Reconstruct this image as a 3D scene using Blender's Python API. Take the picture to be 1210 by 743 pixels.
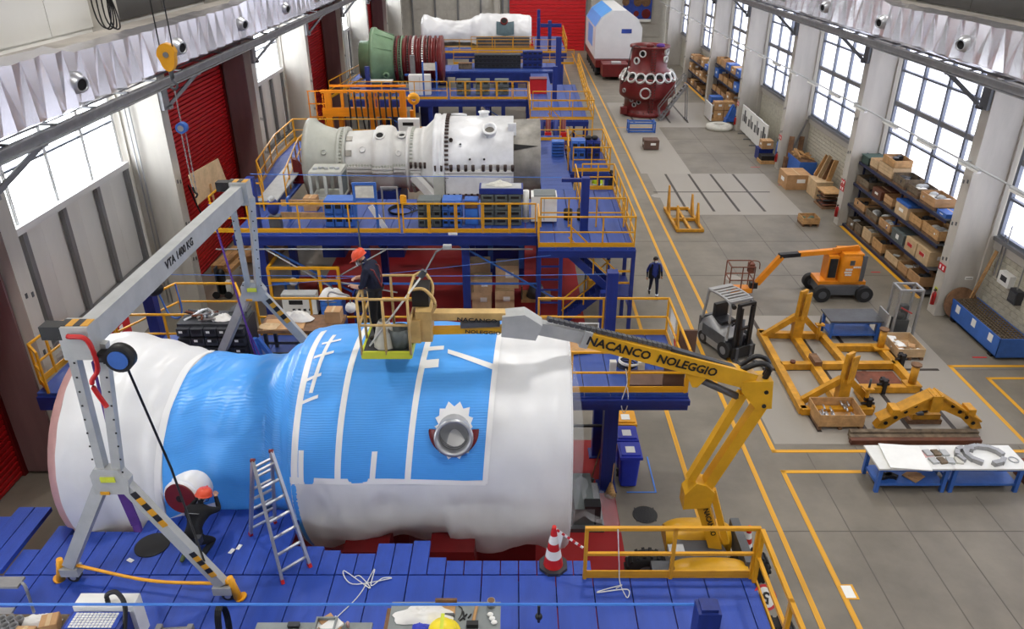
import bpy, bmesh, math, random
from mathutils import Vector, Matrix, noise
for o in list(bpy.data.objects): bpy.data.objects.remove(o, do_unlink=True)
scn = bpy.context.scene
random.seed(7)
PI = math.pi
# ---------------------------------------------------------------- camera
cam_d = bpy.data.cameras.new('camera'); cam = bpy.data.objects.new('camera', cam_d)
scn.collection.objects.link(cam); scn.camera = cam
cam_d.sensor_fit = 'HORIZONTAL'; cam_d.sensor_width = 36.0
cam_d.lens = 36.0 * 904.0 / 1210.0
cam_d.shift_x = -5.0 / 1210.0
cam_d.clip_start = 0.1; cam_d.clip_end = 400
CAM_H = 13.5
cam.location = (0, 0, CAM_H)
cam.rotation_euler = (PI / 2 - math.atan(459.5 / 904.0), 0, 0)
# ---------------------------------------------------------------- overcast sky and exposure
world = bpy.data.worlds.new('overcast_sky'); scn.world = world; world.use_nodes = True
wn = world.node_tree.nodes; wn['Background'].inputs[0].default_value = (0.93, 0.96, 1.0, 1)
wn['Background'].inputs[1].default_value = 11.0
vs = scn.view_settings
vs.view_transform = 'Standard'; vs.look = 'None'; vs.gamma = 1.0; vs.exposure = 0.12
vs.use_curve_mapping = False
# ---------------------------------------------------------------- collections / helpers
ADDED_LAMP_W = 330.0
COL = scn.collection
ORG = {}
def lin(c):
    return tuple(((x / 255.0) / 12.92 if x <= 10 else (((x / 255.0) + 0.055) / 1.055) ** 2.4) for x in c)
MATS = {}
def mat(name, rgb, rough=0.5, metal=0.0, var=0.12, scale=3.0, bump=0.0, bscale=40.0, coat=0.0, alpha=1.0, rgb2=None, stretch=None):
    m = bpy.data.materials.new(name); m.use_nodes = True; MATS[name] = m
    nt = m.node_tree; b = nt.nodes['Principled BSDF']
    c = lin(rgb); c2 = lin(rgb2) if rgb2 else tuple(x * (1 - 2.2 * var) for x in c)
    tc = nt.nodes.new('ShaderNodeTexCoord'); src = tc.outputs['Object']
    if stretch:
        mp = nt.nodes.new('ShaderNodeMapping'); mp.inputs['Scale'].default_value = stretch
        nt.links.new(src, mp.inputs['Vector']); src = mp.outputs[0]
    if var > 0 or rgb2:
        n = nt.nodes.new('ShaderNodeTexNoise'); n.inputs['Scale'].default_value = scale
        n.inputs['Detail'].default_value = 6; n.inputs['Roughness'].default_value = 0.62
        nt.links.new(src, n.inputs['Vector'])
        r = nt.nodes.new('ShaderNodeValToRGB'); r.color_ramp.elements[0].position = 0.34; r.color_ramp.elements[1].position = 0.66
        r.color_ramp.elements[0].color = (*c2, 1); r.color_ramp.elements[1].color = (*[min(1, x * (1 + 0.5 * var)) for x in c], 1)
        nt.links.new(n.outputs['Fac'], r.inputs['Fac']); nt.links.new(r.outputs['Color'], b.inputs['Base Color'])
    else:
        b.inputs['Base Color'].default_value = (*c, 1)
    b.inputs['Roughness'].default_value = rough; b.inputs['Metallic'].default_value = metal
    if coat: b.inputs['Coat Weight'].default_value = coat
    if alpha < 1: b.inputs['Alpha'].default_value = alpha
    if bump > 0:
        n2 = nt.nodes.new('ShaderNodeTexNoise'); n2.inputs['Scale'].default_value = bscale; n2.inputs['Detail'].default_value = 4
        nt.links.new(src, n2.inputs['Vector'])
        bp = nt.nodes.new('ShaderNodeBump'); bp.inputs['Strength'].default_value = bump; bp.inputs['Distance'].default_value = 0.02
        nt.links.new(n2.outputs['Fac'], bp.inputs['Height']); nt.links.new(bp.outputs[0], b.inputs['Normal'])
    return m
def V(*a): return Vector(a[0]) if len(a) == 1 else Vector(a)
def frame_of(d, up=(0, 0, 1)):
    d = Vector(d).normalized(); u = Vector(up)
    if abs(d.dot(u)) > 0.999: u = Vector((0, 1, 0))
    s = d.cross(u).normalized(); t = s.cross(d).normalized()
    return d, s, t
class MB:
    def __init__(self): self.v = []; self.f = []; self.fm = []; self.mi = 0; self.sm = False; self.fs = []; self.gr = []
    def add(self, vs, fs, sm=None):
        o = len(self.v); self.gr.append((o, len(self.f))); self.v += [tuple(x) for x in vs]
        for f in fs:
            self.f.append(tuple(i + o for i in f)); self.fm.append(self.mi); self.fs.append(self.sm if sm is None else sm)
        return self
    def box(self, c, s, rz=0.0, rx=0.0, ry=0.0):
        hx, hy, hz = s[0] / 2, s[1] / 2, s[2] / 2
        M = Matrix.Translation(c) @ Matrix.Rotation(rz, 4, 'Z') @ Matrix.Rotation(ry, 4, 'Y') @ Matrix.Rotation(rx, 4, 'X')
        p = [M @ Vector((x, y, z)) for z in (-hz, hz) for y in (-hy, hy) for x in (-hx, hx)]
        return self.add(p, [(0, 2, 3, 1), (4, 5, 7, 6), (0, 1, 5, 4), (2, 6, 7, 3), (0, 4, 6, 2), (1, 3, 7, 5)], False)
    def bb(self, x0, x1, y0, y1, z0, z1): return self.box(((x0 + x1) / 2, (y0 + y1) / 2, (z0 + z1) / 2), (x1 - x0, y1 - y0, z1 - z0))
    def beam(self, p, q, w, h, w2=None, h2=None, up=(0, 0, 1)):
        p, q = Vector(p), Vector(q); d, s, t = frame_of(q - p, up)
        w2 = w if w2 is None else w2; h2 = h if h2 is None else h2
        a = [p + s * (x * w / 2) + t * (y * h / 2) for x, y in ((-1, -1), (1, -1), (1, 1), (-1, 1))]
        b = [q + s * (x * w2 / 2) + t * (y * h2 / 2) for x, y in ((-1, -1), (1, -1), (1, 1), (-1, 1))]
        return self.add(a + b, [(0, 1, 2, 3), (7, 6, 5, 4), (0, 4, 5, 1), (1, 5, 6, 2), (2, 6, 7, 3), (3, 7, 4, 0)], False)
    def cyl(self, p, q, r, r2=None, n=12, cap=True):
        p, q = Vector(p), Vector(q); d, s, t = frame_of(q - p); r2 = r if r2 is None else r2
        a = [p + (s * math.cos(i * 2 * PI / n) + t * math.sin(i * 2 * PI / n)) * r for i in range(n)]
        b = [q + (s * math.cos(i * 2 * PI / n) + t * math.sin(i * 2 * PI / n)) * r2 for i in range(n)]
        self.add(a + b, [(i, i + n, (i + 1) % n + n, (i + 1) % n) for i in range(n)], n > 6)
        if cap:
            o = len(self.v) - 2 * n
            for f in (tuple(o + i for i in range(n)), tuple(o + n + i for i in reversed(range(n)))):
                self.f.append(f); self.fm.append(self.mi); self.fs.append(False)
        return self
    def tube(self, pts, r, n=6):
        pts = [Vector(p) for p in pts]; rings = []
        for i, p in enumerate(pts):
            d = (pts[min(i + 1, len(pts) - 1)] - pts[max(i - 1, 0)]); _, s, t = frame_of(d)
            rings.append([p + (s * math.cos(k * 2 * PI / n) + t * math.sin(k * 2 * PI / n)) * r for k in range(n)])
        fs = []
        for i in range(len(pts) - 1):
            for k in range(n): fs.append((i * n + k, i * n + (k + 1) % n, (i + 1) * n + (k + 1) % n, (i + 1) * n + k))
        fs.append(tuple(range(n))); fs.append(tuple((len(pts) - 1) * n + k for k in reversed(range(n))))
        return self.add([x for r_ in rings for x in r_], fs, n > 5)
    def lathe(self, prof, org=(0, 0, 0), axis='Z', n=24, a0=0.0, a1=2 * PI, sm=True):
        full = abs(a1 - a0 - 2 * PI) < 1e-6; m = n if full else n + 1; vs = []
        for (r, h) in prof:
            for i in range(m):
                a = a0 + (a1 - a0) * i / n
                if axis == 'Z': q = (r * math.cos(a), r * math.sin(a), h)
                elif axis == 'X': q = (h, -r * math.sin(a), r * math.cos(a))
                else: q = (r * math.cos(a), h, r * math.sin(a))
                vs.append((q[0] + org[0], q[1] + org[1], q[2] + org[2]))
        fs = []
        for j in range(len(prof) - 1):
            for i in range(n):
                k = (i + 1) % m
                fs.append((j * m + i, j * m + k, (j + 1) * m + k, (j + 1) * m + i))
        return self.add(vs, fs, sm)
    def prism(self, poly, h, M=None):
        n = len(poly); M = M or Matrix()
        vs = [M @ Vector((x, y, 0)) for x, y in poly] + [M @ Vector((x, y, h)) for x, y in poly]
        return self.add(vs, [tuple(reversed(range(n))), tuple(range(n, 2 * n))] + [(i, (i + 1) % n, (i + 1) % n + n, i + n) for i in range(n)], False)
    def grid(self, fn, nu, nv, sm=True, cu=False):
        vs = [fn(i / nu, j / nv) for j in range(nv + 1) for i in range(nu + (0 if cu else 1))]; m = nu + (0 if cu else 1)
        return self.add(vs, [(j * m + i, j * m + (i + 1) % m, (j + 1) * m + (i + 1) % m, (j + 1) * m + i) for j in range(nv) for i in range(nu)], sm)
    def ball(self, c, r, nu=14, nv=8, s=(1, 1, 1)):
        def fn(u, v):
            a = u * 2 * PI; b = -PI / 2 + v * PI
            return (c[0] + r * s[0] * math.cos(b) * math.cos(a), c[1] + r * s[1] * math.cos(b) * math.sin(a), c[2] + r * s[2] * math.sin(b))
        return self.grid(fn, nu, nv, True, True)
    def mesh(self, name, mats, org=(0, 0, 0)):
        me = bpy.data.meshes.new(name)
        me.from_pydata([(a - org[0], b - org[1], c - org[2]) for a, b, c in self.v], [], self.f)
        for m in (mats if isinstance(mats, (list, tuple)) else [mats]): me.materials.append(MATS[m] if isinstance(m, str) else m)
        me.polygons.foreach_set('use_smooth', self.fs)
        if any(self.fm): me.polygons.foreach_set('material_index', self.fm)
        me.update(); return me
    def split(self, name, m, parent=None):
        """one object per primitive"""
        out = []
        for i, (a, fa) in enumerate(self.gr):
            e, fe = self.gr[i + 1] if i + 1 < len(self.gr) else (len(self.v), len(self.f))
            k = MB(); k.v = self.v[a:e]; k.f = [tuple(q - a for q in f) for f in self.f[fa:fe]]; k.fm = self.fm[fa:fe]; k.fs = self.fs[fa:fe]
            out.append(k.build(name, m, parent))
        return out
    def build(self, name, m, parent=None, label=None, kind=None):
        org = ORG.get(parent.name, (0, 0, 0)) if parent else (0, 0, 0)
        ob = bpy.data.objects.new(name, self.mesh(name, m, org)); COL.objects.link(ob)
        if parent: ob.parent = parent; ORG[ob.name] = org
        if label: ob['label'] = label
        if kind: ob['kind'] = kind
        return ob
def tag(o, label, cat, group=None, kind=None):
    o['label'] = label; o['category'] = cat
    if group: o['group'] = group
    if kind: o['kind'] = kind
    return o
def thing(name, label, cat, loc=(0, 0, 0), rz=0.0, group=None, local=False, kind=None):
    o = bpy.data.objects.new(name, None); COL.objects.link(o); o.empty_display_size = 0.2
    o.location = loc; o.rotation_euler = (0, 0, rz)
    if not local: ORG[o.name] = tuple(loc)
    return tag(o, label, cat, group, kind)
def solo(mb, name, m, label, cat, group=None, loc=None):
    """one-mesh thing, origin at loc"""
    loc = loc or (0, 0, 0)
    ob = bpy.data.objects.new(name, mb.mesh(name, m, loc)); COL.objects.link(ob); ob.location = loc
    return tag(ob, label, cat, group)
def struct(mb, name, m, parent=None, label=None):
    o = mb.build(name, m, parent)
    o['kind'] = 'structure'
    if label: o['label'] = label
    return o
def copy_tree(o, parent=None, label=None, loc=None, rz=None):
    c = o.copy(); COL.objects.link(c); c.parent = parent
    if label: c['label'] = label
    if loc is not None: c.location = loc
    if rz is not None: c.rotation_euler = (0, 0, rz)
    for ch in o.children: copy_tree(ch, c)
    return c
_shared = {}
def piece(name, m, c, s, parent, rz=0.0, rx=0.0, ry=0.0):
    """a box-shaped piece that shares one unit cube per material; c is a world centre"""
    k = (name, m)
    if k not in _shared: _shared[k] = MB().box((0, 0, 0), (1, 1, 1)).mesh(name, m)
    ob = bpy.data.objects.new(name, _shared[k]); COL.objects.link(ob)
    g = ORG.get(parent.name, (0, 0, 0)) if parent else (0, 0, 0)
    ob.location = (c[0] - g[0], c[1] - g[1], c[2] - g[2]); ob.scale = s; ob.rotation_euler = (rx, ry, rz); ob.parent = parent
    return ob
def curve_pts(ctrl, n=8):
    """Catmull-Rom through control points"""
    P = [Vector(c) for c in ctrl]; P = [P[0] * 2 - P[1]] + P + [P[-1] * 2 - P[-2]]; out = []
    for i in range(1, len(P) - 2):
        for k in range(n):
            t = k / n; a, b, c, d = P[i - 1:i + 3]
            out.append(0.5 * ((2 * b) + (c - a) * t + (2 * a - 5 * b + 4 * c - d) * t * t + (3 * b - 3 * c + d - a) * t ** 3))
    out.append(P[-2]); return out
def text_mesh(s, size, ext=0.002):
    cu = bpy.data.curves.new('txt', 'FONT'); cu.body = s; cu.size = size; cu.extrude = ext; cu.align_x = 'CENTER'; cu.align_y = 'CENTER'; cu.resolution_u = 2; cu.offset = size * .028
    ob = bpy.data.objects.new('txt', cu); COL.objects.link(ob)
    dg = bpy.context.evaluated_depsgraph_get(); me = bpy.data.meshes.new_from_object(ob.evaluated_get(dg))
    bpy.data.objects.remove(ob, do_unlink=True); return me
def lettering(s, size, m, origin, xdir, ydir, parent, name='lettering', stretch=1.0, ext=0.002):
    """flat lettering; xdir = reading direction, ydir = letter-up"""
    me = text_mesh(s, size, ext); x = Vector(xdir).normalized(); y = Vector(ydir); y = (y - x * y.dot(x)).normalized(); z = x.cross(y)
    g = Vector(ORG.get(parent.name, (0, 0, 0))) if parent else Vector()
    M = Matrix((x, y, z)).transposed().to_4x4(); M = Matrix.Translation(Vector(origin) - g) @ M @ Matrix.Diagonal((stretch, 1, 1, 1))
    me.transform(M); me.materials.clear(); me.materials.append(MATS[m])
    ob = bpy.data.objects.new(name, me); COL.objects.link(ob); ob.parent = parent
    if parent: ORG[ob.name] = tuple(g)
    return ob
# ---------------------------------------------------------------- materials
mat('concrete_floor', (123, 116, 104), 0.5, var=0.13, scale=0.5, bump=0.05, bscale=30)
mat('pale_slab', (152, 146, 136), 0.5, var=0.06, scale=0.5)
mat('dark_slab', (138, 133, 126), 0.4, var=0.1, scale=0.3)
mat('joint', (104, 98, 92), 0.8, var=0.1)
mat('yellow_paint', (226, 164, 30), 0.5, var=0.10, scale=2.0)
mat('red_floor', (150, 14, 18), 0.75, var=0.12, scale=0.8)
mat('rail_steel', (78, 70, 64), 0.5, 0.5, var=0.2)
mat('panel_dark_grey', (84, 82, 80), 0.7, var=0.06)
mat('precast', (188, 183, 174), 0.8, var=0.08, scale=0.8, stretch=(1, 1, 0.25))
mat('precast_dirty', (178, 172, 164), 0.8, var=0.1, scale=0.8, stretch=(1, 1, 0.2))
mat('wall_panel', (214, 213, 208), 0.6, var=0.04, scale=0.6)
mat('block', (190, 185, 168), 0.85, var=0.1, scale=4)
mat('mortar', (200, 198, 190), 0.9, var=0.05)
mat('back_panel', (190, 186, 178), 0.6, var=0.05)
mat('steel_grey', (132, 132, 134), 0.5, 0.3, var=0.08)
mat('steel_dark', (92, 94, 98), 0.5, 0.4, var=0.1)
mat('alu', (190, 192, 196), 0.35, 0.7, var=0.05)
mat('mullion', (116, 122, 134), 0.5, 0.3, var=0.05)
mat('mullion_white', (206, 206, 204), 0.5, 0.0, var=0.03)
mat('door_red', (192, 20, 26), 0.5, var=0.0)
mat('door_red_bright', (214, 28, 36), 0.45, var=0.04)
mat('deck_blue', (42, 76, 176), 0.5, var=0.10, scale=2.0, bump=0.25, bscale=120)
mat('deck_blue_top', (46, 74, 150), 0.5, var=0.10, scale=2.0, bump=0.15, bscale=120)
mat('steel_blue', (26, 46, 124), 0.45, var=0.10, scale=2)
mat('light_blue', (56, 104, 186), 0.45, var=0.08, scale=3)
mat('bin_blue', (34, 52, 178), 0.4, var=0.06)
mat('safety_yellow', (220, 158, 26), 0.4, var=0.08, scale=3)
mat('lift_yellow', (224, 168, 36), 0.35, var=0.06, scale=2)
mat('jig_yellow', (206, 146, 30), 0.5, var=0.16, scale=3)
mat('orange_lift', (226, 138, 24), 0.4, var=0.08, scale=2)
mat('orange_frame', (226, 132, 12), 0.4, var=0.08)
mat('white_paint', (226, 226, 222), 0.45, var=0.03)
mat('paper', (236, 236, 232), 0.8, var=0.02)
mat('wrap_white', (230, 231, 233), 0.34, var=0.02, scale=1.2, bump=0.12, bscale=3.0)
mat('wrap_pink', (206, 164, 160), 0.4, var=0.05)
mat('tape_white', (244, 244, 244), 0.4, var=0.0)
mat('casing_white', (216, 215, 211), 0.4, var=0.06, scale=1.5)
mat('casing_grey', (186, 188, 178), 0.45, var=0.06, scale=1.5)
mat('casing_silver', (234, 235, 236), 0.36, 0.12, var=0.07, scale=1.4)
mat('exhaust_grey', (150, 146, 138), 0.5, 0.3, var=0.2, scale=1.2)
mat('casing_green', (120, 152, 118), 0.45, var=0.1, scale=1.2)
mat('casing_maroon', (116, 30, 30), 0.38, var=0.14, scale=1.5)
mat('flange_bright', (210, 210, 208), 0.3, 0.6, var=0.05)
mat('dark_hole', (18, 17, 17), 0.8, var=0.0)
mat('bolt_dark', (70, 56, 52), 0.5, 0.4, var=0.1)
mat('foil', (232, 230, 234), 0.27, 0.9, var=0.02, scale=2.0)
mat('rubber', (32, 32, 33), 0.8, var=0.08)
mat('black', (24, 24, 26), 0.5, var=0.05)
mat('plastic_dark', (52, 54, 60), 0.5, var=0.08)
mat('lift_grey', (84, 86, 90), 0.45, var=0.06)
mat('fork_silver', (158, 158, 158), 0.4, 0.3, var=0.05)
mat('wood', (196, 152, 100), 0.7, var=0.16, scale=4, stretch=(1, 1, 1))
mat('wood_dark', (128, 94, 66), 0.8, var=0.22, scale=4)
mat('wood_old', (120, 104, 84), 0.85, var=0.25, scale=4)
mat('plywood', (206, 176, 136), 0.7, var=0.10, scale=3)
mat('cardboard', (188, 146, 102), 0.8, var=0.10, scale=3)
mat('box_brown', (96, 70, 58), 0.6, var=0.1)
mat('rust', (120, 66, 44), 0.7, var=0.25, scale=2)
mat('cone_red', (206, 32, 28), 0.5, var=0.05)
mat('red_paint', (198, 30, 30), 0.45, var=0.05)
mat('navy_cloth', (24, 30, 56), 0.9, var=0.15, scale=12)
mat('black_cloth', (20, 21, 26), 0.9, var=0.15, scale=12)
mat('hivis', (206, 232, 40), 0.7, var=0.05)
mat('skin', (206, 158, 132), 0.6, var=0.05)
mat('hair', (40, 32, 28), 0.8, var=0.1)
mat('helmet_orange', (236, 84, 48), 0.35, var=0.03)
mat('mask', (220, 226, 234), 0.8, var=0.0)
mat('shoe', (44, 40, 36), 0.8, var=0.1)
mat('purple', (92, 52, 140), 0.7, var=0.1)
mat('tape_blue', (64, 124, 214), 0.5, var=0.0)
mat('rope_white', (224, 224, 220), 0.8, var=0.05)
mat('cloth_white', (228, 226, 222), 0.9, var=0.05)
mat('bench_grey', (132, 138, 138), 0.5, var=0.06)
mat('broom_straw', (196, 158, 104), 0.9, var=0.2, scale=20)
mat('hook_yellow', (236, 166, 30), 0.4, var=0.05)
mat('basket_tan', (206, 172, 110), 0.5, var=0.1)
mat('grey_box', (96, 104, 104), 0.5, var=0.08)
mat('lime', (206, 214, 60), 0.5, var=0.05)
mat('helmet_yellow', (240, 216, 36), 0.35, var=0.03)
mat('rack_navy', (24, 30, 66), 0.5, var=0.06)
mat('dark_red', (112, 20, 22), 0.4, var=0.08)
mat('sign_red', (190, 24, 34), 0.5, var=0.0)
mat('poster_blue', (44, 74, 168), 0.5, var=0.2, scale=1.2)
mat('beam_brown', (104, 60, 40), 0.6, var=0.15)
mat('stone_white', (206, 204, 194), 0.8, var=0.08)
mat('light_grey', (176, 178, 178), 0.45, var=0.06)
mat('green_box', (70, 92, 84), 0.6, var=0.08)
mat('teal_top', (86, 108, 116), 0.4, var=0.08)
mat('olive', (70, 84, 52), 0.7, var=0.1)
mat('glass_lens', (210, 216, 224), 0.15, var=0.0)
mat('reddish_wall', (128, 100, 100), 0.8, var=0.06)
def pane_mat(name, transp, tint, ribs):
    m = bpy.data.materials.new(name); m.use_nodes = True; MATS[name] = m; nt = m.node_tree; nt.nodes.clear()
    out = nt.nodes.new('ShaderNodeOutputMaterial'); mx = nt.nodes.new('ShaderNodeMixShader'); a = nt.nodes.new('ShaderNodeBsdfTransparent')
    a.inputs[0].default_value = (*tint, 1)
    b = nt.nodes.new('ShaderNodeBsdfTranslucent' if ribs else 'ShaderNodeBsdfGlossy')
    b.inputs[0].default_value = (0.5, 0.5, 0.53, 1) if ribs else (0.9, 0.9, 0.9, 1)
    if not ribs: b.inputs['Roughness'].default_value = 0.05
    mx.inputs[0].default_value = 1 - transp
    if ribs:
        tc = nt.nodes.new('ShaderNodeTexCoord'); sp = nt.nodes.new('ShaderNodeSeparateXYZ'); mt = nt.nodes.new('ShaderNodeMath'); mt.operation = 'MULTIPLY'; mt.inputs[1].default_value = 2.4
        fr = nt.nodes.new('ShaderNodeMath'); fr.operation = 'FRACT'; gt = nt.nodes.new('ShaderNodeMapRange')
        nt.links.new(tc.outputs['Object'], sp.inputs[0]); nt.links.new(sp.outputs['Y'], mt.inputs[0]); nt.links.new(mt.outputs[0], fr.inputs[0]); nt.links.new(fr.outputs[0], gt.inputs[0])
        gt.inputs[1].default_value = 0.05; gt.inputs[2].default_value = 0.14; gt.inputs[3].default_value = 0.72; gt.inputs[4].default_value = 1 - transp
        nt.links.new(gt.outputs[0], mx.inputs[0])
    nt.links.new(a.outputs[0], mx.inputs[1]); nt.links.new(b.outputs[0], mx.inputs[2]); nt.links.new(mx.outputs[0], out.inputs[0])
pane_mat('pane_clear', 0.93, (0.96, 0.97, 0.98), False)
pane_mat('pane_ribbed', 0.6, (0.5, 0.5, 0.53), True)
def film_mat():
    m = mat('clear_film', (225, 228, 232), 0.2, var=0.0, alpha=0.16); return m
film_mat(); mat('thin_glass', (150, 158, 162), 0.08, var=0.0, alpha=0.1)
def blue_wrap():
    m = mat('wrap_blue', (82, 168, 252), 0.36, var=0.03, scale=1.0); nt = m.node_tree; b = nt.nodes['Principled BSDF']
    tc = nt.nodes.new('ShaderNodeTexCoord'); w = nt.nodes.new('ShaderNodeTexWave'); w.wave_type = 'BANDS'; w.bands_direction = 'Z'
    w.inputs['Scale'].default_value = 8.5; w.inputs['Distortion'].default_value = 1.6; w.inputs['Detail'].default_value = 1.0; w.inputs['Detail Scale'].default_value = 0.6
    nt.links.new(tc.outputs['Object'], w.inputs['Vector']); bp = nt.nodes.new('ShaderNodeBump'); bp.inputs['Strength'].default_value = 0.3; bp.inputs['Distance'].default_value = 0.012
    nt.links.new(w.outputs['Fac'], bp.inputs['Height']); nt.links.new(bp.outputs[0], b.inputs['Normal'])
blue_wrap()
# ================================================================ hall shell
XL, XR, YB = -13.85, 17.75, 97.0          # inner faces of side walls, back wall
CLF, CRF = -12.15, 16.2                   # column fronts
COLY = [-3, 7, 17, 27, 37, 47, 57, 67, 77, 87]
floor = struct(MB().bb(XL - 1, XR + 1, -6, YB + 1, -0.3, 0.0), 'floor', 'concrete_floor')
def flat(name, m, x0, x1, y0, y1, z=0.004, t=0.008):
    return piece(name, m, ((x0 + x1) / 2, (y0 + y1) / 2, z - t / 2 + 0.0), (x1 - x0, y1 - y0, t), floor)
for r in ((7.55, 14.85, 18.2, 26.45), (8.0, 15.1, 38.05, 45.5), (7.62, 10.7, 45.5, 57.5), (7.7, 16.0, 57.5, 66.5)):
    flat('pale_floor_slab', 'pale_slab', *r, z=0.006)
flat('red_floor_paint', 'red_floor', -10.4, 2.62, 8.0, 18.4, 0.006)
flat('red_floor_paint', 'red_floor', -8.2, 2.62, 25.2, 40.0, 0.006)
for y in (14.6, 30.3, 34.3, 50.2, 54.0, 70.0, 76.0, 82.0, 88.0): flat('floor_joint', 'joint', 2.7, XR, y - .012, y + .012, 0.005)
for y in (22.4, 10.6): flat('floor_joint', 'joint', 2.7, 7.5, y - .012, y + .012, 0.005); flat('floor_joint', 'joint', 14.9, XR, y - .012, y + .012, 0.005)
for x, y0, y1 in ((8.35, 6, 17.8), (9.85, 6, 18.1), (12.2, 6, 15.9), (10.9, 6, 16.2), (14.6, 6, 18.1), (9.6, 26.5, 38), (11.9, 26.5, 38), (14.2, 26.5, 38), (12.9, 45.5, 57.4), (15.1, 45.5, 57.4)):
    flat('floor_joint', 'joint', x - .012, x + .012, y0, y1, 0.005)
w = .065
for r in ((6.6 - w, 6.6 + w, 2, 95), (7.42 - w, 7.42 + w, 17.8, 95), (7.4 - w, 7.4 + w, 2, 17.0), (7.36, 15.0, 17.8, 17.93), (7.34, 9.8, 16.87, 17.0),
          (4.62, 4.75, 13.5, 30), (14.84, 14.97, 17.8, 22.7), (14.84, XR, 22.57, 22.7), (15.72, 15.85, 18.6, 21.9), (15.72, XR, 21.78, 21.9),
          (16.28, 16.52, 28.0, 36.4), (16.2, 16.4, 60.5, 76), (7.4, 10.5, 57.4, 57.5), (4.6, 6.6, 22.6, 22.72), (5.1, 5.2, 45, 95)):
    flat('painted_line', 'yellow_paint', *r, z=0.010)
for x in (9.08, 10.49, 11.82, 13.18):
    flat('floor_rail', 'rail_steel', x - .07, x + .07, 18.8, 26.3, 0.012)
    flat('floor_rail', 'rail_steel', x - .07, x + .07, 38.6, 45.4, 0.012)
    flat('floor_rail', 'rail_steel', x - .07, x + .07, 59.0, 66.0, 0.012)
flat('floor_rail', 'rail_steel', 8.4, 14.4, 22.33, 22.46, 0.014); flat('floor_rail', 'rail_steel', 7.8, 14.4, 41.85, 41.95, 0.014)
flat('floor_notice', 'yellow_paint', 7.36, 7.72, 12.42, 12.86, 0.012); flat('floor_notice', 'paper', 7.43, 7.66, 12.46, 12.82, 0.016)
for x0, x1, y in ((14.55, 15.4, 37.6), (16.0, 16.5, 23.2), (14.7, 15.3, 46.9), (15.3, 15.8, 43.2), (15.5, 15.9, 30.6)): flat('red_floor_mark', 'red_paint', x0, x1, y, y + .07, 0.010)
for x, y in ((9.3, 30.0), (7.9, 41.2)): 
    b = MB().cyl((x, y, 0.0), (x, y, 0.008), 0.34, n=20); o = b.build('floor_cover', 'pale_slab', floor)
b = MB().cyl((3.31, 15.2, 0.0), (3.31, 15.2, 0.015), 0.32, n=28)
for k in range(-3, 4): b.box((3.31 + k * .08, 15.2, .018), (.03, .5, .01))
b.build('manhole_cover', 'black', floor)
flat('blue_floor_mark', 'tape_blue', 2.95, 3.75, 16.05, 16.09, 0.012); flat('blue_floor_mark', 'tape_blue', 3.71, 3.75, 16.05, 17.6, 0.012)
# ---------------- roof over the added high-bay lamps (outside the frame)
struct(MB().bb(XL - 1, XR + 1, -6, YB + 1, 17.5, 17.8), 'ceiling', 'wall_panel')
struct(MB().bb(XL - 1, XR + 1, -6.3, -6, 0, 17.8), 'wall_front', 'wall_panel')
# ---------------- back wall
wb = struct(MB().bb(XL - 1, XR + 1, YB + .1, YB + .4, 0, 17.8), 'wall_back', 'back_panel')
for i in range(9):
    for j in range(6):
        piece('panel', 'back_panel', (-13.0 + i * 1.36, YB + .07, 0.9 + j * 1.5), (1.22, .06, 1.36), wb)
for x in (-12.3, -9.6, -6.9, -4.2, -1.6): piece('wall_post', 'steel_grey', (x, YB - .05, 6), (.22, .2, 12), wb)
piece('wall_post', 'precast', (-2.25, YB - .2, 6), (.7, .5, 12), wb); piece('wall_post', 'precast', (9.1, YB - .2, 6), (.6, .5, 12), wb)
for i in range(3):
    for j in range(7): piece('panel', 'back_panel', (10.6 + i * 2.6, YB + .07, .8 + j * 1.5), (2.5, .06, 1.42), wb)
d = bpy.data.objects.new('door_5', None); COL.objects.link(d); d['kind'] = 'structure'; d.location = (3.7, YB, 0); ORG[d.name] = (3.7, YB, 0)
d['label'] = 'bright red sectional door in the far end wall'
for j in range(20): piece('slat', 'door_red_bright', (3.7, YB - .02, .2 + j * .4), (9.0, .12, .37), d)
MB().bb(-1.0, -.8, YB - .15, YB + .1, 0, 8.3).bb(8.2, 8.4, YB - .15, YB + .1, 0, 8.3).build('door_frame', 'steel_grey', d)
# ---------------- side walls
wl = struct(MB().bb(XL - .4, XL, -6, YB, 0, 2.3).bb(XL - .4, XL, -6, YB, 9.3, 17.6), 'wall_left', 'wall_panel')
wr = struct(MB().bb(XR + .14, XR + .4, -6, YB, 0, 3.3).bb(XR, XR + .4, -6, YB, 9.2, 17.6), 'wall_right', 'mortar')
# columns
def column(side, yk):
    s = 1 if side == 'r' else -1; f = CRF if s > 0 else CLF; bk = XR if s > 0 else XL
    b = MB()
    def bx(d0, d1, y0, y1, z0, z1):
        xs = sorted((f + s * d0, f + s * d1)); b.bb(xs[0], xs[1], y0, y1, z0, z1)
    dep = abs(bk - f)
    bx(0, .42, yk - .55, yk, 0, 9.15); bx(.42, dep - .25, yk - .46, yk - .09, 0, 9.15); bx(dep - .25, dep + .3, yk - .55, yk, 0, 9.15)
    bx(.95, dep + .3, yk - .5, yk - .05, 9.15, 17.4)
    bx(-.1, dep, yk - .6, yk + .05, 8.75, 9.15)
    parent = wr if s > 0 else wl
    o = b.build('pillar', 'precast', parent)
    for z in (2.2, 3.6, 5.2):
        for dy in (.14, .38): piece('fixing_plate', 'steel_dark', (f - s * .005, yk - dy, z + dy * .3), (.02, .08, .13), parent)
    return o
for y in COLY: column('r', y); column('l', y + (.5 if y == 17 else 0))
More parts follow.
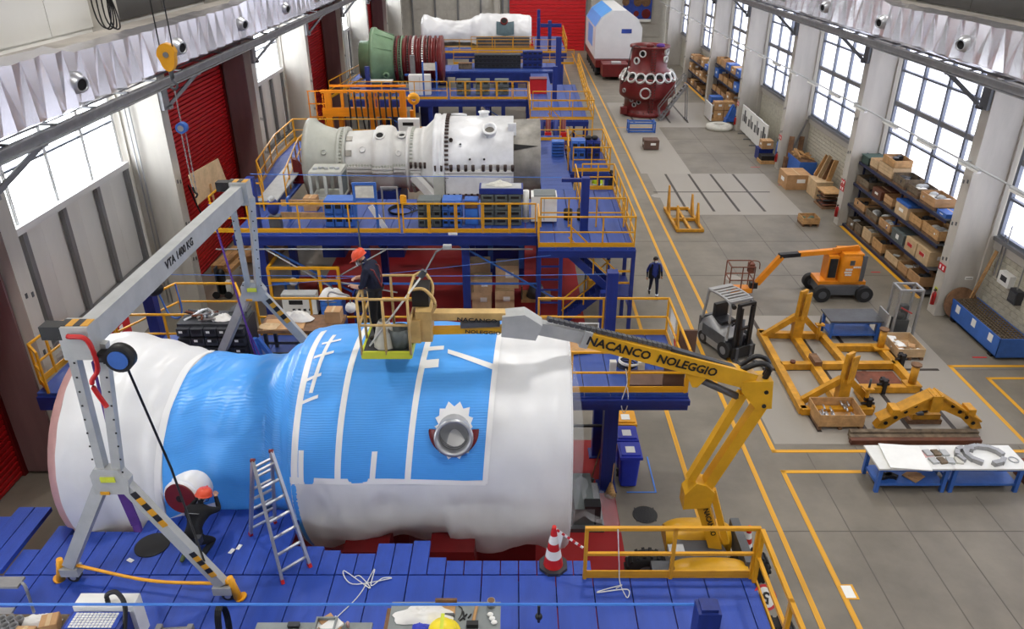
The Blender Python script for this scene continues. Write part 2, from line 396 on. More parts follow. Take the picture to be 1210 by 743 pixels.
# crane beams above the pillars
struct(MB().bb(CLF - 1.0, CLF - .2, -6, YB, 9.15, 10.55), 'trim_1', 'precast_dirty', None, 'concrete crane beam above the left pillars')
struct(MB().bb(CRF + .2, CRF + 1.0, -6, YB, 9.15, 10.55), 'trim_2', 'precast_dirty', None, 'concrete crane beam above the right pillars')
for y in range(-2, 96, 4):
    piece('panel', 'wall_panel' if y < 27 else 'panel_dark_grey', (XL + .03, y, 13.0), (.06, 3.96, 4.9), wl); piece('panel', 'panel_dark_grey', (XR - .03, y, 13.0), (.06, 3.96, 4.9), wr)  # upper panels darker grey along the right and further back on the left
# right: block wall, window ledge
MBk = MB()
nblk = 0
def blocks(y0, y1, single):
    global nblk
    b = MB(); r = 0
    z = 0.02
    while z < 2.85:
        y = y0 + (0 if r % 2 else -.2)
        while y < y1:
            a, e = max(y, y0), min(y + .39, y1)
            if e - a > .08:
                if single: piece('block', 'block', (XR + .06, (a + e) / 2, z + .095), (.16, e - a - .012, .182), wr); nblk += 1
                else: b.bb(XR, XR + .14, a, e - .012, z, z + .182)
            y += .4
        z += .2; r += 1
    if not single: b.build('block_courses', 'block', wr, kind='stuff')
blocks(21.3, 26.45, True)
for i, y in enumerate(COLY[:-1]):
    blocks(y + .02, 21.3 if y == 17 else y + 9.43, False)
    piece('window_ledge', 'precast_dirty', (XR + .05, y + 4.7, 3.08), (.3, 9.4, .42), wr)
    piece('ledge_beam', 'steel_grey', (XR - .12, y + 4.7, 3.26), (.12, 9.4, .14), wr)
wi = 0
def win_right(y):
    global wi
    wi += 1
    w = bpy.data.objects.new('window_%d' % wi, None); COL.objects.link(w); w['kind'] = 'structure'; w.location = (XR, y + 4.7, 3.3); ORG[w.name] = tuple(w.location)
    w['label'] = 'tall translucent ribbed window between right hand pillars'
    ys = [y + .05 + k * (9.35 - .0) / 5 + .0 for k in range(6)]; ys = [y + 9.3 - 2.1 * k for k in range(5)] + [y + .08]
    zs = [3.36, 4.78, 6.13, 7.6, 9.2]
    for k in range(5):
        a, e = sorted((ys[k], ys[k + 1]))
        for j in range(4):
            piece('pane', 'pane_ribbed', (XR + .06, (a + e) / 2, (zs[j] + zs[j + 1]) / 2), (.02, e - a, zs[j + 1] - zs[j]), w)
    for q in ys: piece('mullion', 'mullion', (XR - .02, q, 6.28), (.14, .15, 5.85), w)
    for z, h in ((3.4, .12), (4.78, .09), (6.13, .22), (7.6, .09), (9.15, .12)): piece('transom', 'mullion' if h < .2 else 'steel_grey', (XR - .0, y + 4.7, z), (.16, 9.2, h), w)
for y in COLY[:-1]: win_right(y)  # windows of the two nearest bays are unseen, added to brighten the near floor
struct(MB().bb(XR + .0, XR + .3, -6, -3, 3.3, 9.2), 'wall_right_blind', 'wall_panel'); struct(MB().bb(XR, XR + .3, 87, YB, 3.3, 9.2), 'wall_right_end', 'wall_panel')
# left: alternating windows over panels and red shutters
def win_left(y):
    global wi
    wi += 1
    w = bpy.data.objects.new('window_%d' % wi, None); COL.objects.link(w); w['kind'] = 'structure'; w.location = (XL, y + 4.7, 6.0); ORG[w.name] = tuple(w.location)
    w['label'] = 'bright clear window above white panels on the left wall'
    ys = [y + 9.3 - 2.1 * k for k in range(5)] + [y + .08]
    zs = [6.1, 7.55, 9.3]
    for k in range(5):
        a, e = sorted((ys[k], ys[k + 1]))
        for j in range(2): piece('pane', 'pane_clear', (XL - .06, (a + e) / 2, (zs[j] + zs[j + 1]) / 2), (.02, e - a, zs[j + 1] - zs[j]), w)
    for q in ys:
        for dq in (-.05, .05): piece('mullion', 'mullion_white', (XL + .0, q + dq, 7.7), (.12, .06, 3.2), w)
    piece('transom', 'mullion', (XL, y + 4.7, 7.55), (.1, 9.2, .07), w); piece('window_sill', 'mullion_white', (XL + .1, y + 4.7, 6.02), (.3, 9.3, .2), w)
    for k in range(5):
        a, e = sorted((ys[k], ys[k + 1]))
        piece('panel', 'wall_panel', (XL - .04, (a + e) / 2 - (e - a) / 4, 4.15), (.08, (e - a) / 2 - .01, 3.7), wl); piece('panel', 'wall_panel', (XL - .04, (a + e) / 2 + (e - a) / 4, 4.15), (.08, (e - a) / 2 - .01, 3.7), wl)
        piece('wall_post', 'steel_grey', (XL + .1, ys[k], 4.2), (.14, .2, 3.5), wl)
    piece('wall_ledge', 'precast_dirty', (XL + .25, y + 4.7, 2.3), (.5, 9.4, .16), wl); piece('ledge_beam', 'steel_grey', (XL + .16, y + 4.7, 2.44), (.2, 9.4, .12), wl)
def door_left(y, n):
    d = bpy.data.objects.new('door_%d' % n, None); COL.objects.link(d); d['kind'] = 'structure'; d.location = (-13.6, y + 4.8, 0); ORG[d.name] = tuple(d.location)
    d['label'] = ['red roller shutter at the near left corner', 'red roller shutter left of the silver machine', 'red roller shutter behind the orange frame', 'far red roller shutter past the green machine'][n - 1]
    k = 0; z = .1
    while z < 9.3:
        s = piece('slat', 'door_red', (-13.6, y + 4.75, z), (.06, 9.1, .125), d, ry=.16); z += .17
    MB().bb(-13.72, -13.5, y + .02, y + .2, 0, 9.2).bb(-13.72, -13.5, y + 9.28, y + 9.45, 0, 9.2).build('guide_rail', 'dark_red', d)
    MB().bb(XL - .2, XL - .05, y, y + 9.5, 0, 9.3).build('door_backing', 'dark_red', d)
    piece('reveal', 'reddish_wall', (-12.95, y + 9.4, 4.6), (1.0, .08, 9.0), wl)
for i, y in enumerate(COLY):
    if i % 2 == 0: win_left(y)  # the nearest one is out of view, added to brighten the foreground
door_left(7.48, 1); door_left(27, 2); door_left(47, 3); door_left(67, 4)
struct(MB().bb(XL - .2, XL - .05, -6, -3, 2.3, 9.3).bb(XL - .2, XL - .05, 87, YB, 2.3, 9.3), 'wall_left_end', 'wall_panel')
# ---------------- foil ducts and the rails under them
def duct(side, x, label):
    s = 1 if side == 'r' else -1
    y0, y1 = 8.0, 95.0
    t = thing('foil_duct', label, 'duct', (x, y0, 9.2)); rnd = random.Random(3 if s > 0 else 5)
    SEC = [(.45, 10.3), (.05, 10.68), (-.46, 10.6), (-.48, 9.36), (-.1, 9.18), (.45, 9.25)]; NA = len(SEC); n = int((y1 - y0) / .46); vs = []; fs = []
    for i in range(n + 1):
        yy = y0 + (y1 - y0) * i / n; big = .14 if (yy % 20) > 14 else 0; sg = 1 if i % 2 else -1
        for k, (dx, z) in enumerate(SEC):
            q = {1: .4, 2: 1.0, 3: -1.0, 4: -.4}.get(k, 0) * sg * .06
            vs.append((x + s * (dx - q - big * .4) + rnd.uniform(-.02, .02), yy + rnd.uniform(-.06, .06) + .1 * (k - 2.5) / 2.5 * sg, z + (big if k < 3 else 0) + rnd.uniform(-.02, .02)))
    for i in range(n):
        for k in range(NA):
            a, b_ = i * NA + k, i * NA + (k + 1) % NA; c, d_ = a + NA, b_ + NA
            fs += [(a, b_, c), (b_, d_, c)] if i % 2 else [(a, b_, d_), (a, d_, c)]
    m = MB(); m.add(vs, fs, False); m.build('foil_skin', 'foil', t)
    xo = x - s * .55
    for y in [20.2 + 6.6 * k + (0.7 if s > 0 else 0) for k in range(11)]:
        b = MB().lathe([(.0, .1), (.26, .1), (.3, .0), (.27, -.06), (.2, -.24), (.16, -.26), (.15, -.2)], (0, 0, 0), 'Z', 16)
        M = Matrix.Translation((xo + s * .1, y, 9.93)) @ Matrix.Rotation(-s * PI / 2, 4, 'Y').inverted() @ Matrix.Rotation(PI, 4, 'X')
        M = Matrix.Translation((xo + s * .08, y, 9.9)) @ Vector((0, 0, 1)).rotation_difference(Vector((s, .45, .15))).to_matrix().to_4x4()
        b.v = [tuple(M @ Vector(q)) for q in b.v]; o = b.build('nozzle', 'alu', t)
        h = MB().cyl((0, 0, -.21), (0, 0, -.19), .15, n=14); h.v = [tuple(M @ Vector(q)) for q in h.v]; h.build('nozzle_opening', 'dark_hole', o)
    return t
duct('l', -11.78, 'crumpled silver foil air duct along the left wall'); duct('r', 15.82, 'crumpled silver foil air duct along the right wall')
def rail(side, x, label):
    s = 1 if side == 'r' else -1; f = CRF if s > 0 else CLF
    t = thing('support_rail', label, 'rail', (x, 8, 8.8))
    MB().bb(x - .05, x + .05, 8, 95, 8.86, 9.08).bb(x - .1, x + .1, 8, 95, 9.06, 9.1).bb(x - .1, x + .1, 8, 95, 8.8, 8.83).build('beam', 'steel_grey', t)
    MB().bb(f - s * .12 - .04, f - s * .12 + .04, 8, 95, 9.0, 9.08).build('rear_beam', 'steel_grey', t)
    for k in range(44):
        y = 9 + 2 * k
        piece('cross_bar', 'steel_grey', ((x + f) / 2, y, 9.12), (abs(x - f), .1, .05), t, rz=.12 * s)
    for y in COLY[2:]:
        b = MB(); b.beam((x, y + 1.15, 8.82), (f - s * .1, y + .05, 7.95), .07, .12); b.beam((x, y + 1.35, 8.82), (f - s * .1, y + .2, 7.95), .05, .08)
        b.box((f - s * .06, y - .25, 8.35), (.12, .5, 1.0)); b.box((x, y + 1.2, 8.78), (.16, .3, .05)); b.box((f - s * .1, y - .1, 7.88), (.22, .3, .1))
        b.build('bracket', 'steel_dark' if s > 0 else 'steel_grey', t)
rail('l', -11.38, 'grey steel rail on brackets under the left foil duct'); rail('r', 15.4, 'grey steel rail on brackets under the right foil duct')
# strip light line on the right pillars
t = thing('light_track', 'thin white lamp track running along the right pillars', 'light track', (16.0, 18, 6.0))
MB().cyl((16.0, 18, 6.0), (16.0, 92, 6.0), .035, n=8).build('track_bar', 'light_grey', t)
for k in range(22):
    y = 20 + 3.2 * k; piece('lamp_tube', 'white_paint', (15.97, y, 5.9), (.14, 1.3, .07), t); piece('lamp_body', 'light_grey', (15.97, y, 5.97), (.1, 1.36, .07), t)
for y in COLY[2:]: piece('track_arm', 'light_grey', (16.09, y - .25, 6.03), (.2, .06, .05), t)
# unseen high-bay lamps, added above the camera to light the hall
lamp_me = None
for i, x in enumerate((-9.0, 2.0, 12.5)):
    for j in range(10):
        y = 4 + j * 10.0
        lb = 'added high bay lamp under the roof, %s row' % ('left middle right'.split()[i])
        t = thing('added_bay_lamp', 'added unseen high bay lamp hanging from roof, %s row, %s from the near end' % ('left middle right'.split()[i], 'first second third fourth fifth sixth seventh eighth ninth tenth'.split()[j]), 'lamp', (x, y, 16.2), group='added high bay lamps', local=True)
        if lamp_me is None:
            lamp_me = MB().lathe([(.08, .9), (.12, .55), (.5, .1), (.55, 0), (.5, .02), (.1, .5)], n=16).mesh('shade', 'alu')
        o = bpy.data.objects.new('shade', lamp_me); COL.objects.link(o); o.parent = t
        ld = bpy.data.lights.new('added_glow', 'AREA'); ld.shape = 'DISK'; ld.size = .95; ld.spread = math.radians(150); ld.energy = ADDED_LAMP_W; ld.color = (1.0, .97, .92)
        lo = bpy.data.objects.new('added_glow', ld); COL.objects.link(lo); lo.parent = t; lo.location = (0, 0, .03)
# ================================================================ work platforms, railings, stairs
DZ = 3.6
def plank(x0, x1, y0, y1, parent, m='deck_blue', z=DZ, t=.09):
    return piece('plank', m, ((x0 + x1) / 2, (y0 + y1) / 2, z - t / 2), (x1 - x0 - .02, y1 - y0 - .01, t), parent)
def railing(label, pts, z=DZ, h=1.1, m='safety_yellow', toe=True, step=1.25, mid=1, rail=.05, group='yellow guard rails'):
    t = thing('guard_rail', label, 'railing', (pts[0][0], pts[0][1], z), group=group)
    P = [Vector((p[0], p[1], p[2] if len(p) > 2 else z)) for p in pts]
    def bar(name, a, b, w, hh):
        d = b - a; L = d.length
        o = piece(name, m, (a + b) / 2, (L + w, w, hh), t); o.rotation_euler = (0, -math.atan2(d.z, math.hypot(d.x, d.y)), math.atan2(d.y, d.x))
    for i in range(len(P) - 1):
        a, b = P[i], P[i + 1]; up = Vector((0, 0, 1))
        bar('top_rail', a + up * h, b + up * h, rail, rail)
        for k in range(mid): bar('mid_rail', a + up * (h * (k + 1) / (mid + 1)), b + up * (h * (k + 1) / (mid + 1)), rail * .85, rail * .85)
        if toe: bar('toe_board', a + up * .09, b + up * .09, .02, .16)
        n = max(1, round((b - a).length / step))
        for k in range(n + (1 if i == len(P) - 2 else 0)):
            p = a.lerp(b, k / n); piece('post', m, (p.x, p.y, p.z + h / 2), (rail, rail, h), t)
    return t
# ---------- near platform in front of and behind the wrapped machine
t = thing('work_platform', 'large dark blue plank platform in front of the wrapped machine', 'platform', (-3, 8, 0), group='blue platforms')
x = -11.3
while x < 4.0:
    plank(x, min(x + .63, 4.04), 4.6, 9.64, t); x += .63
edge = [(-11.3, -9.7, 11.05), (-9.7, -9.3, 11.1), (-9.3, -8.7, 11.25), (-8.7, -8.42, 10.25), (-8.42, -8.1, 10.85), (-8.1, -7.75, 10.62), (-7.75, -7.0, 10.7), (-7.0, -3.95, 11.3),
        (-3.95, -3.5, 10.33), (-3.5, -3.1, 10.23), (-3.1, -2.4, 10.15), (-2.4, -1.75, 10.4), (-1.75, -1.43, 10.47), (-1.43, -1.1, 10.06), (-1.1, 1.16, 9.98)]
x = -11.3
while x < 1.1:
    xm = x + .16; e = [q[2] for q in edge if q[0] <= xm <= q[1]]
    up = -9.3 < xm < -8.7
    plank(x, x + .315, 9.66, e[0] if e else 10, t, z=DZ + (.1 if up else 0)); x += .315
b = MB()
for y in (5.0, 9.4): b.bb(-11.3, 4.04, y - .08, y + .08, DZ - .42, DZ - .1)
for xx in (-11, -7.5, -4, 0, 3.9): b.bb(xx - .1, xx + .1, 4.6, 9.6, DZ - .4, DZ - .1)
b.split('support_beam', 'steel_blue', t)
for xx in (-11, -7.5, -4, 0, 3.9):
    for y in (5.0, 9.3): piece('post', 'steel_blue', (xx, y, (DZ - .4) / 2), (.2, .2, DZ - .4), t)
piece('edge_trim', 'safety_yellow', (4.06, 7.1, DZ - .03), (.03, 5.0, .14), t)
railing('yellow guard rail on the near platform edge facing the yellow boom lift', [(1.16, 9.58), (2.62, 9.58), (3.98, 9.58)], step=1.4, rail=.06)
railing('yellow guard rail sloping out of frame beside the speed sign', [(4.02, 9.5), (4.02, 8.05), (4.02, 5.0)], rail=.07, step=1.4, toe=False)
# speed sign
t = thing('speed_sign', 'round speed sign with red rim and number 5', 'sign', (4.14, 9.05, DZ - .1))
def disc_sign(t, c, r):
    b = MB().cyl((c[0], c[1], c[2]), (c[0] + .012, c[1], c[2] + .01), r, n=28); b.build('rim', 'sign_red', t)
n_ = Vector((.25, -.55, .8)).normalized(); c0 = Vector((4.16, 9.25, DZ - .1))
MB().cyl(c0, c0 + n_ * .012, .21, n=28).build('rim', 'sign_red', t); MB().cyl(c0 + n_ * .012, c0 + n_ * .016, .165, n=28).build('face', 'white_paint', t)
lettering('5', .27, 'black', c0 + n_ * .02, (-1, 0, .3), (0, -1, -.7), t, 'numeral')
b = MB().cyl(c0 - n_ * .16, c0, .02, n=6); b.build('bracket', 'steel_grey', t)
# platform behind the wrapped machine
t = thing('work_platform', 'blue platform behind the wrapped machine carrying the far gantry leg', 'platform', (-3, 17, 0), group='blue platforms')
x = -11.4
while x < 4.0: plank(x, min(x + .62, 4.1), 15.35, 18.3, t, 'deck_blue_top'); x += .62
b = MB(); b.bb(-11.4, 4.1, 15.3, 15.45, DZ - .45, DZ - .09).bb(-11.4, 4.1, 18.2, 18.35, DZ - .4, DZ - .09).bb(1.0, 4.12, 15.2, 15.3, DZ - .25, DZ - .12)
for xx in (-10.5, -7, -3, .5, 2.45, 4.0): b.bb(xx - .07, xx + .07, 15.4, 18.3, DZ - .35, DZ - .1)
b.split('support_beam', 'steel_blue', t)
MB().beam((2.45, 16.1, DZ - .4), (2.95, 15.6, DZ - .15), .12, .2).build('gusset', 'steel_blue', t)
for xx, y, w_ in ((2.42, 16.3, .36), (2.3, 17.75, .3), (-9.3, 16.3, .3), (-9.3, 17.8, .3), (-3.4, 17.8, .3)):
    piece('post', 'steel_blue', (xx, y, (DZ - .4) / 2), (w_, w_, DZ - .4), t); piece('base_plate', 'steel_blue', (xx, y, .02), (w_ + .16, w_ + .16, .04), t)
piece('tie_bar', 'black', (1.4, 17.0, 1.5), (2.0, .06, .06), t)
for xx in (-9.65, 2.5):
    piece('upright_post', 'steel_blue', (xx, 18.15, DZ + .95), (.28, .28, 1.95), t)
railing('yellow guard rail right of the wrapped machine under the boom', [(1.3, 15.38), (4.0, 15.38), (4.05, 15.4)], step=1.3)
railing('yellow guard rail at the right end under the long boom arm', [(4.05, 15.5), (4.05, 18.25), (.6, 18.25)], step=1.6)
railing('yellow rail panels left of the dark parts drawer cabinet', [(-10.3, 17.3), (-8.95, 17.3), (-7.9, 17.3)], step=1.3)
railing('yellow rail at the back left of the platform by the concrete pillar', [(-10.3, 17.4), (-9.4, 19.2), (-7.75, 19.2), (-7.1, 17.9)], step=1.2, toe=False)
railing('yellow rail corner beside the wrapped end and the left shutter', [(-11.1, 15.35), (-11.5, 15.75), (-11.4, 16.9), (-10.5, 17.2)], step=.75)
railing('low yellow rail behind the bench and rags', [(-6.9, 18.25), (-2.6, 18.25)], step=1.4)
# ---------- generic platform of the further machines
def machine_platform(y0, label, xl=-10.2, front=25.9, land=24.55, n=2):
    t = thing('work_platform', label, 'platform', (-3, front, 0), group='blue platforms')
    dy = front - 25.9
    m = 'deck_blue_top'
    x = xl
    while x < .7: plank(x, min(x + .62, .75), front, front + 3.9, t, m); x += .62
    x = .75
    while x < 4.1: plank(x, min(x + .62, 4.12), land, front + 5.2, t, m); x += .62
    y = front + 5.2
    while y < front + 14: plank(1.05, 2.4, y, y + .62, t, m); y += .62
    y = front + 3.9
    while y < front + 13: plank(xl - 1.2, -9.25, y, y + .62, t, m); y += .62
    x = xl
    while x < 1.0: plank(x, x + .62, front + 10.6, front + 13.6, t, m); x += .62
    b = MB()
    b.bb(xl, .75, front - .1, front + .02, DZ - .42, DZ - .1); b.bb(.75, 4.12, land - .1, land + .02, DZ - .34, DZ - .08)
    b.bb(xl, .75, front - .14, front, DZ - .12, DZ - .04)
    b.bb(4.02, 4.14, land, front + 5.2, DZ - .34, DZ - .08); b.bb(xl, 1, front + 3.75, front + 3.9, DZ - .4, DZ - .1); b.bb(xl, 1, front + 10.5, front + 10.62, DZ - .4, DZ - .1)
    for xx in (-9.3, -5.5, -1.85, .85): b.bb(xx - .08, xx + .08, front, front + 3.9, DZ - .4, DZ - .1)
    b.split('support_beam', 'steel_blue', t)
    for xx in (-9.3, -5.5, -1.85):
        for y in (front + .1, front + 3.7): piece('post', 'steel_blue', (xx, y, (DZ - .4) / 2), (.28, .28, DZ - .4), t)
    for xx in (-8, -3, .9):
        for y in (front + 10.7, front + 13): piece('post', 'steel_blue', (xx, y, (DZ - .4) / 2), (.26, .26, DZ - .4), t)
    b = MB()
    for xx in (-7.4, -.2): b.beam((xx - 1.9, front + .2, DZ - .5), (xx + 1.7, front + .2, .9), .06, .06)
    b.bb(-9.3, .8, front + .05, front + .11, 1.55, 1.62)
    b.split('brace', 'light_blue', t)
    for xx in (-9.4, 2.45): piece('upright_post', 'steel_blue', (xx, front + .3, DZ + .95), (.28, .28, 2.1), t)
    piece('upright_arm', 'steel_blue', (2.1, front + .3, DZ + 1.9), (1.0, .14, .12), t)
    return t
def stairs(front, land, label):
    t = thing('platform_stairs', label, 'stairs', (2.6, land + .4, 0), group='blue stairs')
    zl = 1.7
    b = MB()
    b.beam((1.75, land + .15, DZ - .2), (3.55, land + .15, zl), .06, .26); b.beam((1.75, land + .95, DZ - .2), (3.55, land + .95, zl), .06, .26)
    b.beam((3.4, land + 1.1, zl - .1), (1.7, land + 1.1, .1), .06, .26); b.beam((3.4, land + 1.9, zl - .1), (1.7, land + 1.9, .1), .06, .26)
    b.split('stringer', 'steel_blue', t)
    for k in range(8): piece('tread', 'steel_blue', (1.85 + k * .22, land + .55, DZ - .35 - k * .22), (.26, .78, .04), t)
    for k in range(8): piece('tread', 'steel_blue', (3.3 - k * .2, land + 1.5, zl - .2 - k * .2), (.26, .78, .04), t)
    piece('half_landing', 'steel_blue', (3.8, land + 1.0, zl), (.7, 1.9, .06), t)
    for xx, y in ((.8, land), (1.55, land), (4.06, land), (4.06, land + 1.9), (.8, land + 1.6), (3.45, land + 1.9)): piece('post', 'steel_blue', (xx, y, (DZ - .3) / 2), (.13, .13, DZ - .3), t)
    piece('wide_post', 'steel_blue', (3.15, land - .35, 1.05), (.42, .3, 2.1), t)
    for z, m in ((.45, 'safety_yellow'), (.95, 'safety_yellow'), (1.5, 'steel_blue'), (2.0, 'steel_blue'), (2.4, 'steel_blue'), (2.9, 'steel_blue')): piece('ladder_rung', m, (1.18, land, z), (.75, .05, .06), t)
    piece('brace', 'steel_blue', (4.06, land + .95, 1.2), (.06, 1.9, .08), t)
    for dz in (.55, 1.0):
        b = MB(); b.beam((1.8, land + .1, DZ - .2 + dz), (3.5, land + .1, zl + dz), .045, .045); b.beam((3.4, land + 1.05, zl + dz), (1.7, land + 1.05, .1 + dz), .045, .045)
        b.bb(3.5, 4.1, land + .02, land + .08, zl + dz - .03, zl + dz + .03); b.split('hand_rail', 'safety_yellow', t)
    for xx, z in ((1.9, DZ - .3), (2.7, 2.55), (3.45, zl), (4.08, zl)): piece('rail_post', 'safety_yellow', (xx, land + .1, z + .5), (.045, .045, 1.0), t)
    for xx, z in ((2.5, .9), (1.75, .15), (3.3, zl)): piece('rail_post', 'safety_yellow', (xx, land + 1.05, z + .5), (.045, .045, 1.0), t)
machine_platform(33, 'blue steel platform around the silver machine')
stairs(25.9, 24.55, 'blue steel stairs with yellow rails below the silver machine platform')
railing('long yellow guard rail left part in front of the silver machine', [(-10.9, 26.0), (-9.6, 26.0), (-4.2, 26.0)], step=1.75)
for k in range(5):
    x0 = -4.05 + k * .96
    railing('framed yellow rail panel %s below the silver machine' % ['beside the grey drum rack, leftmost', 'second from the left', 'in the middle of five', 'fourth from the left', 'rightmost of five'][k], [(x0, 25.98), (x0 + .9, 25.98)], step=.9, group='framed rail panels')
railing('yellow rail around the stair landing below the silver machine', [(.78, 25.9), (.78, 24.6), (4.06, 24.6), (4.06, 31.0)], step=1.1)
railing('inner yellow rail between landing and silver machine deck', [(.9, 26.6), (3.95, 26.6)], toe=False, step=1.0)
railing('short yellow rail behind the man in the green jacket', [(2.75, 31.05), (4.06, 31.05)], step=.65)
railing('yellow rail by the gap beside the blue post', [(2.45, 27.2), (2.45, 31.0)], toe=False)
railing('yellow rail left of the silver machine climbing to the wall side', [(-10.2, 29.8), (-10.9, 31.5), (-11.4, 36.0), (-11.4, 39.2)], step=1.5)
railing('inner yellow rail by the grey flange of the silver machine', [(-9.3, 29.8), (-10.1, 35.2), (-10.1, 38.2)], step=1.5, toe=False)
railing('yellow rail behind the grey flange near the orange frame', [(-11.4, 39.3), (-6.4, 39.3)], step=1.6)
railing('small yellow rail stub left of the tall blue post', [(-11.2, 26.8), (-11.2, 28.4), (-9.8, 28.4)], toe=False)
# raised side bay with blue boxes
t = thing('side_platform', 'small blue side platform with boxes right of silver machine', 'platform', (3.3, 35.5, 0), group='blue platforms')
for k in range(5): plank(2.45, 4.2, 33.7 + k * .7, 34.4 + k * .7, t, 'deck_blue_top')
MB().bb(2.4, 4.25, 33.6, 33.75, DZ - .35, DZ - .1).bb(2.4, 4.25, 37.1, 37.2, DZ - .35, DZ - .1).split('support_beam', 'steel_blue', t)
for xx in (2.5, 4.1):
    for y in (33.8, 37.0): piece('post', 'steel_blue', (xx, y, DZ / 2 - .1), (.16, .16, DZ - .2), t)
railing('yellow rail around the small bay of blue boxes', [(2.35, 33.9), (2.5, 37.1), (4.2, 37.1), (4.2, 33.7), (2.55, 33.7)], step=1.0)
railing('yellow rail behind the silver machine exhaust end', [(.6, 39.3), (3.9, 39.3)], step=1.4)
# third machine
machine_platform(55, 'blue platform around the green and maroon machine', front=49.7, land=44.0, xl=-10.6)
stairs(49.7, 44.0, 'blue steel stairs below the maroon machine platform')
railing('yellow rail in front of the green machine', [(-10.6, 49.8), (-4.4, 49.8)], step=1.9)
for k in range(5):
    x0 = -4.2 + k * 1.0
    railing('small framed yellow rail panel %s below the blue bin table' % ['leftmost', 'second from left', 'third from left', 'fourth from left', 'rightmost'][k], [(x0, 49.8), (x0 + .93, 49.8)], step=.93, group='far framed rail panels')
railing('yellow rail around the stair landing of the maroon machine', [(.8, 49.7), (.8, 44.05), (4.4, 44.05), (4.4, 48.2)], step=1.3)
railing('yellow rail stepping across the maroon machine landing', [(1.0, 46.6), (4.3, 46.6)], step=1.0)
railing('long yellow rail up the aisle edge of the far platforms', [(4.4, 48.2), (4.75, 61.5)], step=1.6, mid=2)
railing('yellow rail left of the green cone running to the wall', [(-11.9, 50.0), (-10.6, 60.5), (-9.6, 62.0)], step=2.2)
t = thing('raised_platform', 'raised blue slab carrying black parts bins', 'platform', (-1, 61.5, 0), group='blue platforms')
for k in range(11): plank(-4.6 + k * .7, -3.9 + k * .7, 59.6, 63.6, t, 'deck_blue_top', z=DZ + .12)
MB().bb(-4.6, 3.1, 59.5, 59.65, DZ - .75, DZ + .03).build('edge_beam', 'steel_blue', t)
for xx in (-4.3, -1, 2.2): piece('post', 'steel_blue', (xx, 60.0, DZ / 2 - .3), (.3, .3, DZ - .6), t)
piece('upright_post', 'steel_blue', (3.1, 58.6, DZ + .9), (.4, .3, 3.6), t)
railing('yellow rail behind the black parts bins', [(-5.0, 63.7), (4.6, 63.7)], step=2.0)
# fourth
t = thing('work_platform', 'far blue platform around the white wrapped machine by the end wall', 'platform', (-3, 71, 0), group='blue platforms')
for k in range(22): plank(-11 + k * .7, -10.3 + k * .7, 69.8, 73.0, t, 'deck_blue_top')
for k in range(10): plank(1.6, 4.4, 73 + k * .8, 73.8 + k * .8, t, 'deck_blue_top')
MB().bb(-11, 4.4, 69.7, 69.85, DZ - .5, DZ - .1).split('support_beam', 'steel_blue', t)
for xx in (-9, -4, 0, 4): piece('post', 'steel_blue', (xx, 70, DZ / 2 - .1), (.3, .3, DZ - .2), t)
for xx, y in ((2.9, 70.3), (2.0, 72.5), (2.2, 80)): piece('upright_post', 'steel_blue', (xx, y, DZ + 1.2), (.3, .3, 2.8), t)
piece('upright_arm', 'steel_blue', (3.0, 70.3, DZ + 2.2), (1.8, .2, .3), t)
railing('yellow rail in front of the far white wrapped machine', [(-8.0, 69.8), (4.3, 69.8)], step=1.6)
railing('second yellow rail before the far white wrapped machine', [(-4.0, 71.8), (1.6, 71.8)], step=1.6)
railing('yellow rail on the aisle side of the far platform', [(4.4, 69.8), (4.6, 80.5)], step=2.0)
railing('yellow rail left behind the green cone by the far pillars', [(-10.6, 69.9), (-8.8, 69.9)], step=1.2)
# strung cords between the uprights
def cord(label, a, b, sag, m='tape_blue', r=.012):
    a, b = Vector(a), Vector(b); pts = [a.lerp(b, k / 16) - Vector((0, 0, sag * 4 * (k / 16) * (1 - k / 16))) for k in range(17)]
    return solo(MB().tube(pts, r, 5), 'cord', m, label, 'cord', loc=tuple(a))
strap = cord('blue strap stretched low across the near platform', (-9.5, 7.28, 5.5), (2.35, 7.28, 5.5), .0, r=.02)
cord('blue cord strung in front of the silver machine', (-9.35, 26.2, 5.72), (1.6, 26.2, 5.6), .02)
cord('thin blue cord strung behind the wrapped machine', (-9.6, 18.15, 5.45), (2.4, 18.15, 5.45), .06, r=.008)
cord('thin blue cord strung across behind basket worker', (-7.0, 18.3, 5.0), (1.0, 20.5, 5.0), .03, r=.006)
t = thing('cord_post', 'short dark blue post at the end of the blue strap', 'post', (2.5, 7.2, DZ))
piece('post', 'steel_blue', (2.5, 7.15, DZ + 1.0), (.3, .26, 2.0), t); piece('cap', 'steel_blue', (2.5, 7.15, DZ + 2.02), (.22, .2, .06), t)
piece('paper_label', 'paper', (2.5, 7.0, DZ + .98), (.3, .01, .4), t)
ORG[strap.name] = tuple(strap.location); MB().cyl((.3, 7.26, 5.2), (.3, 7.26, 5.5), .02, n=6).ball((.3, 7.26, 5.3), .05).build('strap_clip', 'black', strap)
# ================================================================ machines
def ip(x, tab):
    if x <= tab[0][0]: return tab[0][1]
    for (a, ra), (b, rb) in zip(tab, tab[1:]):
        if x <= b:
            u = (x - a) / (b - a); u = u * u * (3 - 2 * u); return ra + (rb - ra) * u
    return tab[-1][1]
NZ = lambda *p: noise.noise(Vector(p))
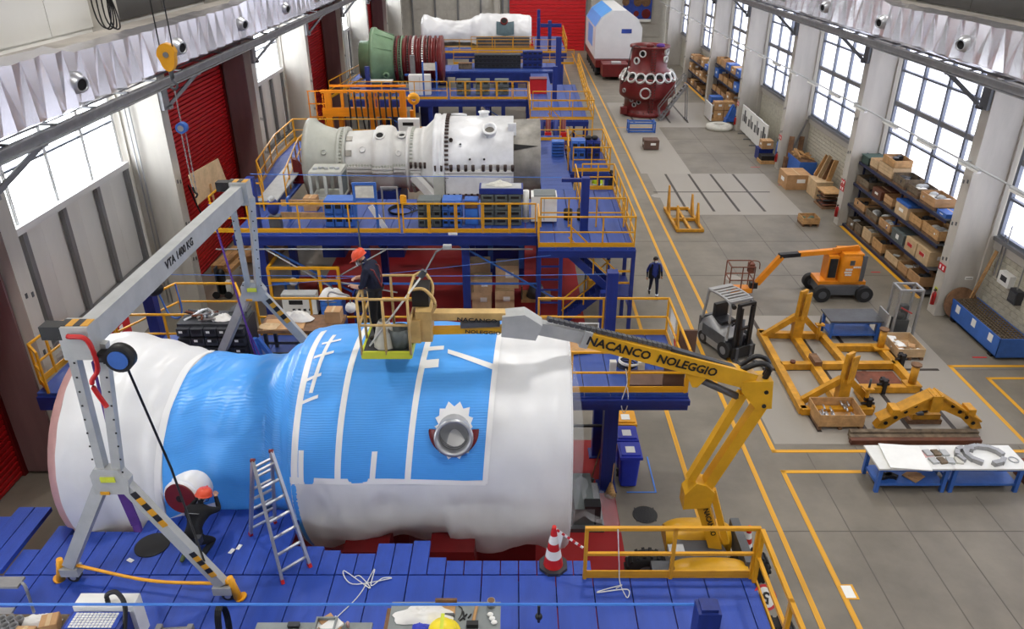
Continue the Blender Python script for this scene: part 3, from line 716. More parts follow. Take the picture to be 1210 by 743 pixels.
# ---------------------------------------------------------------- wrapped machine, near
T1Y, T1Z = 13.2, 4.25
t1y = lambda x: T1Y + .075 * min(0, x + 2)     # the machine stands slightly askew
W1 = [(-8.4, 1.9), (-8.1, 2.1), (-7.8, 2.12), (-7.2, 1.97), (-6.7, 1.76), (-6.25, 1.64), (-5.6, 1.53), (-5.1, 1.5), (-4.75, 1.52), (-4.4, 1.75), (-4.05, 2.06), (-3.7, 2.12), (-1, 2.12), (.7, 2.12), (1.0, 2.08), (1.06, 2.0)]
def w1(x, th, off=0.0):
    r = ip(x, W1); d = math.radians(th)
    r += .035 * NZ(x * .9, d * 1.3, 1.7) + .02 * NZ(x * 2.5 + 3, d * 3.2, .3)
    if -7.4 < x < -4.0:     # slack film between the two drums
        k = math.sin((x + 7.4) / 3.4 * PI); r += k * (.10 * NZ(x * 1.1, d * 1.7 + x * .5, 5.0) + .05 * abs(NZ(x * 3.1 + d * 2, d * 2.2 - x, 9.)))
        if th > 60: r += k * .22 * min(1, (th - 60) / 50) * (1 + .5 * NZ(x * 1.3, d * 2, 2.))
    if th > 84 and x > -4.15:   # loose white skirt
        k = min(1, (th - 84) / 14); r += k * (.05 + .09 * NZ(x * 1.2, d * 2.1, 7.7))
        if th > 100:
            q = min(1, (th - 100) / 40); r += q * ((.36 if x > -1.3 else .14) + .16 * NZ(x * 1.5, d * 2.5, 4.2))
    if x < -7.7 or th > 84: r += .02 * NZ(x * 5, d * 6, 0)
    r += off
    return (x, t1y(x) - r * math.sin(d), T1Z + r * math.cos(d))
t1 = thing('wrapped_gas_turbine', 'huge gas turbine shrink wrapped in white and blue film', 'turbine', (-4, T1Y, 0))
def patch(name, m, x0, x1, a0, a1, nu, nv, off=0.0, parent=None, thick=0.0):
    f0 = x0 if callable(x0) else (lambda a: x0); f1 = x1 if callable(x1) else (lambda a: x1)
    def fn(u, v):
        th = a0 + (a1 - a0) * v; x = f0(th) + (f1(th) - f0(th)) * u; return w1(x, th, off)
    return MB().grid(fn, nu, nv).build(name, m, parent or t1)
def rect_patch(name, m, q, off=.012, n=10, parent=None):
    """quad on the skin from four (x, theta) corners"""
    (a, b, c, d) = q
    def fn(u, v):
        x = (a[0] * (1 - u) + b[0] * u) * (1 - v) + (d[0] * (1 - u) + c[0] * u) * v
        th = (a[1] * (1 - u) + b[1] * u) * (1 - v) + (d[1] * (1 - u) + c[1] * u) * v
        return w1(x, th, off)
    return MB().grid(fn, 3 if n > 4 else n, n).build(name, m, parent or t1)
xb = lambda a: -6.25 - .003 * max(0, a) - .05 * math.sin(a * .05)
patch('white_film', 'wrap_white', -8.1, lambda a: xb(a) + .04, -180, 180, 40, 120)
def dome(u, v):
    a = u * 2 * PI; r = [2.1, 2.03, 1.84, 1.3, .0][min(4, int(v * 4 + .01))]; x = [-8.1, -8.28, -8.38, -8.44, -8.46][min(4, int(v * 4 + .01))]
    return (x, t1y(x) - r * math.sin(a), T1Z + r * math.cos(a))
MB().grid(dome, 48, 4, True, True).build('end_film', 'wrap_pink', t1, 'pink tinted film over the end')
patch('blue_film', 'wrap_blue', xb, -4.0, -180, 180, 44, 140, .006)
xr = lambda a: -.3 - .0033 * max(0, a)
patch('blue_film', 'wrap_blue', -4.05, xr, -70, 84, 60, 90, .012)
patch('white_film', 'wrap_white', -4.1, -.25, 82, 290, 60, 120, .004)
patch('white_film', 'wrap_white', xr, 1.04, -180, 180, 26, 140, .004)
def cap(u, v):
    th = u * 360 - 180; x, y, z = w1(1.04, th, .004); k = v
    return (1.04 + .1 * math.sin(k * PI / 2), y + (T1Y - y) * k, z + (T1Z - z) * k)
MB().grid(cap, 60, 6, True, True).build('end_film', 'wrap_white', t1)
def flm(u, v):
    th = 10 + 110 * u; x, y, z = w1(1.0, th, .03); return (x + .22 * v * math.sin(u * PI), y - .06 * v, z)
MB().grid(flm, 24, 4).build('loose_film_edge', 'clear_film', t1)
tw = .055
def vt(x0, a0, x1, a1, w_=tw): return rect_patch('tape', 'tape_white', ((x0 - w_, a0), (x0 + w_, a0), (x1 + w_, a1), (x1 - w_, a1)), .02, 24)
vt(-2.98, -12, -3.24, 84); vt(-1.64, -5, -1.98, 84); vt(-2.55, 68, -2.62, 84, .05)
vt(-3.82, -10, -4.02, 84, .06); vt(-3.55, -2, -3.74, 38, .035); vt(-3.86, 66, -3.9, 84, .05)
for x0, x1, a in ((-3.72, -3.38, 4), (-3.8, -3.45, 14), (-3.9, -3.6, 28), (-3.95, -3.6, 40)): rect_patch('tape', 'tape_white', ((x0, a + 2.5), (x1, a - 1), (x1, a + .8), (x0, a + 4.2)), .024, 4)
for q in (((-1.72, 13), (-1.38, 11.5), (-1.38, 14.5), (-1.72, 16)), ((-1.75, 22), (-1.45, 21), (-1.45, 26), (-1.75, 27)), ((-1.3, 14), (-.35, 25), (-.35, 28.5), (-1.3, 17))): rect_patch('tape', 'tape_white', q, .024, 4)
rect_patch('tape', 'tape_white', ((-4.1, 80), (-.56, 84.5), (-.56, 87), (-4.1, 83.5)), .02, 4); vt(-.3, -5, -.57, 86, .05); vt(-6.25, -30, -6.6, 112, .05)
rect_patch('tape', 'tape_white', ((-6.9, 112), (-5.6, 104), (-5.6, 110), (-6.9, 119)), .03, 6)
# pipe stub with star of tape
def radial(x, th): d = math.radians(th); return Vector((0, -math.sin(d), math.cos(d))), Vector(w1(x, th))
n_, p_ = radial(-1.12, 58.5)
def oriented(mb, p, n):
    M = Matrix.Translation(p) @ Vector((0, 0, 1)).rotation_difference(n).to_matrix().to_4x4(); mb.v = [tuple(M @ Vector(q)) for q in mb.v]; return mb
n2 = (n_ + Vector((.05, -.15, -.25))).normalized()
star = MB(); pl = []
for k in range(32):
    a = k * 2 * PI / 32; r = (.33 + .2 * abs(math.sin(a)) ** 1.5) * (1.0 if k % 2 else .84) + .05 * NZ(k * .7, 1, 1); pl.append((r * math.cos(a), r * math.sin(a)))
star.prism(pl, .02); oriented(star, p_ + n_ * .02, n_); star.build('tape_collar', 'tape_white', t1)
pipe = MB().lathe([(.3, -.1), (.3, .02), (.31, .34), (.35, .36), (.35, .41), (.29, .42), (.27, .3), (.26, .1), (.0, .02)], n=28); oriented(pipe, p_, n2); nz = pipe.build('nozzle_pipe', 'alu', t1, 'open grey pipe stub')
for k in range(3): g = MB().lathe([(.262, .28 - k * .08), (.25, .26 - k * .08), (.262, .24 - k * .08)], n=24); oriented(g, p_, n2).build('inner_ring', 'steel_grey', nz)
for a0 in (PI * .98, -PI * .38): 
    fl = MB().lathe([(.3, .03), (.45, .03), (.45, .1), (.3, .1)], n=10, a0=a0, a1=a0 + PI * .4); oriented(fl, p_, n_).build('flange_segment', 'dark_red', t1)
# side valve opening with red flange
p_ = Vector((-6.05, T1Y - 2.05, T1Z - .05)); n_ = Vector((-.18, -1, .1)).normalized()
oriented(MB().lathe([(.36, -.3), (.36, .1), (.3, .14), (.34, .2), (.34, .26), (.26, .27)], n=24), p_, n_).build('wrapped_branch', 'wrap_white', t1)
vf = oriented(MB().cyl((0, 0, .2), (0, 0, .3), .3, n=28), p_, n_).build('branch_flange', 'dark_red', t1); oriented(MB().cyl((0, 0, .3), (0, 0, .31), .07, n=12), p_, n_).build('centre_hole', 'dark_hole', vf)
for xx, w_ in ((-7.6, .8), (-2.8, 1.2), (-.2, 1.2)):
    MB().bb(xx - w_ / 2, xx + w_ / 2, T1Y - 1.3, T1Y + 1.3, 0, T1Z - 1.6).build('support_block', 'dark_red', t1)
for xx in (-2.9, -1.25): MB().bb(xx - .4, xx + .45, T1Y - 2.3, T1Y - 1.6, 2.2, 2.9).build('frame_end', 'dark_red', t1)
# ---------------------------------------------------------------- silver machine
T2Y, T2Z = 33.5, 4.2
t2 = thing('silver_gas_turbine', 'bare silver and white gas turbine with pale flared inlet', 'turbine', (-4, T2Y, 0))
def seg(name, m, prof, par=None, n=56, Y0=None, Z0=None):
    return MB().lathe([(r, x) for x, r in prof], (0, T2Y if Y0 is None else Y0, T2Z if Z0 is None else Z0), 'X', n).build(name, m, par or t2)
seg('inlet_bell', 'casing_grey', [(-9.0, 0), (-9.0, 1.5), (-9.08, 1.7), (-9.08, 1.8), (-8.86, 1.8), (-8.82, 1.7), (-8.4, 1.48), (-7.9, 1.34), (-7.72, 1.3)])
seg('bolted_ring', 'casing_grey', [(-7.75, 1.28), (-7.75, 1.42), (-7.6, 1.42), (-7.6, 1.34), (-7.48, 1.34), (-7.48, 1.44), (-7.36, 1.44), (-7.36, 1.25)])
seg('compressor_casing', 'casing_white', [(-7.4, 1.24), (-6.9, 1.27), (-6.25, 1.3), (-6.15, 1.34), (-6.1, 1.45), (-5.95, 1.5), (-5.5, 1.5), (-5.35, 1.42), (-5.3, 1.24), (-4.72, 1.24)])
seg('mid_casing', 'casing_white', [(-4.75, 1.2), (-4.75, 1.42), (-4.62, 1.42), (-4.6, 1.36), (-4.15, 1.38), (-4.12, 1.44), (-4.02, 1.44), (-3.95, 1.45), (-3.5, 1.86)])
seg('main_flange', 'casing_silver', [(-3.52, 1.8), (-3.52, 2.0), (-3.34, 2.0), (-3.32, 1.95), (-3.2, 1.95), (-3.18, 2.0), (-3.02, 2.0), (-3.02, 1.88)])
seg('turbine_casing', 'casing_silver', [(-3.04, 1.9), (-.12, 1.9), (-.12, 1.7)])
seg('exhaust_casing', 'exhaust_grey', [(-.15, 1.74), (1.0, 1.78), (1.04, 1.74), (1.04, 1.4), (.6, .6), (.6, 0)])
# split-line flange and bolts
b = MB()
for x0, x1, r in ((-7.3, -6.2, 1.3), (-6.15, -5.3, 1.5), (-5.28, -4.75, 1.28), (-4.55, -4.1, 1.42), (-3.0, -.15, 1.92)):
    b.bb(x0, x1, T2Y - r - .1, T2Y - r + .25, T2Z - .02, T2Z + .07); b.bb(x0, x1, T2Y - r - .1, T2Y - r + .25, T2Z - .16, T2Z - .06)
b.split('split_flange', 'casing_white', t2)
b = MB()
for x0, x1, r, n in ((-7.25, -6.25, 1.3, 9), (-6.1, -5.35, 1.5, 7), (-5.25, -4.8, 1.28, 5)):
    for k in range(n): x = x0 + (x1 - x0) * k / (n - 1); b.cyl((x, T2Y - r - .03, T2Z + .07), (x, T2Y - r - .03, T2Z + .17), .035, n=6)
for k in range(56):
    a = k * 2 * PI / 56
    for xx, r in ((-7.56, 1.38), (-4.5, 1.39)): b.cyl((xx - .06, T2Y - r * math.sin(a), T2Z + r * math.cos(a)), (xx + .06, T2Y - r * math.sin(a), T2Z + r * math.cos(a)), .045, n=6)
b.build('small_bolts', 'casing_grey', t2, kind='stuff')
for k in range(9):
    x = -2.75 + k * .31 + (.12 if k > 3 else 0)
    MB().cyl((x, T2Y - 1.97, T2Z + .05), (x, T2Y - 1.97, T2Z + .32), .07, n=8).build('flange_bolt', 'bolt_dark', t2)
for x in (-4.5, -4.3, -4.1, -3.9, -3.42, -3.15): MB().cyl((x, T2Y - 1.5 - (.45 if x > -3.6 else 0), T2Z + .05), (x, T2Y - 1.5 - (.45 if x > -3.6 else 0), T2Z + .3), .06, n=8).build('flange_bolt', 'bolt_dark', t2)
for k in range(30):
    a = math.radians(-60 + 5.6 * k); r = 1.97
    MB().cyl((-3.02, T2Y - r * math.sin(a), T2Z + r * math.cos(a)), (-2.86, T2Y - r * math.sin(a), T2Z + r * math.cos(a)), .05, n=6).build('ring_bolt', 'bolt_dark', t2)
MB().bb(-3.0, -.2, T2Y - 2.0, T2Y - 1.4, T2Z - .95, T2Z - .17).build('lower_shelf', 'casing_silver', t2)
b = MB(); b.bb(-3.5, -3.05, T2Y - 2.12, T2Y - 1.6, T2Z - 1.5, T2Z - .1); b.build('support_foot', 'casing_grey', t2)
for k in range(9): b = MB().cyl((-2.9 + k * .25, T2Y - 2.0, T2Z - 1.0), (-2.9 + k * .25, T2Y - 2.0, T2Z - .92), .05, n=6); b.build('shelf_bolt', 'bolt_dark', t2)
MB().beam((-4.4, T2Y - 1.45, T2Z - .3), (-3.5, T2Y - 2.0, T2Z - 1.1), .3, .35).build('lower_cone_rib', 'casing_white', t2)
def port(x, th, r0, R, h, m='casing_silver', Y0=None, Z0=None, par=None, hole='dark_hole', rim='flange_bright'):
    par = par or t2; Y0 = T2Y if Y0 is None else Y0; Z0 = T2Z if Z0 is None else Z0; d = math.radians(th); n = Vector((0, -math.sin(d), math.cos(d))); p = Vector((x, Y0, Z0)) + n * R
    o = oriented(MB().lathe([(r0, -.15), (r0, h - .08), (r0 * 1.22, h - .06), (r0 * 1.22, h), (r0 * .82, h), (r0 * .8, -.05)], n=24), p, n).build('port', m, par)
    oriented(MB().cyl((0, 0, h * .3), (0, 0, h * .3 + .01), r0 * .81, n=20), p, n).build('port_opening', hole, o)
port(-1.12, 38, .27, 1.9, .28, hole='exhaust_grey'); port(-1.4, -3, .2, 1.9, .22); port(-2.55, -20, .3, 1.88, .1); port(-5.85, 32, .19, 1.5, .04, 'casing_white'); port(-4.95, 22, .17, 1.24, .12, 'casing_white')
port(-2.75, 50, .07, 1.9, .1, 'bolt_dark'); port(-2.35, 56, .06, 1.9, .1, 'casing_silver'); port(-1.95, 74, .06, 1.9, .1, 'casing_silver'); port(-1.35, 74, .06, 1.9, .1, 'casing_silver')
port(-8.2, 62, .1, 1.45, .08, 'casing_grey', hole='casing_grey'); port(-6.6, 55, .12, 1.28, .06, 'casing_white', hole='casing_white'); port(-5.05, 62, .1, 1.24, .08, 'casing_white', hole='casing_white')
for x, th in ((-7.2, 30), (-7.2, 62)): 
    d = math.radians(th); n = Vector((0, -math.sin(d), math.cos(d))); oriented(MB().box((0, 0, 0), (.26, .26, .04)), Vector((x, T2Y, T2Z)) + n * 1.27, n).build('inspection_patch', 'exhaust_grey', t2)
b = MB(); b.bb(-.35, .0, T2Y - 1.1, T2Y - .9, T2Z + 1.35, T2Z + 1.85); b.build('lifting_lug', 'casing_silver', t2)
b = MB().add([(-.1, T2Y - 1.45, T2Z + 1.08), (.95, T2Y - 1.5, T2Z + 1.0), (-.1, T2Y - 1.6, T2Z + .86)], [(0, 1, 2)]); b.build('exhaust_slot', 'dark_hole', t2)
for xx in (-8.3, -5.6, -1.6):
    b = MB().bb(xx - .5, xx + .5, T2Y - 1.2, T2Y + 1.2, 0, T2Z - 1.1); b.build('support_block', 'steel_blue', t2)
# ---------------------------------------------------------------- green and maroon machine
T3Y, T3Z = 55.3, 5.2
t3 = thing('green_maroon_turbine', 'gas turbine with green flared inlet and maroon bolted casing', 'turbine', (-7, T3Y, 0))
S3 = lambda n, m, p: seg(n, m, p, t3, 44, T3Y, T3Z)
S3('inlet_bell', 'casing_green', [(-9.75, 0), (-9.75, 1.7), (-9.85, 2.0), (-9.85, 2.12), (-9.6, 2.12), (-9.55, 2.0), (-9.0, 1.78), (-8.5, 1.6), (-8.3, 1.45)])
S3('inlet_shroud', 'casing_green', [(-10.7, .0), (-10.7, 1.25), (-9.8, 1.25)])
for a in (-10, 25, 60, 95): 
    d = math.radians(a); b = MB().beam((-9.7, T3Y - 1.98 * math.sin(d), T3Z + 1.98 * math.cos(d)), (-8.4, T3Y - 1.56 * math.sin(d), T3Z + 1.56 * math.cos(d)), .08, .14); b.build('inlet_rib', 'casing_green', t3)
b = MB().lathe([(.12, -.08), (.22, -.08), (.22, .08), (.12, .08), (.12, -.08)], (-8.8, T3Y - 1.75, T3Z - .75), 'Y', 16); b.build('lifting_eye', 'casing_green', t3)
xx = [-8.3, -8.05, -7.75, -7.5, -7.2, -6.85, -6.5, -6.2, -5.85, -5.5, -5.2]
for k in range(len(xx) - 1):
    m = 'casing_green' if k in (1,) else 'casing_maroon'; r = 1.42
    S3('casing_ring', m, [(xx[k], r - .1), (xx[k], r), (xx[k] + .08, r), (xx[k + 1] - .1, r + .01), (xx[k + 1] - .08, r + .17), (xx[k + 1], r + .17), (xx[k + 1], r - .1)])
    for q in range(30):
        a = math.radians(-70 + 6.2 * q); rr = r + .1
        if k in (0, 1, 3, 4, 6, 7): MB().cyl((xx[k + 1] - .2, T3Y - rr * math.sin(a), T3Z + rr * math.cos(a)), (xx[k + 1] - .06, T3Y - rr * math.sin(a), T3Z + rr * math.cos(a)), .06, n=6).build('ring_bolt', 'flange_bright' if k in (4, 6) else 'bolt_dark', t3)
S3('end_cover', 'casing_maroon', [(-5.2, 1.3), (-5.2, 1.6), (-5.05, 1.6), (-5.05, .5), (-5.05, 0)])
for xx in (-9.0, -6.2): MB().bb(xx - .5, xx + .5, T3Y - 1.2, T3Y + 1.2, 0, T3Z - 1.1).build('support_block', 'steel_blue', t3)
# ---------------------------------------------------------------- far wrapped machine
T4Y, T4Z = 75.5, 4.4
t4 = thing('white_wrapped_turbine', 'far turbine under crumpled white sheeting near the red end door', 'turbine', (-4, T4Y, 0))
W4 = [(-8.7, 1.5), (-8.5, 1.75), (-7.5, 1.45), (-6.0, 1.25), (-4.3, 1.35), (-3.6, 1.75), (-3.2, 1.9), (-.5, 1.85), (1.2, 1.75), (1.4, 1.55)]
def w4(u, v):
    x = -8.7 + 10.1 * u; a = -PI * .62 + v * PI * 1.24; r = ip(x, W4) + .12 * NZ(x * 1.3, a * 2, 3.3) + .06 * NZ(x * 3, a * 5, 8)
    return (x, T4Y - r * math.sin(a), T4Z + r * math.cos(a))
MB().grid(w4, 60, 40).build('white_sheet', 'wrap_white', t4)
MB().lathe([(0, -8.5), (1.3, -8.4), (1.0, -6), (1.0, -4.5), (1.55, -3), (1.5, 1.1), (0, 1.1)], (0, T4Y, T4Z), 'X', 32).build('casing', 'exhaust_grey', t4)
n_ = Vector((0, -.75, .65)).normalized(); p_ = Vector((-1.1, T4Y, T4Z)) + n_ * 1.9
oriented(MB().cyl((0, 0, -.3), (0, 0, .25), .34, n=18), p_, n_).build('branch_pipe', 'dark_red', t4); oriented(MB().cyl((0, 0, .25), (0, 0, .26), .26, n=18), p_, n_).build('pipe_opening', 'dark_hole', t4)
def w4b(u, v):
    x = -1.8 + 1.6 * u; a = math.radians(52 + 34 * v - 8 * abs(u - .5)); r = 2.02 + .03 * NZ(x * 4, a * 4, 1); return (x, T4Y - r * math.sin(a), T4Z + r * math.cos(a))
MB().grid(w4b, 8, 8).build('open_patch', 'teal_top', t4, 'bare blue grey patch')
MB().bb(-8, -6.6, T4Y - 1, T4Y + 1, 0, 3.2).build('support_block', 'steel_blue', t4); MB().bb(-2, 0, T4Y - 1, T4Y + 1, 0, 2.9).build('support_block', 'steel_blue', t4)
# ---------------------------------------------------------------- maroon vertical casing on the floor
CX_, CY_ = 10.4, 62.4
tc = thing('turbine_casing_upright', 'upright dark red turbine casing with ring of oval ports on floor', 'casing', (CX_, CY_, 0))
MB().lathe([(1.9, 0), (1.98, .08), (1.98, .3), (1.8, .42), (1.74, .6), (1.72, 1.2), (1.85, 1.32), (2.12, 1.5), (2.18, 1.7), (2.16, 2.6), (2.1, 2.9), (1.75, 3.3), (1.42, 3.55), (1.38, 5.05), (1.55, 5.1), (1.55, 5.25), (1.2, 5.25), (1.1, 4.4)], (CX_, CY_, 0), 'Z', 56).build('shell', 'casing_maroon', tc)
MB().cyl((CX_, CY_, 5.0), (CX_, CY_, 5.02), 1.15, n=32).build('open_top', 'dark_hole', tc)
def zport(ang, z, r, Rr, tilt, h=.1, sx=1.0, rim='flange_bright', hole='dark_hole', name='port'):
    a = math.radians(ang); n = Vector((math.sin(a) * math.cos(tilt), -math.cos(a) * math.cos(tilt), math.sin(tilt))); p = Vector((CX_ + math.sin(a) * Rr, CY_ - math.cos(a) * Rr, z))
    o = oriented(MB().lathe([(r * 1.35, -.2), (r * 1.35, h), (r, h), (r * .95, -.1)], n=20), p, n).build(name, rim, tc); oriented(MB().cyl((0, 0, -.02), (0, 0, .0), r * .98, n=18), p, n).build('port_opening', hole, o)
for k in range(17): zport(-88 + k * 21, 3.02, .31, 2.0, .55, .12)
for ang in (-34, 66): zport(ang + 22, 1.95, .33, 2.12, 0, .1)
for ang, z in ((-50, 4.2), (-30, 4.75), (52, 4.3), (56, 4.85)): zport(ang, z, .2, 1.4, 0, .12)
for ang, z in ((-40, .95), (-28, 1.2), (-48, 1.3), (-62, 2.0)): zport(ang, z, .13, 1.75 if z < 1.4 else 2.15, 0, .12, rim='fork_silver')
b = MB()
for k in range(22):
    z = .5 + k * .215; R = 2.2 if 1.5 < z < 2.9 else (1.8 if z < 1.5 else 1.46 if z > 3.4 else 1.95)
    for dx in (-.12, .12): b.cyl((CX_ + .1 + dx, CY_ - R - .02, z), (CX_ + .1 + dx, CY_ - R - .12, z), .05, n=6)
b.build('split_bolts', 'bolt_dark', tc, kind='stuff')
for z0, z1, R in ((.45, 1.3, 1.78), (1.55, 2.85, 2.2), (3.5, 5.1, 1.46)): MB().bb(CX_ - .1, CX_ + .3, CY_ - R - .05, CY_ - R + .3, z0, z1).build('split_flange', 'casing_maroon', tc)
b = MB(); 
for k in range(28): a = k * 2 * PI / 28; b.cyl((CX_ + 1.86 * math.sin(a), CY_ - 1.86 * math.cos(a), .28), (CX_ + 1.86 * math.sin(a), CY_ - 1.86 * math.cos(a), .4), .06, n=6)
b.build('base_bolts', 'bolt_dark', tc, kind='stuff')
MB().box((CX_ - 1.9, CY_ - 1.0, .45), (.5, .5, .5)).build('foot_lug', 'casing_maroon', tc)
for x, m in ((-.2, 'purple'), (.6, 'purple')): b = MB().ball((CX_ + x, CY_ - 1.2, 5.35), .24, s=(1.4, .8, .7)); b.build('rag_bundle', 'casing_maroon' if x < 0 else m, tc)
b = MB().tube(curve_pts([(CX_ - .8, CY_ - 1.2, 5.2), (CX_ - 1.5, CY_ - 1.3, 5.3), (CX_ - 1.75, CY_ - 1.5, 4.4), (CX_ - 2.0, CY_ - 1.7, 3.2), (CX_ - 2.25, CY_ - 1.6, 2.6)], 6), .04); b.build('hanging_cable', 'black', tc)
# grey step ladder beside it
ts = thing('access_steps', 'grey mobile access steps leaning at the dark red casing', 'steps', (12.1, 59.9, 0))
b = MB(); 
for y in (59.6, 60.3): b.beam((11.2, y, .1), (13.0, y, 2.7), .06, .12); b.beam((13.0, y, 2.7), (13.2, y, 0), .06, .06); b.beam((11.0, y, 1.0), (12.8, y, 3.5), .05, .05); b.beam((11.2, y, .1), (11.0, y, 1.0), .05, .05); b.beam((12.9, y, 2.6), (12.8, y, 3.5), .05, .05); b.beam((12.1, y, 1.4), (11.9, y, 2.3), .04, .04)
b.split('side_frame', 'steel_grey', ts)
for k in range(9): piece('tread', 'steel_grey', (11.35 + k * .2, 59.95, .35 + k * .29), (.26, .7, .05), ts)
for x in (11.1, 13.2): piece('wheel_bar', 'steel_grey', (x, 59.95, .1), (.08, 1.1, .08), ts)
# ---------------------------------------------------------------- wrapped generator on the trailer
tg = thing('wrapped_generator', 'tall white wrapped generator with blue film roof on red trailer', 'generator', (10.0, 84, 1.6))
prof = [(-2.3, 0), (-2.3, 2.9), (-1.75, 3.8), (-.7, 4.5), (.7, 4.5), (1.75, 3.8), (2.3, 2.9), (2.3, 0)]
b = MB().prism([(x + 10.15, z + 1.6) for x, z in prof], 11.5, Matrix(((1, 0, 0, 0), (0, 0, 1, 80.0), (0, 1, 0, 0), (0, 0, 0, 1))))
b.build('white_film', 'wrap_white', tg)
def gb(u, v):
    i = u * 2; k = min(1, int(i)); f = i - k; a, c = (prof[k + 1], prof[k + 2]); x = a[0] + (c[0] - a[0]) * f; z = a[1] + (c[1] - a[1]) * f
    return (10.15 + x * 1.006, 80.6 + v * 10.5, 1.62 + z * 1.004)
MB().grid(gb, 8, 4, False).build('blue_film', 'wrap_blue', tg)
for z0 in (1.4,): MB().bb(7.82, 7.86, 83, 88, z0 + 1.0, z0 + 2.9).build('blue_film', 'wrap_blue', tg)
MB().bb(10.4, 11.4, 79.97, 80.0, 4.0, 4.4).build('name_plate', 'poster_blue', tg); 
tr = thing('trailer', 'dark red low transporter trailer under the white generator', 'trailer', (10, 84, 0))
MB().bb(7.9, 12.4, 79.4, 92, .85, 1.55).build('bed', 'casing_maroon', tr); MB().bb(8.4, 10.9, 77.0, 79.4, .35, 1.5).build('power_unit', 'casing_maroon', tr)
MB().bb(9.3, 10.2, 77.3, 78.3, 1.5, 1.65).build('vent', 'light_grey', tr)
for k in range(6):
    for x in (8.2, 12.0): MB().cyl((x - .25, 80.2 + k * 1.9, .42), (x + .25, 80.2 + k * 1.9, .42), .42, n=18).build('wheel', 'rubber', tr)
# poster on the end wall
tp = thing('wall_poster', 'blue poster with photo discs on the end wall', 'poster', (14.4, YB - .2, 5))
MB().bb(12.6, 16.0, YB - .16, YB - .1, 3.3, 8.4).build('sheet', 'poster_blue', tp)
rp = random.Random(4)
for k in range(9):
    x, z = 13.0 + (k % 3) * 1.2 + rp.uniform(-.2, .2), 4.2 + (k // 3) * 1.3; MB().cyl((x, YB - .17, z), (x, YB - .18, z), rp.uniform(.3, .55), n=18).build('photo_disc', rp.choice(['casing_maroon', 'casing_white', 'wood_dark', 'light_grey']), tp)
MB().bb(12.6, 16.0, YB - .18, YB - .165, 3.3, 3.6).build('white_strip', 'paper', tp)
# ================================================================ people
def person(label, loc, rz, J, R, slots, extras=None, name='person'):
    """J joints (local), bones list with slot; one continuous skinned body"""
    bones = [('pelvis', 'waist', 0), ('waist', 'chest', 0), ('chest', 'neck', 0), ('neck', 'head', 4), ('head', 'crown', 4)]
    for s in 'LR':
        bones += [('chest', 'sh' + s, 0), ('sh' + s, 'el' + s, 0), ('el' + s, 'wr' + s, 1), ('wr' + s, 'ha' + s, 4), ('pelvis', 'hip' + s, 2), ('hip' + s, 'kn' + s, 2), ('kn' + s, 'an' + s, 2), ('an' + s, 'to' + s, 3)]
    names = list(dict.fromkeys([n for b in bones for n in b[:2]])); idx = {n: i for i, n in enumerate(names)}
    rad = dict(pelvis=(.155, .125), waist=(.145, .11), chest=(.165, .12), neck=(.055, .06), head=(.085, .095), crown=(.075, .085))
    for s in 'LR': rad.update({'sh' + s: (.075, .08), 'el' + s: (.052, .052), 'wr' + s: (.036, .03), 'ha' + s: (.04, .025), 'hip' + s: (.095, .1), 'kn' + s: (.066, .068), 'an' + s: (.05, .05), 'to' + s: (.045, .035)})
    rad.update(R or {})
    me = bpy.data.meshes.new('sk'); me.from_pydata([J[n] for n in names], [(idx[a], idx[b]) for a, b, _ in bones], [])
    ob = bpy.data.objects.new('sk', me); COL.objects.link(ob); md = ob.modifiers.new('Skin', 'SKIN'); md.use_smooth_shade = True
    for i, n in enumerate(names): me.skin_vertices[0].data[i].radius = rad[n]; me.skin_vertices[0].data[i].use_root = (n == 'pelvis')
    sb = ob.modifiers.new('s', 'SUBSURF'); sb.levels = 2; sb.render_levels = 2
    dg = bpy.context.evaluated_depsgraph_get(); ev = bpy.data.meshes.new_from_object(ob.evaluated_get(dg)); bpy.data.objects.remove(ob, do_unlink=True)
    b = MB(); b.v = [tuple(v.co) for v in ev.vertices]
    segs = [(Vector(J[a]), Vector(J[c]), sl, (sum(rad[a]) + sum(rad[c])) / 4) for a, c, sl in bones]
    for p in ev.polygons:
        c = p.center; best = None
        for a, q, sl, r in segs:
            d = q - a; t_ = max(0, min(1, (c - a).dot(d) / max(1e-6, d.length_squared))); k = (c - (a + d * t_)).length / r
            if best is None or k < best[0]: best = (k, sl)
        b.f.append(tuple(p.vertices)); b.fm.append(best[1]); b.fs.append(True)
    # hands: five fingers each; face: nose, ears, brow
    for s in 'LR':
        h, w_ = Vector(J['ha' + s]), Vector(J['wr' + s]); d, sd, up = frame_of(h - w_)
        b.mi = 4
        for k, (o, L) in enumerate(((-.03, .06), (-.01, .075), (.01, .07), (.03, .055))):
            p = h + sd * o; b.tube([p - d * .01, p + d * (L * .5) - up * .008, p + d * L * .85 - up * .03], .009, 6)
        p = w_.lerp(h, .5); b.tube([p, p + sd * .04 + d * .02, p + sd * .05 + d * .055 - up * .015], .0095, 6)
    hd, fw = Vector(J['head']), Vector(J['face']).normalized(); up = (Vector(J['crown']) - hd).normalized(); sd = fw.cross(up).normalized()
    b.mi = 4; b.ball(hd + fw * .1 + up * .01, .018, 8, 6); b.ball(hd + sd * .088 + up * .01, .025, 8, 6, (.5, 1, 1)); b.ball(hd - sd * .088 + up * .01, .025, 8, 6, (.5, 1, 1))
    b.mi = 5
    for k in (-1, 1): b.ball(hd + fw * .086 + sd * .032 * k + up * .035, .011, 8, 6)
    root = thing(name, label, 'person', loc, rz, local=True)
    o = bpy.data.objects.new('body', b.mesh('body', slots + ['black'])); COL.objects.link(o); o.parent = root
    if extras: extras(root, hd, fw, up, sd)
    return root
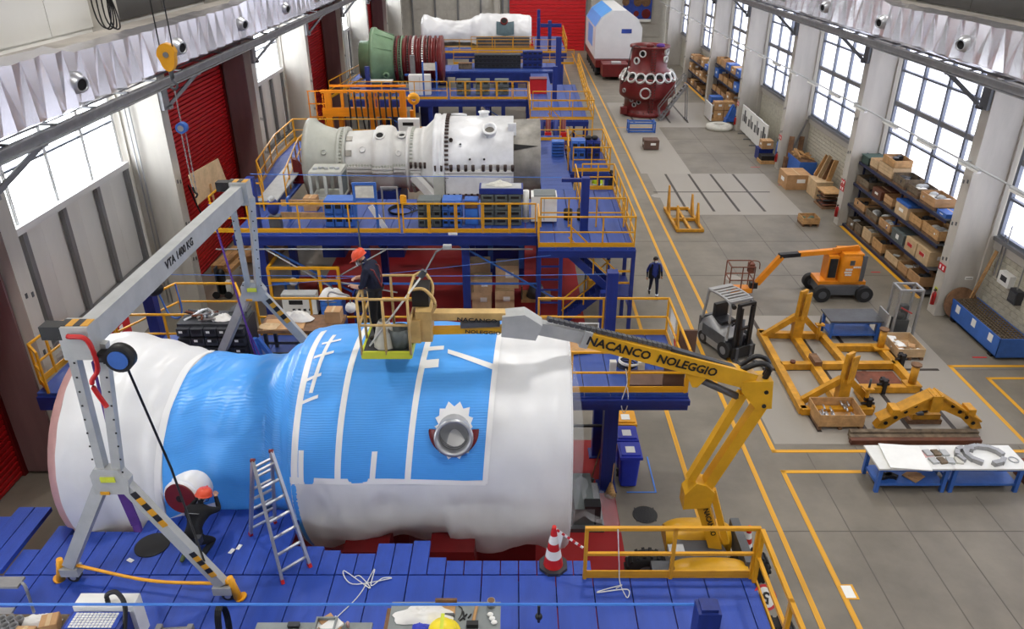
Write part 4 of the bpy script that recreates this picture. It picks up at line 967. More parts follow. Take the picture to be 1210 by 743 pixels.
def part(root, mb, name, m): 
    o = bpy.data.objects.new(name, mb.mesh(name, m)); COL.objects.link(o); o.parent = root; return o
def helmet(root, hd, fw, up, sd, m='helmet_orange'):
    M = Matrix((sd, fw, up)).transposed().to_4x4(); M = Matrix.Translation(hd + up * .035) @ M
    b = MB().lathe([(.135, 0), (.136, .04), (.126, .085), (.1, .118), (.055, .138), (0, .144)], n=20); b.lathe([(.135, .0), (.15, -.008), (.152, .004), (.133, .012)], n=20); b.box((0, .15, 0), (.14, .08, .012)); b.box((0, 0, .134), (.03, .16, .02))
    b.v = [tuple(M @ Vector(q)) for q in b.v]; o = part(root, b, 'helmet', m)
    s = MB().tube([M @ Vector(q) for q in ((-.12, 0, .02), (-.09, .04, -.1), (0, .06, -.15), (.09, .04, -.1), (.12, 0, .02))], .006, 5); part(root, s, 'chin_strap', 'black')
def hairc(root, hd, fw, up, sd, m='hair'):
    M = Matrix.Translation(hd + up * .03 - fw * .01) @ Matrix((sd, fw, up)).transposed().to_4x4()
    b = MB().lathe([(.1, -.06), (.105, 0), (.1, .06), (.07, .1), (0, .115)], n=16, a0=PI * .9, a1=PI * 2.1); b.lathe([(.104, .03), (.1, .07), (.07, .105), (0, .118)], n=16)
    b.v = [tuple(M @ Vector(q)) for q in b.v]; part(root, b, 'hair', m)
def maskc(root, hd, fw, up, sd):
    b = MB().ball((0, 0, 0), .06, 10, 8, (1.05, .55, .8)); M = Matrix.Translation(hd + fw * .075 - up * .04) @ Matrix((sd, fw, up)).transposed().to_4x4(); b.v = [tuple(M @ Vector(q)) for q in b.v]; part(root, b, 'face_mask', 'mask')
STAND = dict(pelvis=(0, 0, .95), waist=(0, 0, 1.1), chest=(0, 0, 1.33), neck=(0, .0, 1.49), head=(0, -.02, 1.6), crown=(0, -.02, 1.68), face=(0, -1, 0),
             shL=(.19, 0, 1.4), elL=(.25, .03, 1.13), wrL=(.26, -.04, .9), haL=(.26, -.06, .83), shR=(-.19, 0, 1.4), elR=(-.25, .03, 1.13), wrR=(-.26, -.04, .9), haR=(-.26, -.06, .83),
             hipL=(.1, 0, .9), knL=(.11, -.02, .5), anL=(.11, .02, .09), toL=(.12, -.14, .04), hipR=(-.1, 0, .9), knR=(-.11, -.02, .5), anR=(-.11, .02, .09), toR=(-.12, -.14, .04))
# man walking down the aisle
J = dict(STAND); J.update(knL=(.1, -.18, .52), anL=(.1, -.24, .1), toL=(.11, -.42, .05), knR=(-.1, .08, .5), anR=(-.1, .26, .14), toR=(-.11, .12, .04), elL=(.29, .06, 1.14), wrL=(.3, -.02, .92), haL=(.3, -.03, .84), elR=(-.29, .04, 1.14), wrR=(-.3, -.06, .92), haR=(-.3, -.07, .84))
def ex(root, hd, fw, up, sd):
    hairc(root, hd, fw, up, sd); maskc(root, hd, fw, up, sd)
    def jk(u, v):
        a = -PI / 2 + .62 + u * (2 * PI - 1.24); z = .82 + v * .64; r = (.235, .17) if v < .6 else (.235 - .06 * (v - .6) / .4, .165 - .03 * (v - .6)); return (r[0] * math.cos(a), r[1] * math.sin(a), z)
    part(root, MB().grid(jk, 22, 5), 'open_jacket', 'black_cloth')
    for x, y, z in ((.1, -.235, .16), (-.1, .245, .2)): part(root, MB().cyl((x, y, z - .03), (x, y, z + .05), .066, n=12), 'trouser_band', 'mask')
person('man in dark jacket and mask walking along the yellow aisle line', (5.57, 28.2, 0), .05, J, None, ['steel_blue', 'black_cloth', 'navy_cloth', 'shoe', 'skin'], ex)
# two men on the floor beyond the landing
def ex2(root, hd, fw, up, sd):
    hairc(root, hd, fw, up, sd)
    def jk(u, v): a = u * 2 * PI; r = .23 - .06 * max(0, v - .6); return (r * math.cos(a), (r - .05) * math.sin(a), .85 + .6 * v)
    part(root, MB().grid(jk, 20, 5, True, True), 'hivis_jacket', 'hivis'); part(root, MB().cyl((0, 0, 1.05), (0, 0, 1.1), .235, n=20), 'reflective_band', 'mask')
J2 = dict(STAND); J2.update(elL=(.27, -.05, 1.15), wrL=(.2, -.2, 1.05), haL=(.15, -.25, 1.05))
person('person in lime high visibility jacket standing beyond the stair landing', (4.38, 40.0, 0), PI + .2, J2, None, ['hivis', 'hivis', 'black_cloth', 'shoe', 'skin'], ex2)
person('person in dark navy overalls beside the lime jacket', (5.12, 40.3, 0), PI - .3, dict(STAND), None, ['navy_cloth', 'navy_cloth', 'navy_cloth', 'shoe', 'skin'], hairc)
# worker in the lift basket (faces left)
JB = dict(STAND); JB.update(chest=(0, -.06, 1.32), neck=(0, -.13, 1.47), head=(0, -.22, 1.55), crown=(0, -.25, 1.63), face=(0, -.85, -.55), shL=(.19, -.06, 1.4), shR=(-.19, -.06, 1.4), elL=(.26, -.12, 1.12), wrL=(.16, -.34, 1.08), haL=(.1, -.4, 1.07), elR=(-.26, -.1, 1.12), wrR=(-.15, -.34, 1.12), haR=(-.09, -.4, 1.12))
def exb(root, hd, fw, up, sd):
    helmet(root, hd, fw, up, sd); maskc(root, hd, fw, up, sd)
    for k in (-1, 1):
        part(root, MB().tube([(k * .1, -.15, 1.02), (k * .12, -.19, 1.25), (k * .13, -.1, 1.45), (k * .12, .06, 1.4), (k * .08, .12, 1.2), (0, .13, 1.05)], .014, 6), 'harness_strap', 'dark_red')
    part(root, MB().lathe([(.165, -.03), (.17, 0), (.165, .03)], (0, 0, 1.03), 'Z', 20), 'harness_belt', 'black')
person('worker in dark tee and orange helmet standing in the lift basket', (-2.5, 12.25, 6.79), -PI / 2 - .2, JB, None, ['navy_cloth', 'skin', 'black_cloth', 'shoe', 'skin'], exb)
# kneeling worker at the branch flange (bends forward, back to camera); local -y is forward
JK = dict(pelvis=(0, .12, .4), waist=(0, .02, .52), chest=(0, -.2, .68), neck=(0, -.33, .78), head=(-.02, -.42, .86), crown=(-.03, -.47, .93), face=(0, -.9, -.35),
          shL=(.19, -.22, .74), elL=(.28, -.4, .6), wrL=(.18, -.58, .7), haL=(.14, -.64, .74), shR=(-.19, -.22, .74), elR=(-.27, -.42, .6), wrR=(-.16, -.58, .72), haR=(-.12, -.65, .76),
          hipL=(.11, .1, .34), knL=(.2, -.22, .1), anL=(.16, .2, .09), toL=(.16, .36, .06), hipR=(-.11, .1, .34), knR=(-.18, -.2, .1), anR=(-.15, .22, .09), toR=(-.15, .38, .06))
def exk(root, hd, fw, up, sd):
    helmet(root, hd, fw, up, sd); part(root, MB().lathe([(.16, -.03), (.17, 0), (.16, .03)], (0, .08, .46), 'Z', 18), 'tool_belt', 'black')
    for k, x in enumerate((-.14, .14)): part(root, MB().box((x, .16, .42), (.1, .1, .14)), 'belt_pouch', 'plastic_dark')
    part(root, MB().box((0, -.1, .76), (.16, .1, .006), rx=.7), 'back_print', 'light_grey')
person('kneeling worker in black with orange helmet at the red flange', (-5.62, 10.22, DZ), PI - .1, JK, None, ['black_cloth', 'black_cloth', 'black_cloth', 'olive', 'skin'], exk)
# ================================================================ gantry crane
tg = thing('gantry_crane', 'grey aluminium portable gantry crane straddling the wrapped machine', 'gantry crane', (-6.15, 12.9, DZ))
GZ, GX, GN, GF = 8.42, -6.1, 9.35, 15.75
MB().beam((GX + .12, GN - .15, GZ), (GX + .2, GF + .15, GZ), .22, .36).build('beam', 'light_grey', tg)
lettering('VTA 1400 KG', .2, 'black', (GX + .155 + .118, 12.3, GZ + .02), (.0118, 1, 0), (0, 0, 1), tg)
for y, x in ((GN, GX + .1), (GF, GX + .2)):
    hub = (x - .22, y + (0 if y < 12 else .4), 5.95); yt = y; y = hub[1]
    for dx in (-.2, .2):
        lo = MB().beam((x + dx * 1.1, yt, GZ - .1), (hub[0] + dx * .5, y, 5.8), .12, .14); u = lo.build('upper_leg', 'light_grey', tg)
        for k in range(9): piece('pin_hole', 'dark_hole', (x + dx * 1.06 - .1 * k * .24, y - .075 + (yt - y) * (1 - k / 9), GZ - .4 - k * .24), (.025, .01, .025), u)
    MB().prism([(-.26, -.26), (.26, -.26), (.3, 0), (.18, .2), (-.18, .22), (-.26, .1)], .16, Matrix(((1, 0, 0, hub[0]), (0, 0, 1, y - .1), (0, 1, 0, hub[2]), (0, 0, 0, 1)))).build('hub_plate', 'light_grey', tg)
    piece('hub_label', 'lime', (hub[0], y - .11, 5.98), (.22, .02, .09), tg); piece('hub_sticker', 'safety_yellow', (hub[0] - .1, y - .11, 5.72), (.14, .02, .05), tg)
    hy_ = y
    for s, fx in ((-1, x - 1.5), (1, x + 1.2)):
        y = hy_ - s * .2 + (.3 if hy_ > 12 else 0)
        a, c = Vector((hub[0] + s * .16, hy_, 5.85)), Vector((fx, y, DZ + .32)); lg = MB().beam(a, c, .13, .2).build('leg', 'light_grey', tg)
        if s > 0:
            for f0, f1 in ((.1, .42), (.68, .92)):
                for k in range(6):
                    p = a.lerp(c, f0 + (f1 - f0) * k / 6); q = a.lerp(c, f0 + (f1 - f0) * (k + 1) / 6); o = MB().beam(p + Vector((.03, -.075, .06)), q + Vector((.03, -.075, .06)), .012, .12); o.build('hazard_stripe', 'safety_yellow' if k % 2 else 'black', lg)
        f = MB().box((fx, y, DZ + .22), (.3, .18, .16)); f.build('foot_bracket', 'light_grey', tg)
        MB().cyl((fx + s * .02 + .05, y - .06, DZ + .1), (fx + s * .02 + .05, y + .06, DZ + .1), .1, n=16).build('caster', 'rubber', tg); MB().cyl((fx + s * .02 + .05, y - .07, DZ + .1), (fx + s * .02 + .05, y + .07, DZ + .1), .05, n=12).build('caster_hub', 'alu', tg)
        j = MB().cyl((fx + s * .22, y - .02, DZ + .02), (fx + s * .14, y, DZ + .46), .07, .05, n=10); j.cyl((fx + s * .26, y, DZ), (fx + s * .25, y, DZ + .03), .1, n=12); j.cyl((fx + s * .02, y, DZ + .36), (fx + s * .2, y, DZ + .36), .05, n=8); j.build('jack', 'hook_yellow', tg)
    pts = curve_pts([(x - 1.45, y + .4, DZ + .34), (x - .1, y + .18, DZ + .2), (x + 1.15, y, DZ + .32)], 8); MB().tube(pts, .03, 6).build('tie_strap', 'hook_yellow', tg)
for y, x in ((GN - .1, GX + .1), (GF, GX + .2)):
    MB().box((x, y, GZ), (.42, .3, .5)).build('head_block', 'light_grey', tg); MB().box((x - .3, y - .05, GZ + .16), (.28, .2, .2)).build('trolley_cap', 'black', tg)
    for k in range(4): piece('hazard_stripe', 'safety_yellow' if k % 2 else 'black', (x - .15 + .1 * k, y, GZ + .255), (.1, .2, .01), tg)
w_ = MB().cyl((GX + .62, GN - .25, GZ - .25), (GX + .62, GN - .1, GZ - .25), .2, n=22).build('winch_drum', 'black', tg); MB().cyl((GX + .62, GN - .27, GZ - .25), (GX + .62, GN - .25, GZ - .25), .14, n=20).build('winch_face', 'light_blue', w_); MB().bb(GX + .3, GX + .62, GN - .2, GN - .05, GZ - .32, GZ - .18).build('winch_arm', 'black', tg)
MB().tube([(GX + .68, GN - .18, GZ - .42), (-5.2, GN - .12, 6.2), (-4.98, GN - .2, DZ + .5)], .018, 6).build('wire_rope', 'black', tg)
MB().tube([(-4.98, GN - .2, DZ + .5), (-4.9, GN - .2, DZ + .42), (-4.95, GN - .2, DZ + .36)], .03, 6).build('rope_hook', 'alu', tg)
MB().tube(curve_pts([(GX + .05, GN - .3, GZ + .15), (GX + .32, GN - .32, GZ + .1), (GX + .34, GN - .3, GZ - .35), (GX + .2, GN - .3, GZ - .6), (GX + .3, GN - .28, GZ - 1.0)], 6), .035, 6).build('red_hose', 'red_paint', tg)
# slings
t = thing('lifting_sling', 'purple sling hanging beside the near gantry leg', 'sling', (-5.75, 9.6, 4.3))
MB().beam((-6.0, 9.36, 8.0), (-6.1, 9.36, 5.9), .05, .02).build('upper_strap', 'purple', t); MB().beam((-6.1, 9.3, 5.74), (-6.12, 9.45, 4.9), .14, .04).build('sling_loop', 'purple', t); MB().box((-6.12, 9.46, 4.84), (.12, .06, .16)).build('sling_end', 'purple', t)
t = thing('lifting_sling', 'thin purple sling hanging from the far gantry leg', 'sling', (-6.6, 16.2, 4.2)); MB().beam((-6.55, 15.6, 8.2), (-6.2, 15.9, 3.9), .06, .03).build('strap', 'purple', t); MB().beam((-6.3, 15.8, 5.2), (-6.05, 15.9, 3.9), .05, .03).build('strap_tail', 'purple', t)
# ================================================================ ladder
tl = thing('step_ladder', 'aluminium folding step ladder with red feet by the blue film', 'ladder', (-4.2, 10.2, DZ))
A = [Vector(q) for q in ((-3.94, 9.46, DZ), (-3.57, 9.83, DZ))]; B = [Vector(q) for q in ((-4.84, 10.61, DZ), (-4.49, 10.94, DZ))]; TP = [Vector((-4.3, 10.05, 5.72)), Vector((-4.07, 10.3, 5.72))]
for F_, nm in ((A, 'front'), (B, 'rear')):
    for k in range(2):
        s = MB().beam(F_[k], TP[k], .05, .07).build('stile', 'alu', tl); MB().beam(F_[k], F_[k].lerp(TP[k], .035), .055, .075).build('rubber_foot', 'cone_red', s)
    for k in range(7):
        f = (k + .7) / 7.4; MB().beam(F_[0].lerp(TP[0], f), F_[1].lerp(TP[1], f), .045, .03).build('rung', 'alu', tl)
for k in range(2):
    MB().cyl(TP[k] - Vector((.035, 0, 0)), TP[k] + Vector((.035, 0, 0)), .035, n=10).build('hinge', 'dark_red', tl)
# ================================================================ yellow boom lift
tb = thing('boom_lift', 'large yellow articulated boom lift reaching over the wrapped machine', 'boom lift', (4.1, 13.7, 0))
by = 13.2
MB().bb(3.0, 5.2, 11.15, 12.75, .45, .85).build('chassis', 'lift_grey', tb)
for x in (2.95, 5.28):
    for y in (11.0, 12.92):
        wv = MB().lathe([(.2, -.16), (.4, -.17), (.46, -.12), (.46, .12), (.4, .17), (.2, .16)], (0, 0, 0), 'Y', 26); wv.v = [(q[0] + x, q[1] + y, q[2] + .46) for q in wv.v]; o = wv.build('tyre', 'rubber', tb)
        MB().cyl((x, y - .12, .46), (x, y + .12, .46), .2, n=16).build('rim', 'steel_grey', o)
        for k in range(18): a = k * 2 * PI / 18; piece('tread_lug', 'rubber', (x + .46 * math.cos(a), y, .46 + .46 * math.sin(a)), (.05, .3, .07), o, ry=-a)
def hood(x0, x1, y0, y1, z0, z1, m, nm):
    def fn(u, v):
        a = v * PI; x = x0 + (x1 - x0) * u; k = 1 - .25 * (2 * u - 1) ** 4
        return (x, (y0 + y1) / 2 - (y1 - y0) / 2 * math.cos(a) * k, z0 + (z1 - z0) * math.sin(a) ** .6 * k)
    MB().grid(fn, 14, 16).build(nm, m, tb)
    b = MB(); 
    for x in (x0, x1): b.prism([((y1 - y0) / 2 * -math.cos(i / 12 * PI) * .75, (z1 - z0) * math.sin(i / 12 * PI) ** .6 * .75) for i in range(13)], .01, Matrix(((0, 0, 1, x), (1, 0, 0, (y0 + y1) / 2), (0, 1, 0, z0), (0, 0, 0, 1))))
    b.split(nm + '_side', m, tb)
MB().cyl((4.1, 12.9, .8), (4.1, 12.9, .98), .62, n=28).build('turntable', 'lift_grey', tb)
hood(3.45, 5.05, 12.05, 12.75, .75, 1.12, 'lift_yellow', 'front_hood'); hood(3.45, 4.95, 13.2, 14.0, .6, 1.2, 'lift_yellow', 'rear_hood')
MB().bb(3.4, 3.75, 12.75, 13.0, .95, 1.1).build('tray', 'light_grey', tb); MB().bb(5.0, 5.2, 12.4, 13.8, .6, 1.15).build('counterweight', 'lift_grey', tb)
K = Vector((4.0, by, 2.45)); E_ = Vector((4.83, by, 5.1))
lr = MB().beam((4.52, by - .1, .95), K + Vector((.05, 0, -.1)), .26, .28, .26, .28).build('lower_riser', 'lift_yellow', tb); lettering('NACANCO', .16, 'black', (4.27, by - .215, 1.75), (.35, 0, -1), (1, 0, .35), lr)
MB().beam((4.75, by - .1, 1.05), K + Vector((.3, 0, .05)), .12, .14).build('lower_link', 'lift_yellow', tb)
MB().prism([(-.35, -.35), (.25, -.3), (.3, .1), (.1, .3), (-.12, .36), (-.34, .05)], .4, Matrix(((1, 0, 0, K.x), (0, 0, 1, by - .2), (0, 1, 0, K.z), (0, 0, 0, 1)))).build('knuckle', 'lift_yellow', tb)
MB().beam(K + Vector((-.22, 0, .35)), Vector((4.62, by, 5.0)), .2, .17).build('upper_link', 'lift_yellow', tb); MB().beam(K + Vector((.15, 0, .2)), Vector((5.02, by, 4.75)), .26, .24).build('upper_riser', 'lift_yellow', tb)
MB().prism([(-.32, .28), (.3, .3), (.36, -.35), (.05, -.38), (-.3, .05)], .42, Matrix(((1, 0, 0, E_.x), (0, 0, 1, by - .21), (0, 1, 0, E_.z), (0, 0, 0, 1)))).build('elbow', 'lift_yellow', tb)
for p in ((5.02, by - .215, 5.15), (5.02, by - .215, 4.82)): MB().cyl(p, (p[0], p[1] - .02, p[2]), .045, n=10).build('pin', 'black', tb)
b0, b1 = Vector((4.75, by, 5.33)), Vector((1.2, 12.55, 6.68)); bd = (b1 - b0).normalized()
mb_ = MB().beam(b0, b1, .3, .36, .28, .3).build('main_boom', 'lift_yellow', tb)
sidev = Vector((bd.y, -bd.x, 0)).normalized(); sidev = -sidev if sidev.y > 0 else sidev
tx = -bd; upv = Vector((0, 0, 1))
lettering('NACANCO', .24, 'black', b0.lerp(b1, .8) + sidev * .155 , tx, upv, mb_, stretch=1.1); lettering('NOLEGGIO', .24, 'black', b0.lerp(b1, .41) + sidev * .16, tx, upv, mb_, stretch=1.1)
MB().beam(b0.lerp(b1, .96) , b0.lerp(b1, 1.0), .31, .34).build('boom_collar', 'light_grey', tb)
e1 = Vector((.35, 12.35, 6.98)); MB().beam(b1, e1, .2, .24).build('telescope', 'light_grey', tb)
MB().beam(b0 + Vector((-.2, 0, .22)), b0.lerp(b1, .5) + Vector((0, 0, .22)), .16, .06).build('hose_guide', 'plastic_dark', tb)
chn = b0.lerp(b1, .5) + Vector((0, 0, .24)); pts = [chn.lerp(e1 + Vector((.2, 0, .16)), k / 24) for k in range(25)]
for k in range(24): MB().beam(pts[k], pts[k].lerp(pts[k + 1], .8), .12, .07).build('cable_chain_link', 'steel_dark', tb)
MB().tube(curve_pts([b0 + Vector((-.25, -.05, .25)), b0 + Vector((.1, -.1, .42)), b0 + Vector((.3, -.1, .3)), b0 + Vector((.22, -.05, -.05))], 6), .06, 8).build('hose_loop', 'black', tb)
MB().tube(curve_pts([b0 + Vector((-.25, .08, .25)), b0 + Vector((.05, .05, .5)), b0 + Vector((.32, .05, .35)), b0 + Vector((.26, .08, -.05))], 6), .05, 8).build('hose_loop', 'black', tb)
c0_, c1_ = b0.lerp(b1, .34) + Vector((0, 0, -.28)), Vector((4.65, by, 4.85)); MB().prism([(-.25, .2), (.3, .12), (.05, -.2), (-.05, -.2)], .2, Matrix(((1, 0, 0, c0_.x), (0, 0, 1, c0_.y - .1), (0, 1, 0, c0_.z + .02), (0, 0, 0, 1)))).build('cylinder_lug', 'lift_yellow', tb)
MB().cyl(c0_, c1_, .075, n=12).build('lift_cylinder', 'lift_grey', tb)
# jib
kn = Vector((.05, 12.3, 7.08)); MB().prism([(-.32, -.2), (.3, -.28), (.42, .02), (.1, .24), (-.3, .2)], .34, Matrix(((1, 0, 0, kn.x), (0, 0, 1, kn.y - .17), (0, 1, 0, kn.z), (0, 0, 0, 1)))).build('jib_knuckle', 'light_grey', tb)
jt = MB().beam(kn + Vector((-.25, 0, .17)), (-1.55, 12.2, 7.3), .2, .14).build('jib_upper_arm', 'basket_tan', tb); jl = MB().beam(kn + Vector((-.2, 0, -.12)), (-1.55, 12.2, 6.98), .16, .1).build('jib_lower_arm', 'lift_yellow', tb)
MB().beam(kn + Vector((-.35, -.05, .02)), (-1.0, 12.15, 7.12), .1, .1).build('jib_cylinder', 'steel_dark', tb)
lettering('NACANCO', .1, 'black', (-.7, 12.1, 7.23), (1, .04, -.08), (0, 0, 1), jt, stretch=1.4); lettering('NOLEGGIO', .09, 'black', (-.6, 12.13, 6.97), (1, .04, -.08), (0, 0, 1), jl, stretch=1.4)
MB().bb(-1.78, -1.5, 12.0, 12.4, 6.85, 7.45).build('basket_mount', 'basket_tan', tb); MB().bb(-1.9, -1.7, 11.95, 12.3, 6.85, 7.3).build('basket_pivot', 'basket_tan', tb)
# basket
bz = 6.75; bx0, bx1, by0, by1 = -2.72, -1.86, 11.72, 12.72
bk = MB().bb(bx0, bx1, by0, by1, bz - .02, bz + .04).build('basket_floor', 'plastic_dark', tb)
fl = MB(); fl.bb(bx0, bx1, by0 - .02, by0 + .02, bz - .08, bz + .06).bb(bx0 - .02, bx0 + .02, by0, by1, bz - .08, bz + .06).bb(bx1 - .02, bx1 + .02, by0, by1, bz - .08, bz + .06).bb(bx0, bx1, by1 - .02, by1 + .02, bz - .08, bz + .06); fl.split('floor_edge', 'lime', bk)
r_ = .025
for zz in (bz + 1.08, bz + .58):
    for a, c in (((bx0, by0), (bx1, by0)), ((bx0, by0), (bx0, by1)), ((bx0, by1), (bx1, by1)), ((bx1, by0), (bx1, by1))):
        MB().cyl((a[0], a[1], zz), (c[0], c[1], zz), r_, n=8).build('basket_rail', 'basket_tan', bk)
for a in ((bx0, by0), (bx1, by0), (bx0, by1), (bx1, by1), ((bx0 + bx1) / 2, by0), ((bx0 + bx1) / 2, by1), (bx0, (by0 + by1) / 2)):
    MB().cyl((a[0], a[1], bz), (a[0], a[1], bz + 1.08), r_, n=8).build('basket_upright', 'basket_tan', bk)
MB().bb(-1.85, -1.55, 12.2, 12.6, 7.45, 7.8).build('control_box', 'black', tb); MB().tube(curve_pts([(-1.86, 12.1, 7.83), (-1.6, 12.05, 7.86), (-1.42, 12.02, 7.62), (-1.5, 12.05, 7.4), (-1.6, 12.1, 7.3)], 6), .03, 6).build('control_hoop', 'basket_tan', tb)
MB().tube(curve_pts([(-1.86, 12.7, 7.83), (-1.68, 12.7, 7.9), (-1.52, 12.6, 7.7), (-1.55, 12.4, 7.4)], 5), .03, 6).build('guard_hoop', 'basket_tan', tb)
t = thing('spray_lance', 'long white lance pole leaning in the lift basket', 'pole', (-2.6, 11.85, 6.8)); MB().cyl((-2.6, 11.85, 6.85), (-1.55, 11.95, 8.25), .018, n=8).build('shaft', 'white_paint', t); MB().tube([(-1.55, 11.95, 8.25), (-1.35, 11.97, 8.6), (-1.2, 11.98, 8.68)], .015, 6).build('tip', 'steel_grey', t); MB().box((-1.16, 11.98, 8.69), (.14, .08, .06)).build('nozzle', 'light_grey', t); MB().box((-1.6, 11.96, 8.2), (.1, .08, .14), ry=.6).build('grip', 'steel_dark', t)
t = thing('tool_bucket', 'grey bucket on the lift basket floor', 'bucket', (-2.08, 11.95, 6.79)); MB().lathe([(0, 0), (.14, 0), (.18, .38), (.165, .38), (.13, .02)], (-2.08, 11.95, 6.79), 'Z', 18).build('pail', 'grey_box', t)
t = thing('rag_sack', 'pale sack standing in the lift basket', 'sack', (-2.35, 12.0, 6.79)); 
def sk(u, v): a = u * 2 * PI; r = (.2 * (1 - .6 * v ** 2)) * (1 + .15 * NZ(math.cos(a) * 2, math.sin(a) * 2, v * 3)); return (-2.35 + r * math.cos(a), 12.0 + r * math.sin(a), 6.79 + .5 * v)
MB().grid(sk, 16, 8, True, True).build('cloth', 'stone_white', t)
# ================================================================ right-hand floor
def L2(v, rz, loc): c, s = math.cos(rz), math.sin(rz); return (loc[0] + v[0] * c - v[1] * s, loc[1] + v[0] * s + v[1] * c, loc[2] + v[2])
def lp(root, mb, name, m, parent=None):
    o = bpy.data.objects.new(name, mb.mesh(name, m)); COL.objects.link(o); o.parent = parent or root; return o
def wheel(root, p, r, w_, axis='X', m='rubber', hub='steel_grey', parent=None):
    d = Vector((w_ / 2, 0, 0)) if axis == 'X' else Vector((0, w_ / 2, 0)); p = Vector(p)
    o = lp(root, MB().cyl(p - d, p + d, r, n=24), 'wheel', m, parent); lp(root, MB().cyl(p - d * 1.04, p + d * 1.04, r * .5, n=16), 'wheel_hub', hub, o); return o
# ---- forklift, front is local -y
tf = thing('forklift', 'grey counterbalance forklift with black mast parked on the aisle', 'forklift', (7.55, 23.75, 0), math.radians(24), local=True)
def bodyf(u, v):
    y = -.35 + 1.45 * u; a = v * PI; hw = .52; top = .75 + .35 * min(1, max(0, (u - .15) * 2)) - .45 * max(0, u - .8) / .2 * .5
    return (hw * math.copysign(abs(math.cos(a)) ** .35, math.cos(a)), y, .15 + (top - .15) * abs(math.sin(a)) ** .4)
lp(tf, MB().grid(bodyf, 14, 20), 'body', 'fork_silver'); lp(tf, MB().bb(-.5, .5, 1.05, 1.16, .2, .98), 'counterweight', 'lift_grey'); lp(tf, MB().bb(-.48, .48, -.4, -.33, .2, .72), 'dash', 'plastic_dark')
lp(tf, MB().bb(-.3, .3, .15, .65, .98, 1.1), 'seat', 'black'); lp(tf, MB().bb(-.27, .27, .6, .75, 1.05, 1.6), 'seat_back', 'black'); lp(tf, MB().bb(-.53, -.5, -.3, .9, .4, .8), 'side_panel', 'steel_dark'); lp(tf, MB().bb(.5, .53, -.3, .9, .4, .8), 'side_panel', 'steel_dark')
for x in (-.48, .48):
    lp(tf, MB().tube(curve_pts([(x, -.4, .7), (x, -.42, 1.4), (x * .95, -.3, 2.05), (x * .95, .3, 2.15), (x * .95, .85, 2.1)], 5), .04, 8), 'guard_post', 'fork_silver'); lp(tf, MB().beam((x * .95, .85, 2.1), (x, 1.0, .95), .07, .07), 'guard_post', 'fork_silver')
for k in range(6): lp(tf, MB().box((0, -.2 + k * .19, 2.14), (.9, .09, .035)), 'guard_slat', 'fork_silver')
rf = lp(tf, MB().bb(-.48, .48, -.34, -.24, 2.05, 2.14), 'guard_header', 'fork_silver'); lp(tf, MB().bb(-.48, .48, .75, .9, 2.06, 2.16), 'guard_rear', 'fork_silver')
for x in (-.3, .3): lp(tf, MB().box((x, -.62, 1.12), (.1, .12, 2.05)), 'mast_rail', 'black'); lp(tf, MB().box((x * .72, -.66, 1.05), (.08, .1, 1.9)), 'inner_mast', 'black')
for z in (.35, 1.2, 2.12): lp(tf, MB().box((0, -.63, z), (.66, .1, .09)), 'mast_bar', 'black')
lp(tf, MB().cyl((0, -.58, .2), (0, -.58, 1.5), .05, n=10), 'lift_cylinder', 'steel_dark'); lp(tf, MB().box((0, -.75, .34), (.95, .08, .4)), 'fork_carriage', 'black')
for x in (-.3, .3): lp(tf, MB().box((x, -.8, .3), (.11, .05, .5)).box((x, -1.25, .07), (.11, .9, .045)), 'fork_tine', 'steel_dark')
for x, y, r in ((-.45, -.35, .3), (.45, -.35, .3), (-.42, .85, .24), (.42, .85, .24)): wheel(tf, (x, y, r), r, .2)
lp(tf, MB().cyl((.36, -.36, 2.0), (.42, -.5, 2.0), .08, n=10), 'work_lamp', 'black'); lp(tf, MB().cyl((-.36, -.36, 2.0), (-.42, -.5, 2.0), .08, n=10), 'work_lamp', 'black'); lp(tf, MB().cyl((0, -.05, 1.0), (0, -.2, 1.2), .03, n=8).lathe([(.17, 0), (.19, .02), (.17, .04)], (0, -.2, 1.2), 'Z', 16), 'steering_wheel', 'black')
# ---- orange boom lift
to = thing('orange_boom_lift', 'orange electric boom lift with empty basket near storage rack', 'boom lift', (13.0, 28.4, 0))
MB().bb(12.2, 14.0, 27.85, 29.0, .22, .62).build('chassis', 'lift_grey', to); MB().bb(12.15, 14.05, 28.0, 28.9, .6, .75).build('deck_plate', 'orange_lift', to)
for x in (12.25, 13.95):
    for y in (27.75, 29.05): wheel(to, (x - 13.0, y - 28.4, .32), .32, .26, 'Y', 'rubber', 'steel_dark')
def turret(u, v):
    a = u * 2 * PI; r = 1 - .12 * max(0, v - .85) / .15; cx = math.copysign(abs(math.cos(a)) ** .4, math.cos(a)); sy = math.copysign(abs(math.sin(a)) ** .4, math.sin(a)); return (13.35 + .45 * cx * r, 28.4 + .5 * sy * r, .75 + 1.15 * v)
MB().grid(turret, 24, 8, True, True).build('turret_cover', 'orange_lift', to); MB().bb(13.72, 13.9, 27.95, 28.85, .8, 1.85).build('counterweight', 'lift_grey', to); MB().bb(12.95, 13.75, 27.95, 28.85, 1.88, 1.95).build('turret_top', 'orange_lift', to)
MB().bb(12.45, 12.85, 28.1, 28.7, .75, 1.8).build('mast_link', 'orange_lift', to); MB().bb(12.5, 12.8, 28.05, 28.1, .9, 1.7).build('mast_hoses', 'black', to)
MB().beam((13.7, 28.4, 2.02), (11.3, 28.4, 1.78), .2, .18).build('boom', 'orange_lift', to); MB().beam((13.6, 28.3, 2.15), (12.6, 28.3, 2.02), .1, .1).build('upper_link', 'orange_lift', to); MB().beam((11.35, 28.4, 1.78), (10.5, 28.3, 1.75), .22, .16).build('knuckle', 'black', to)
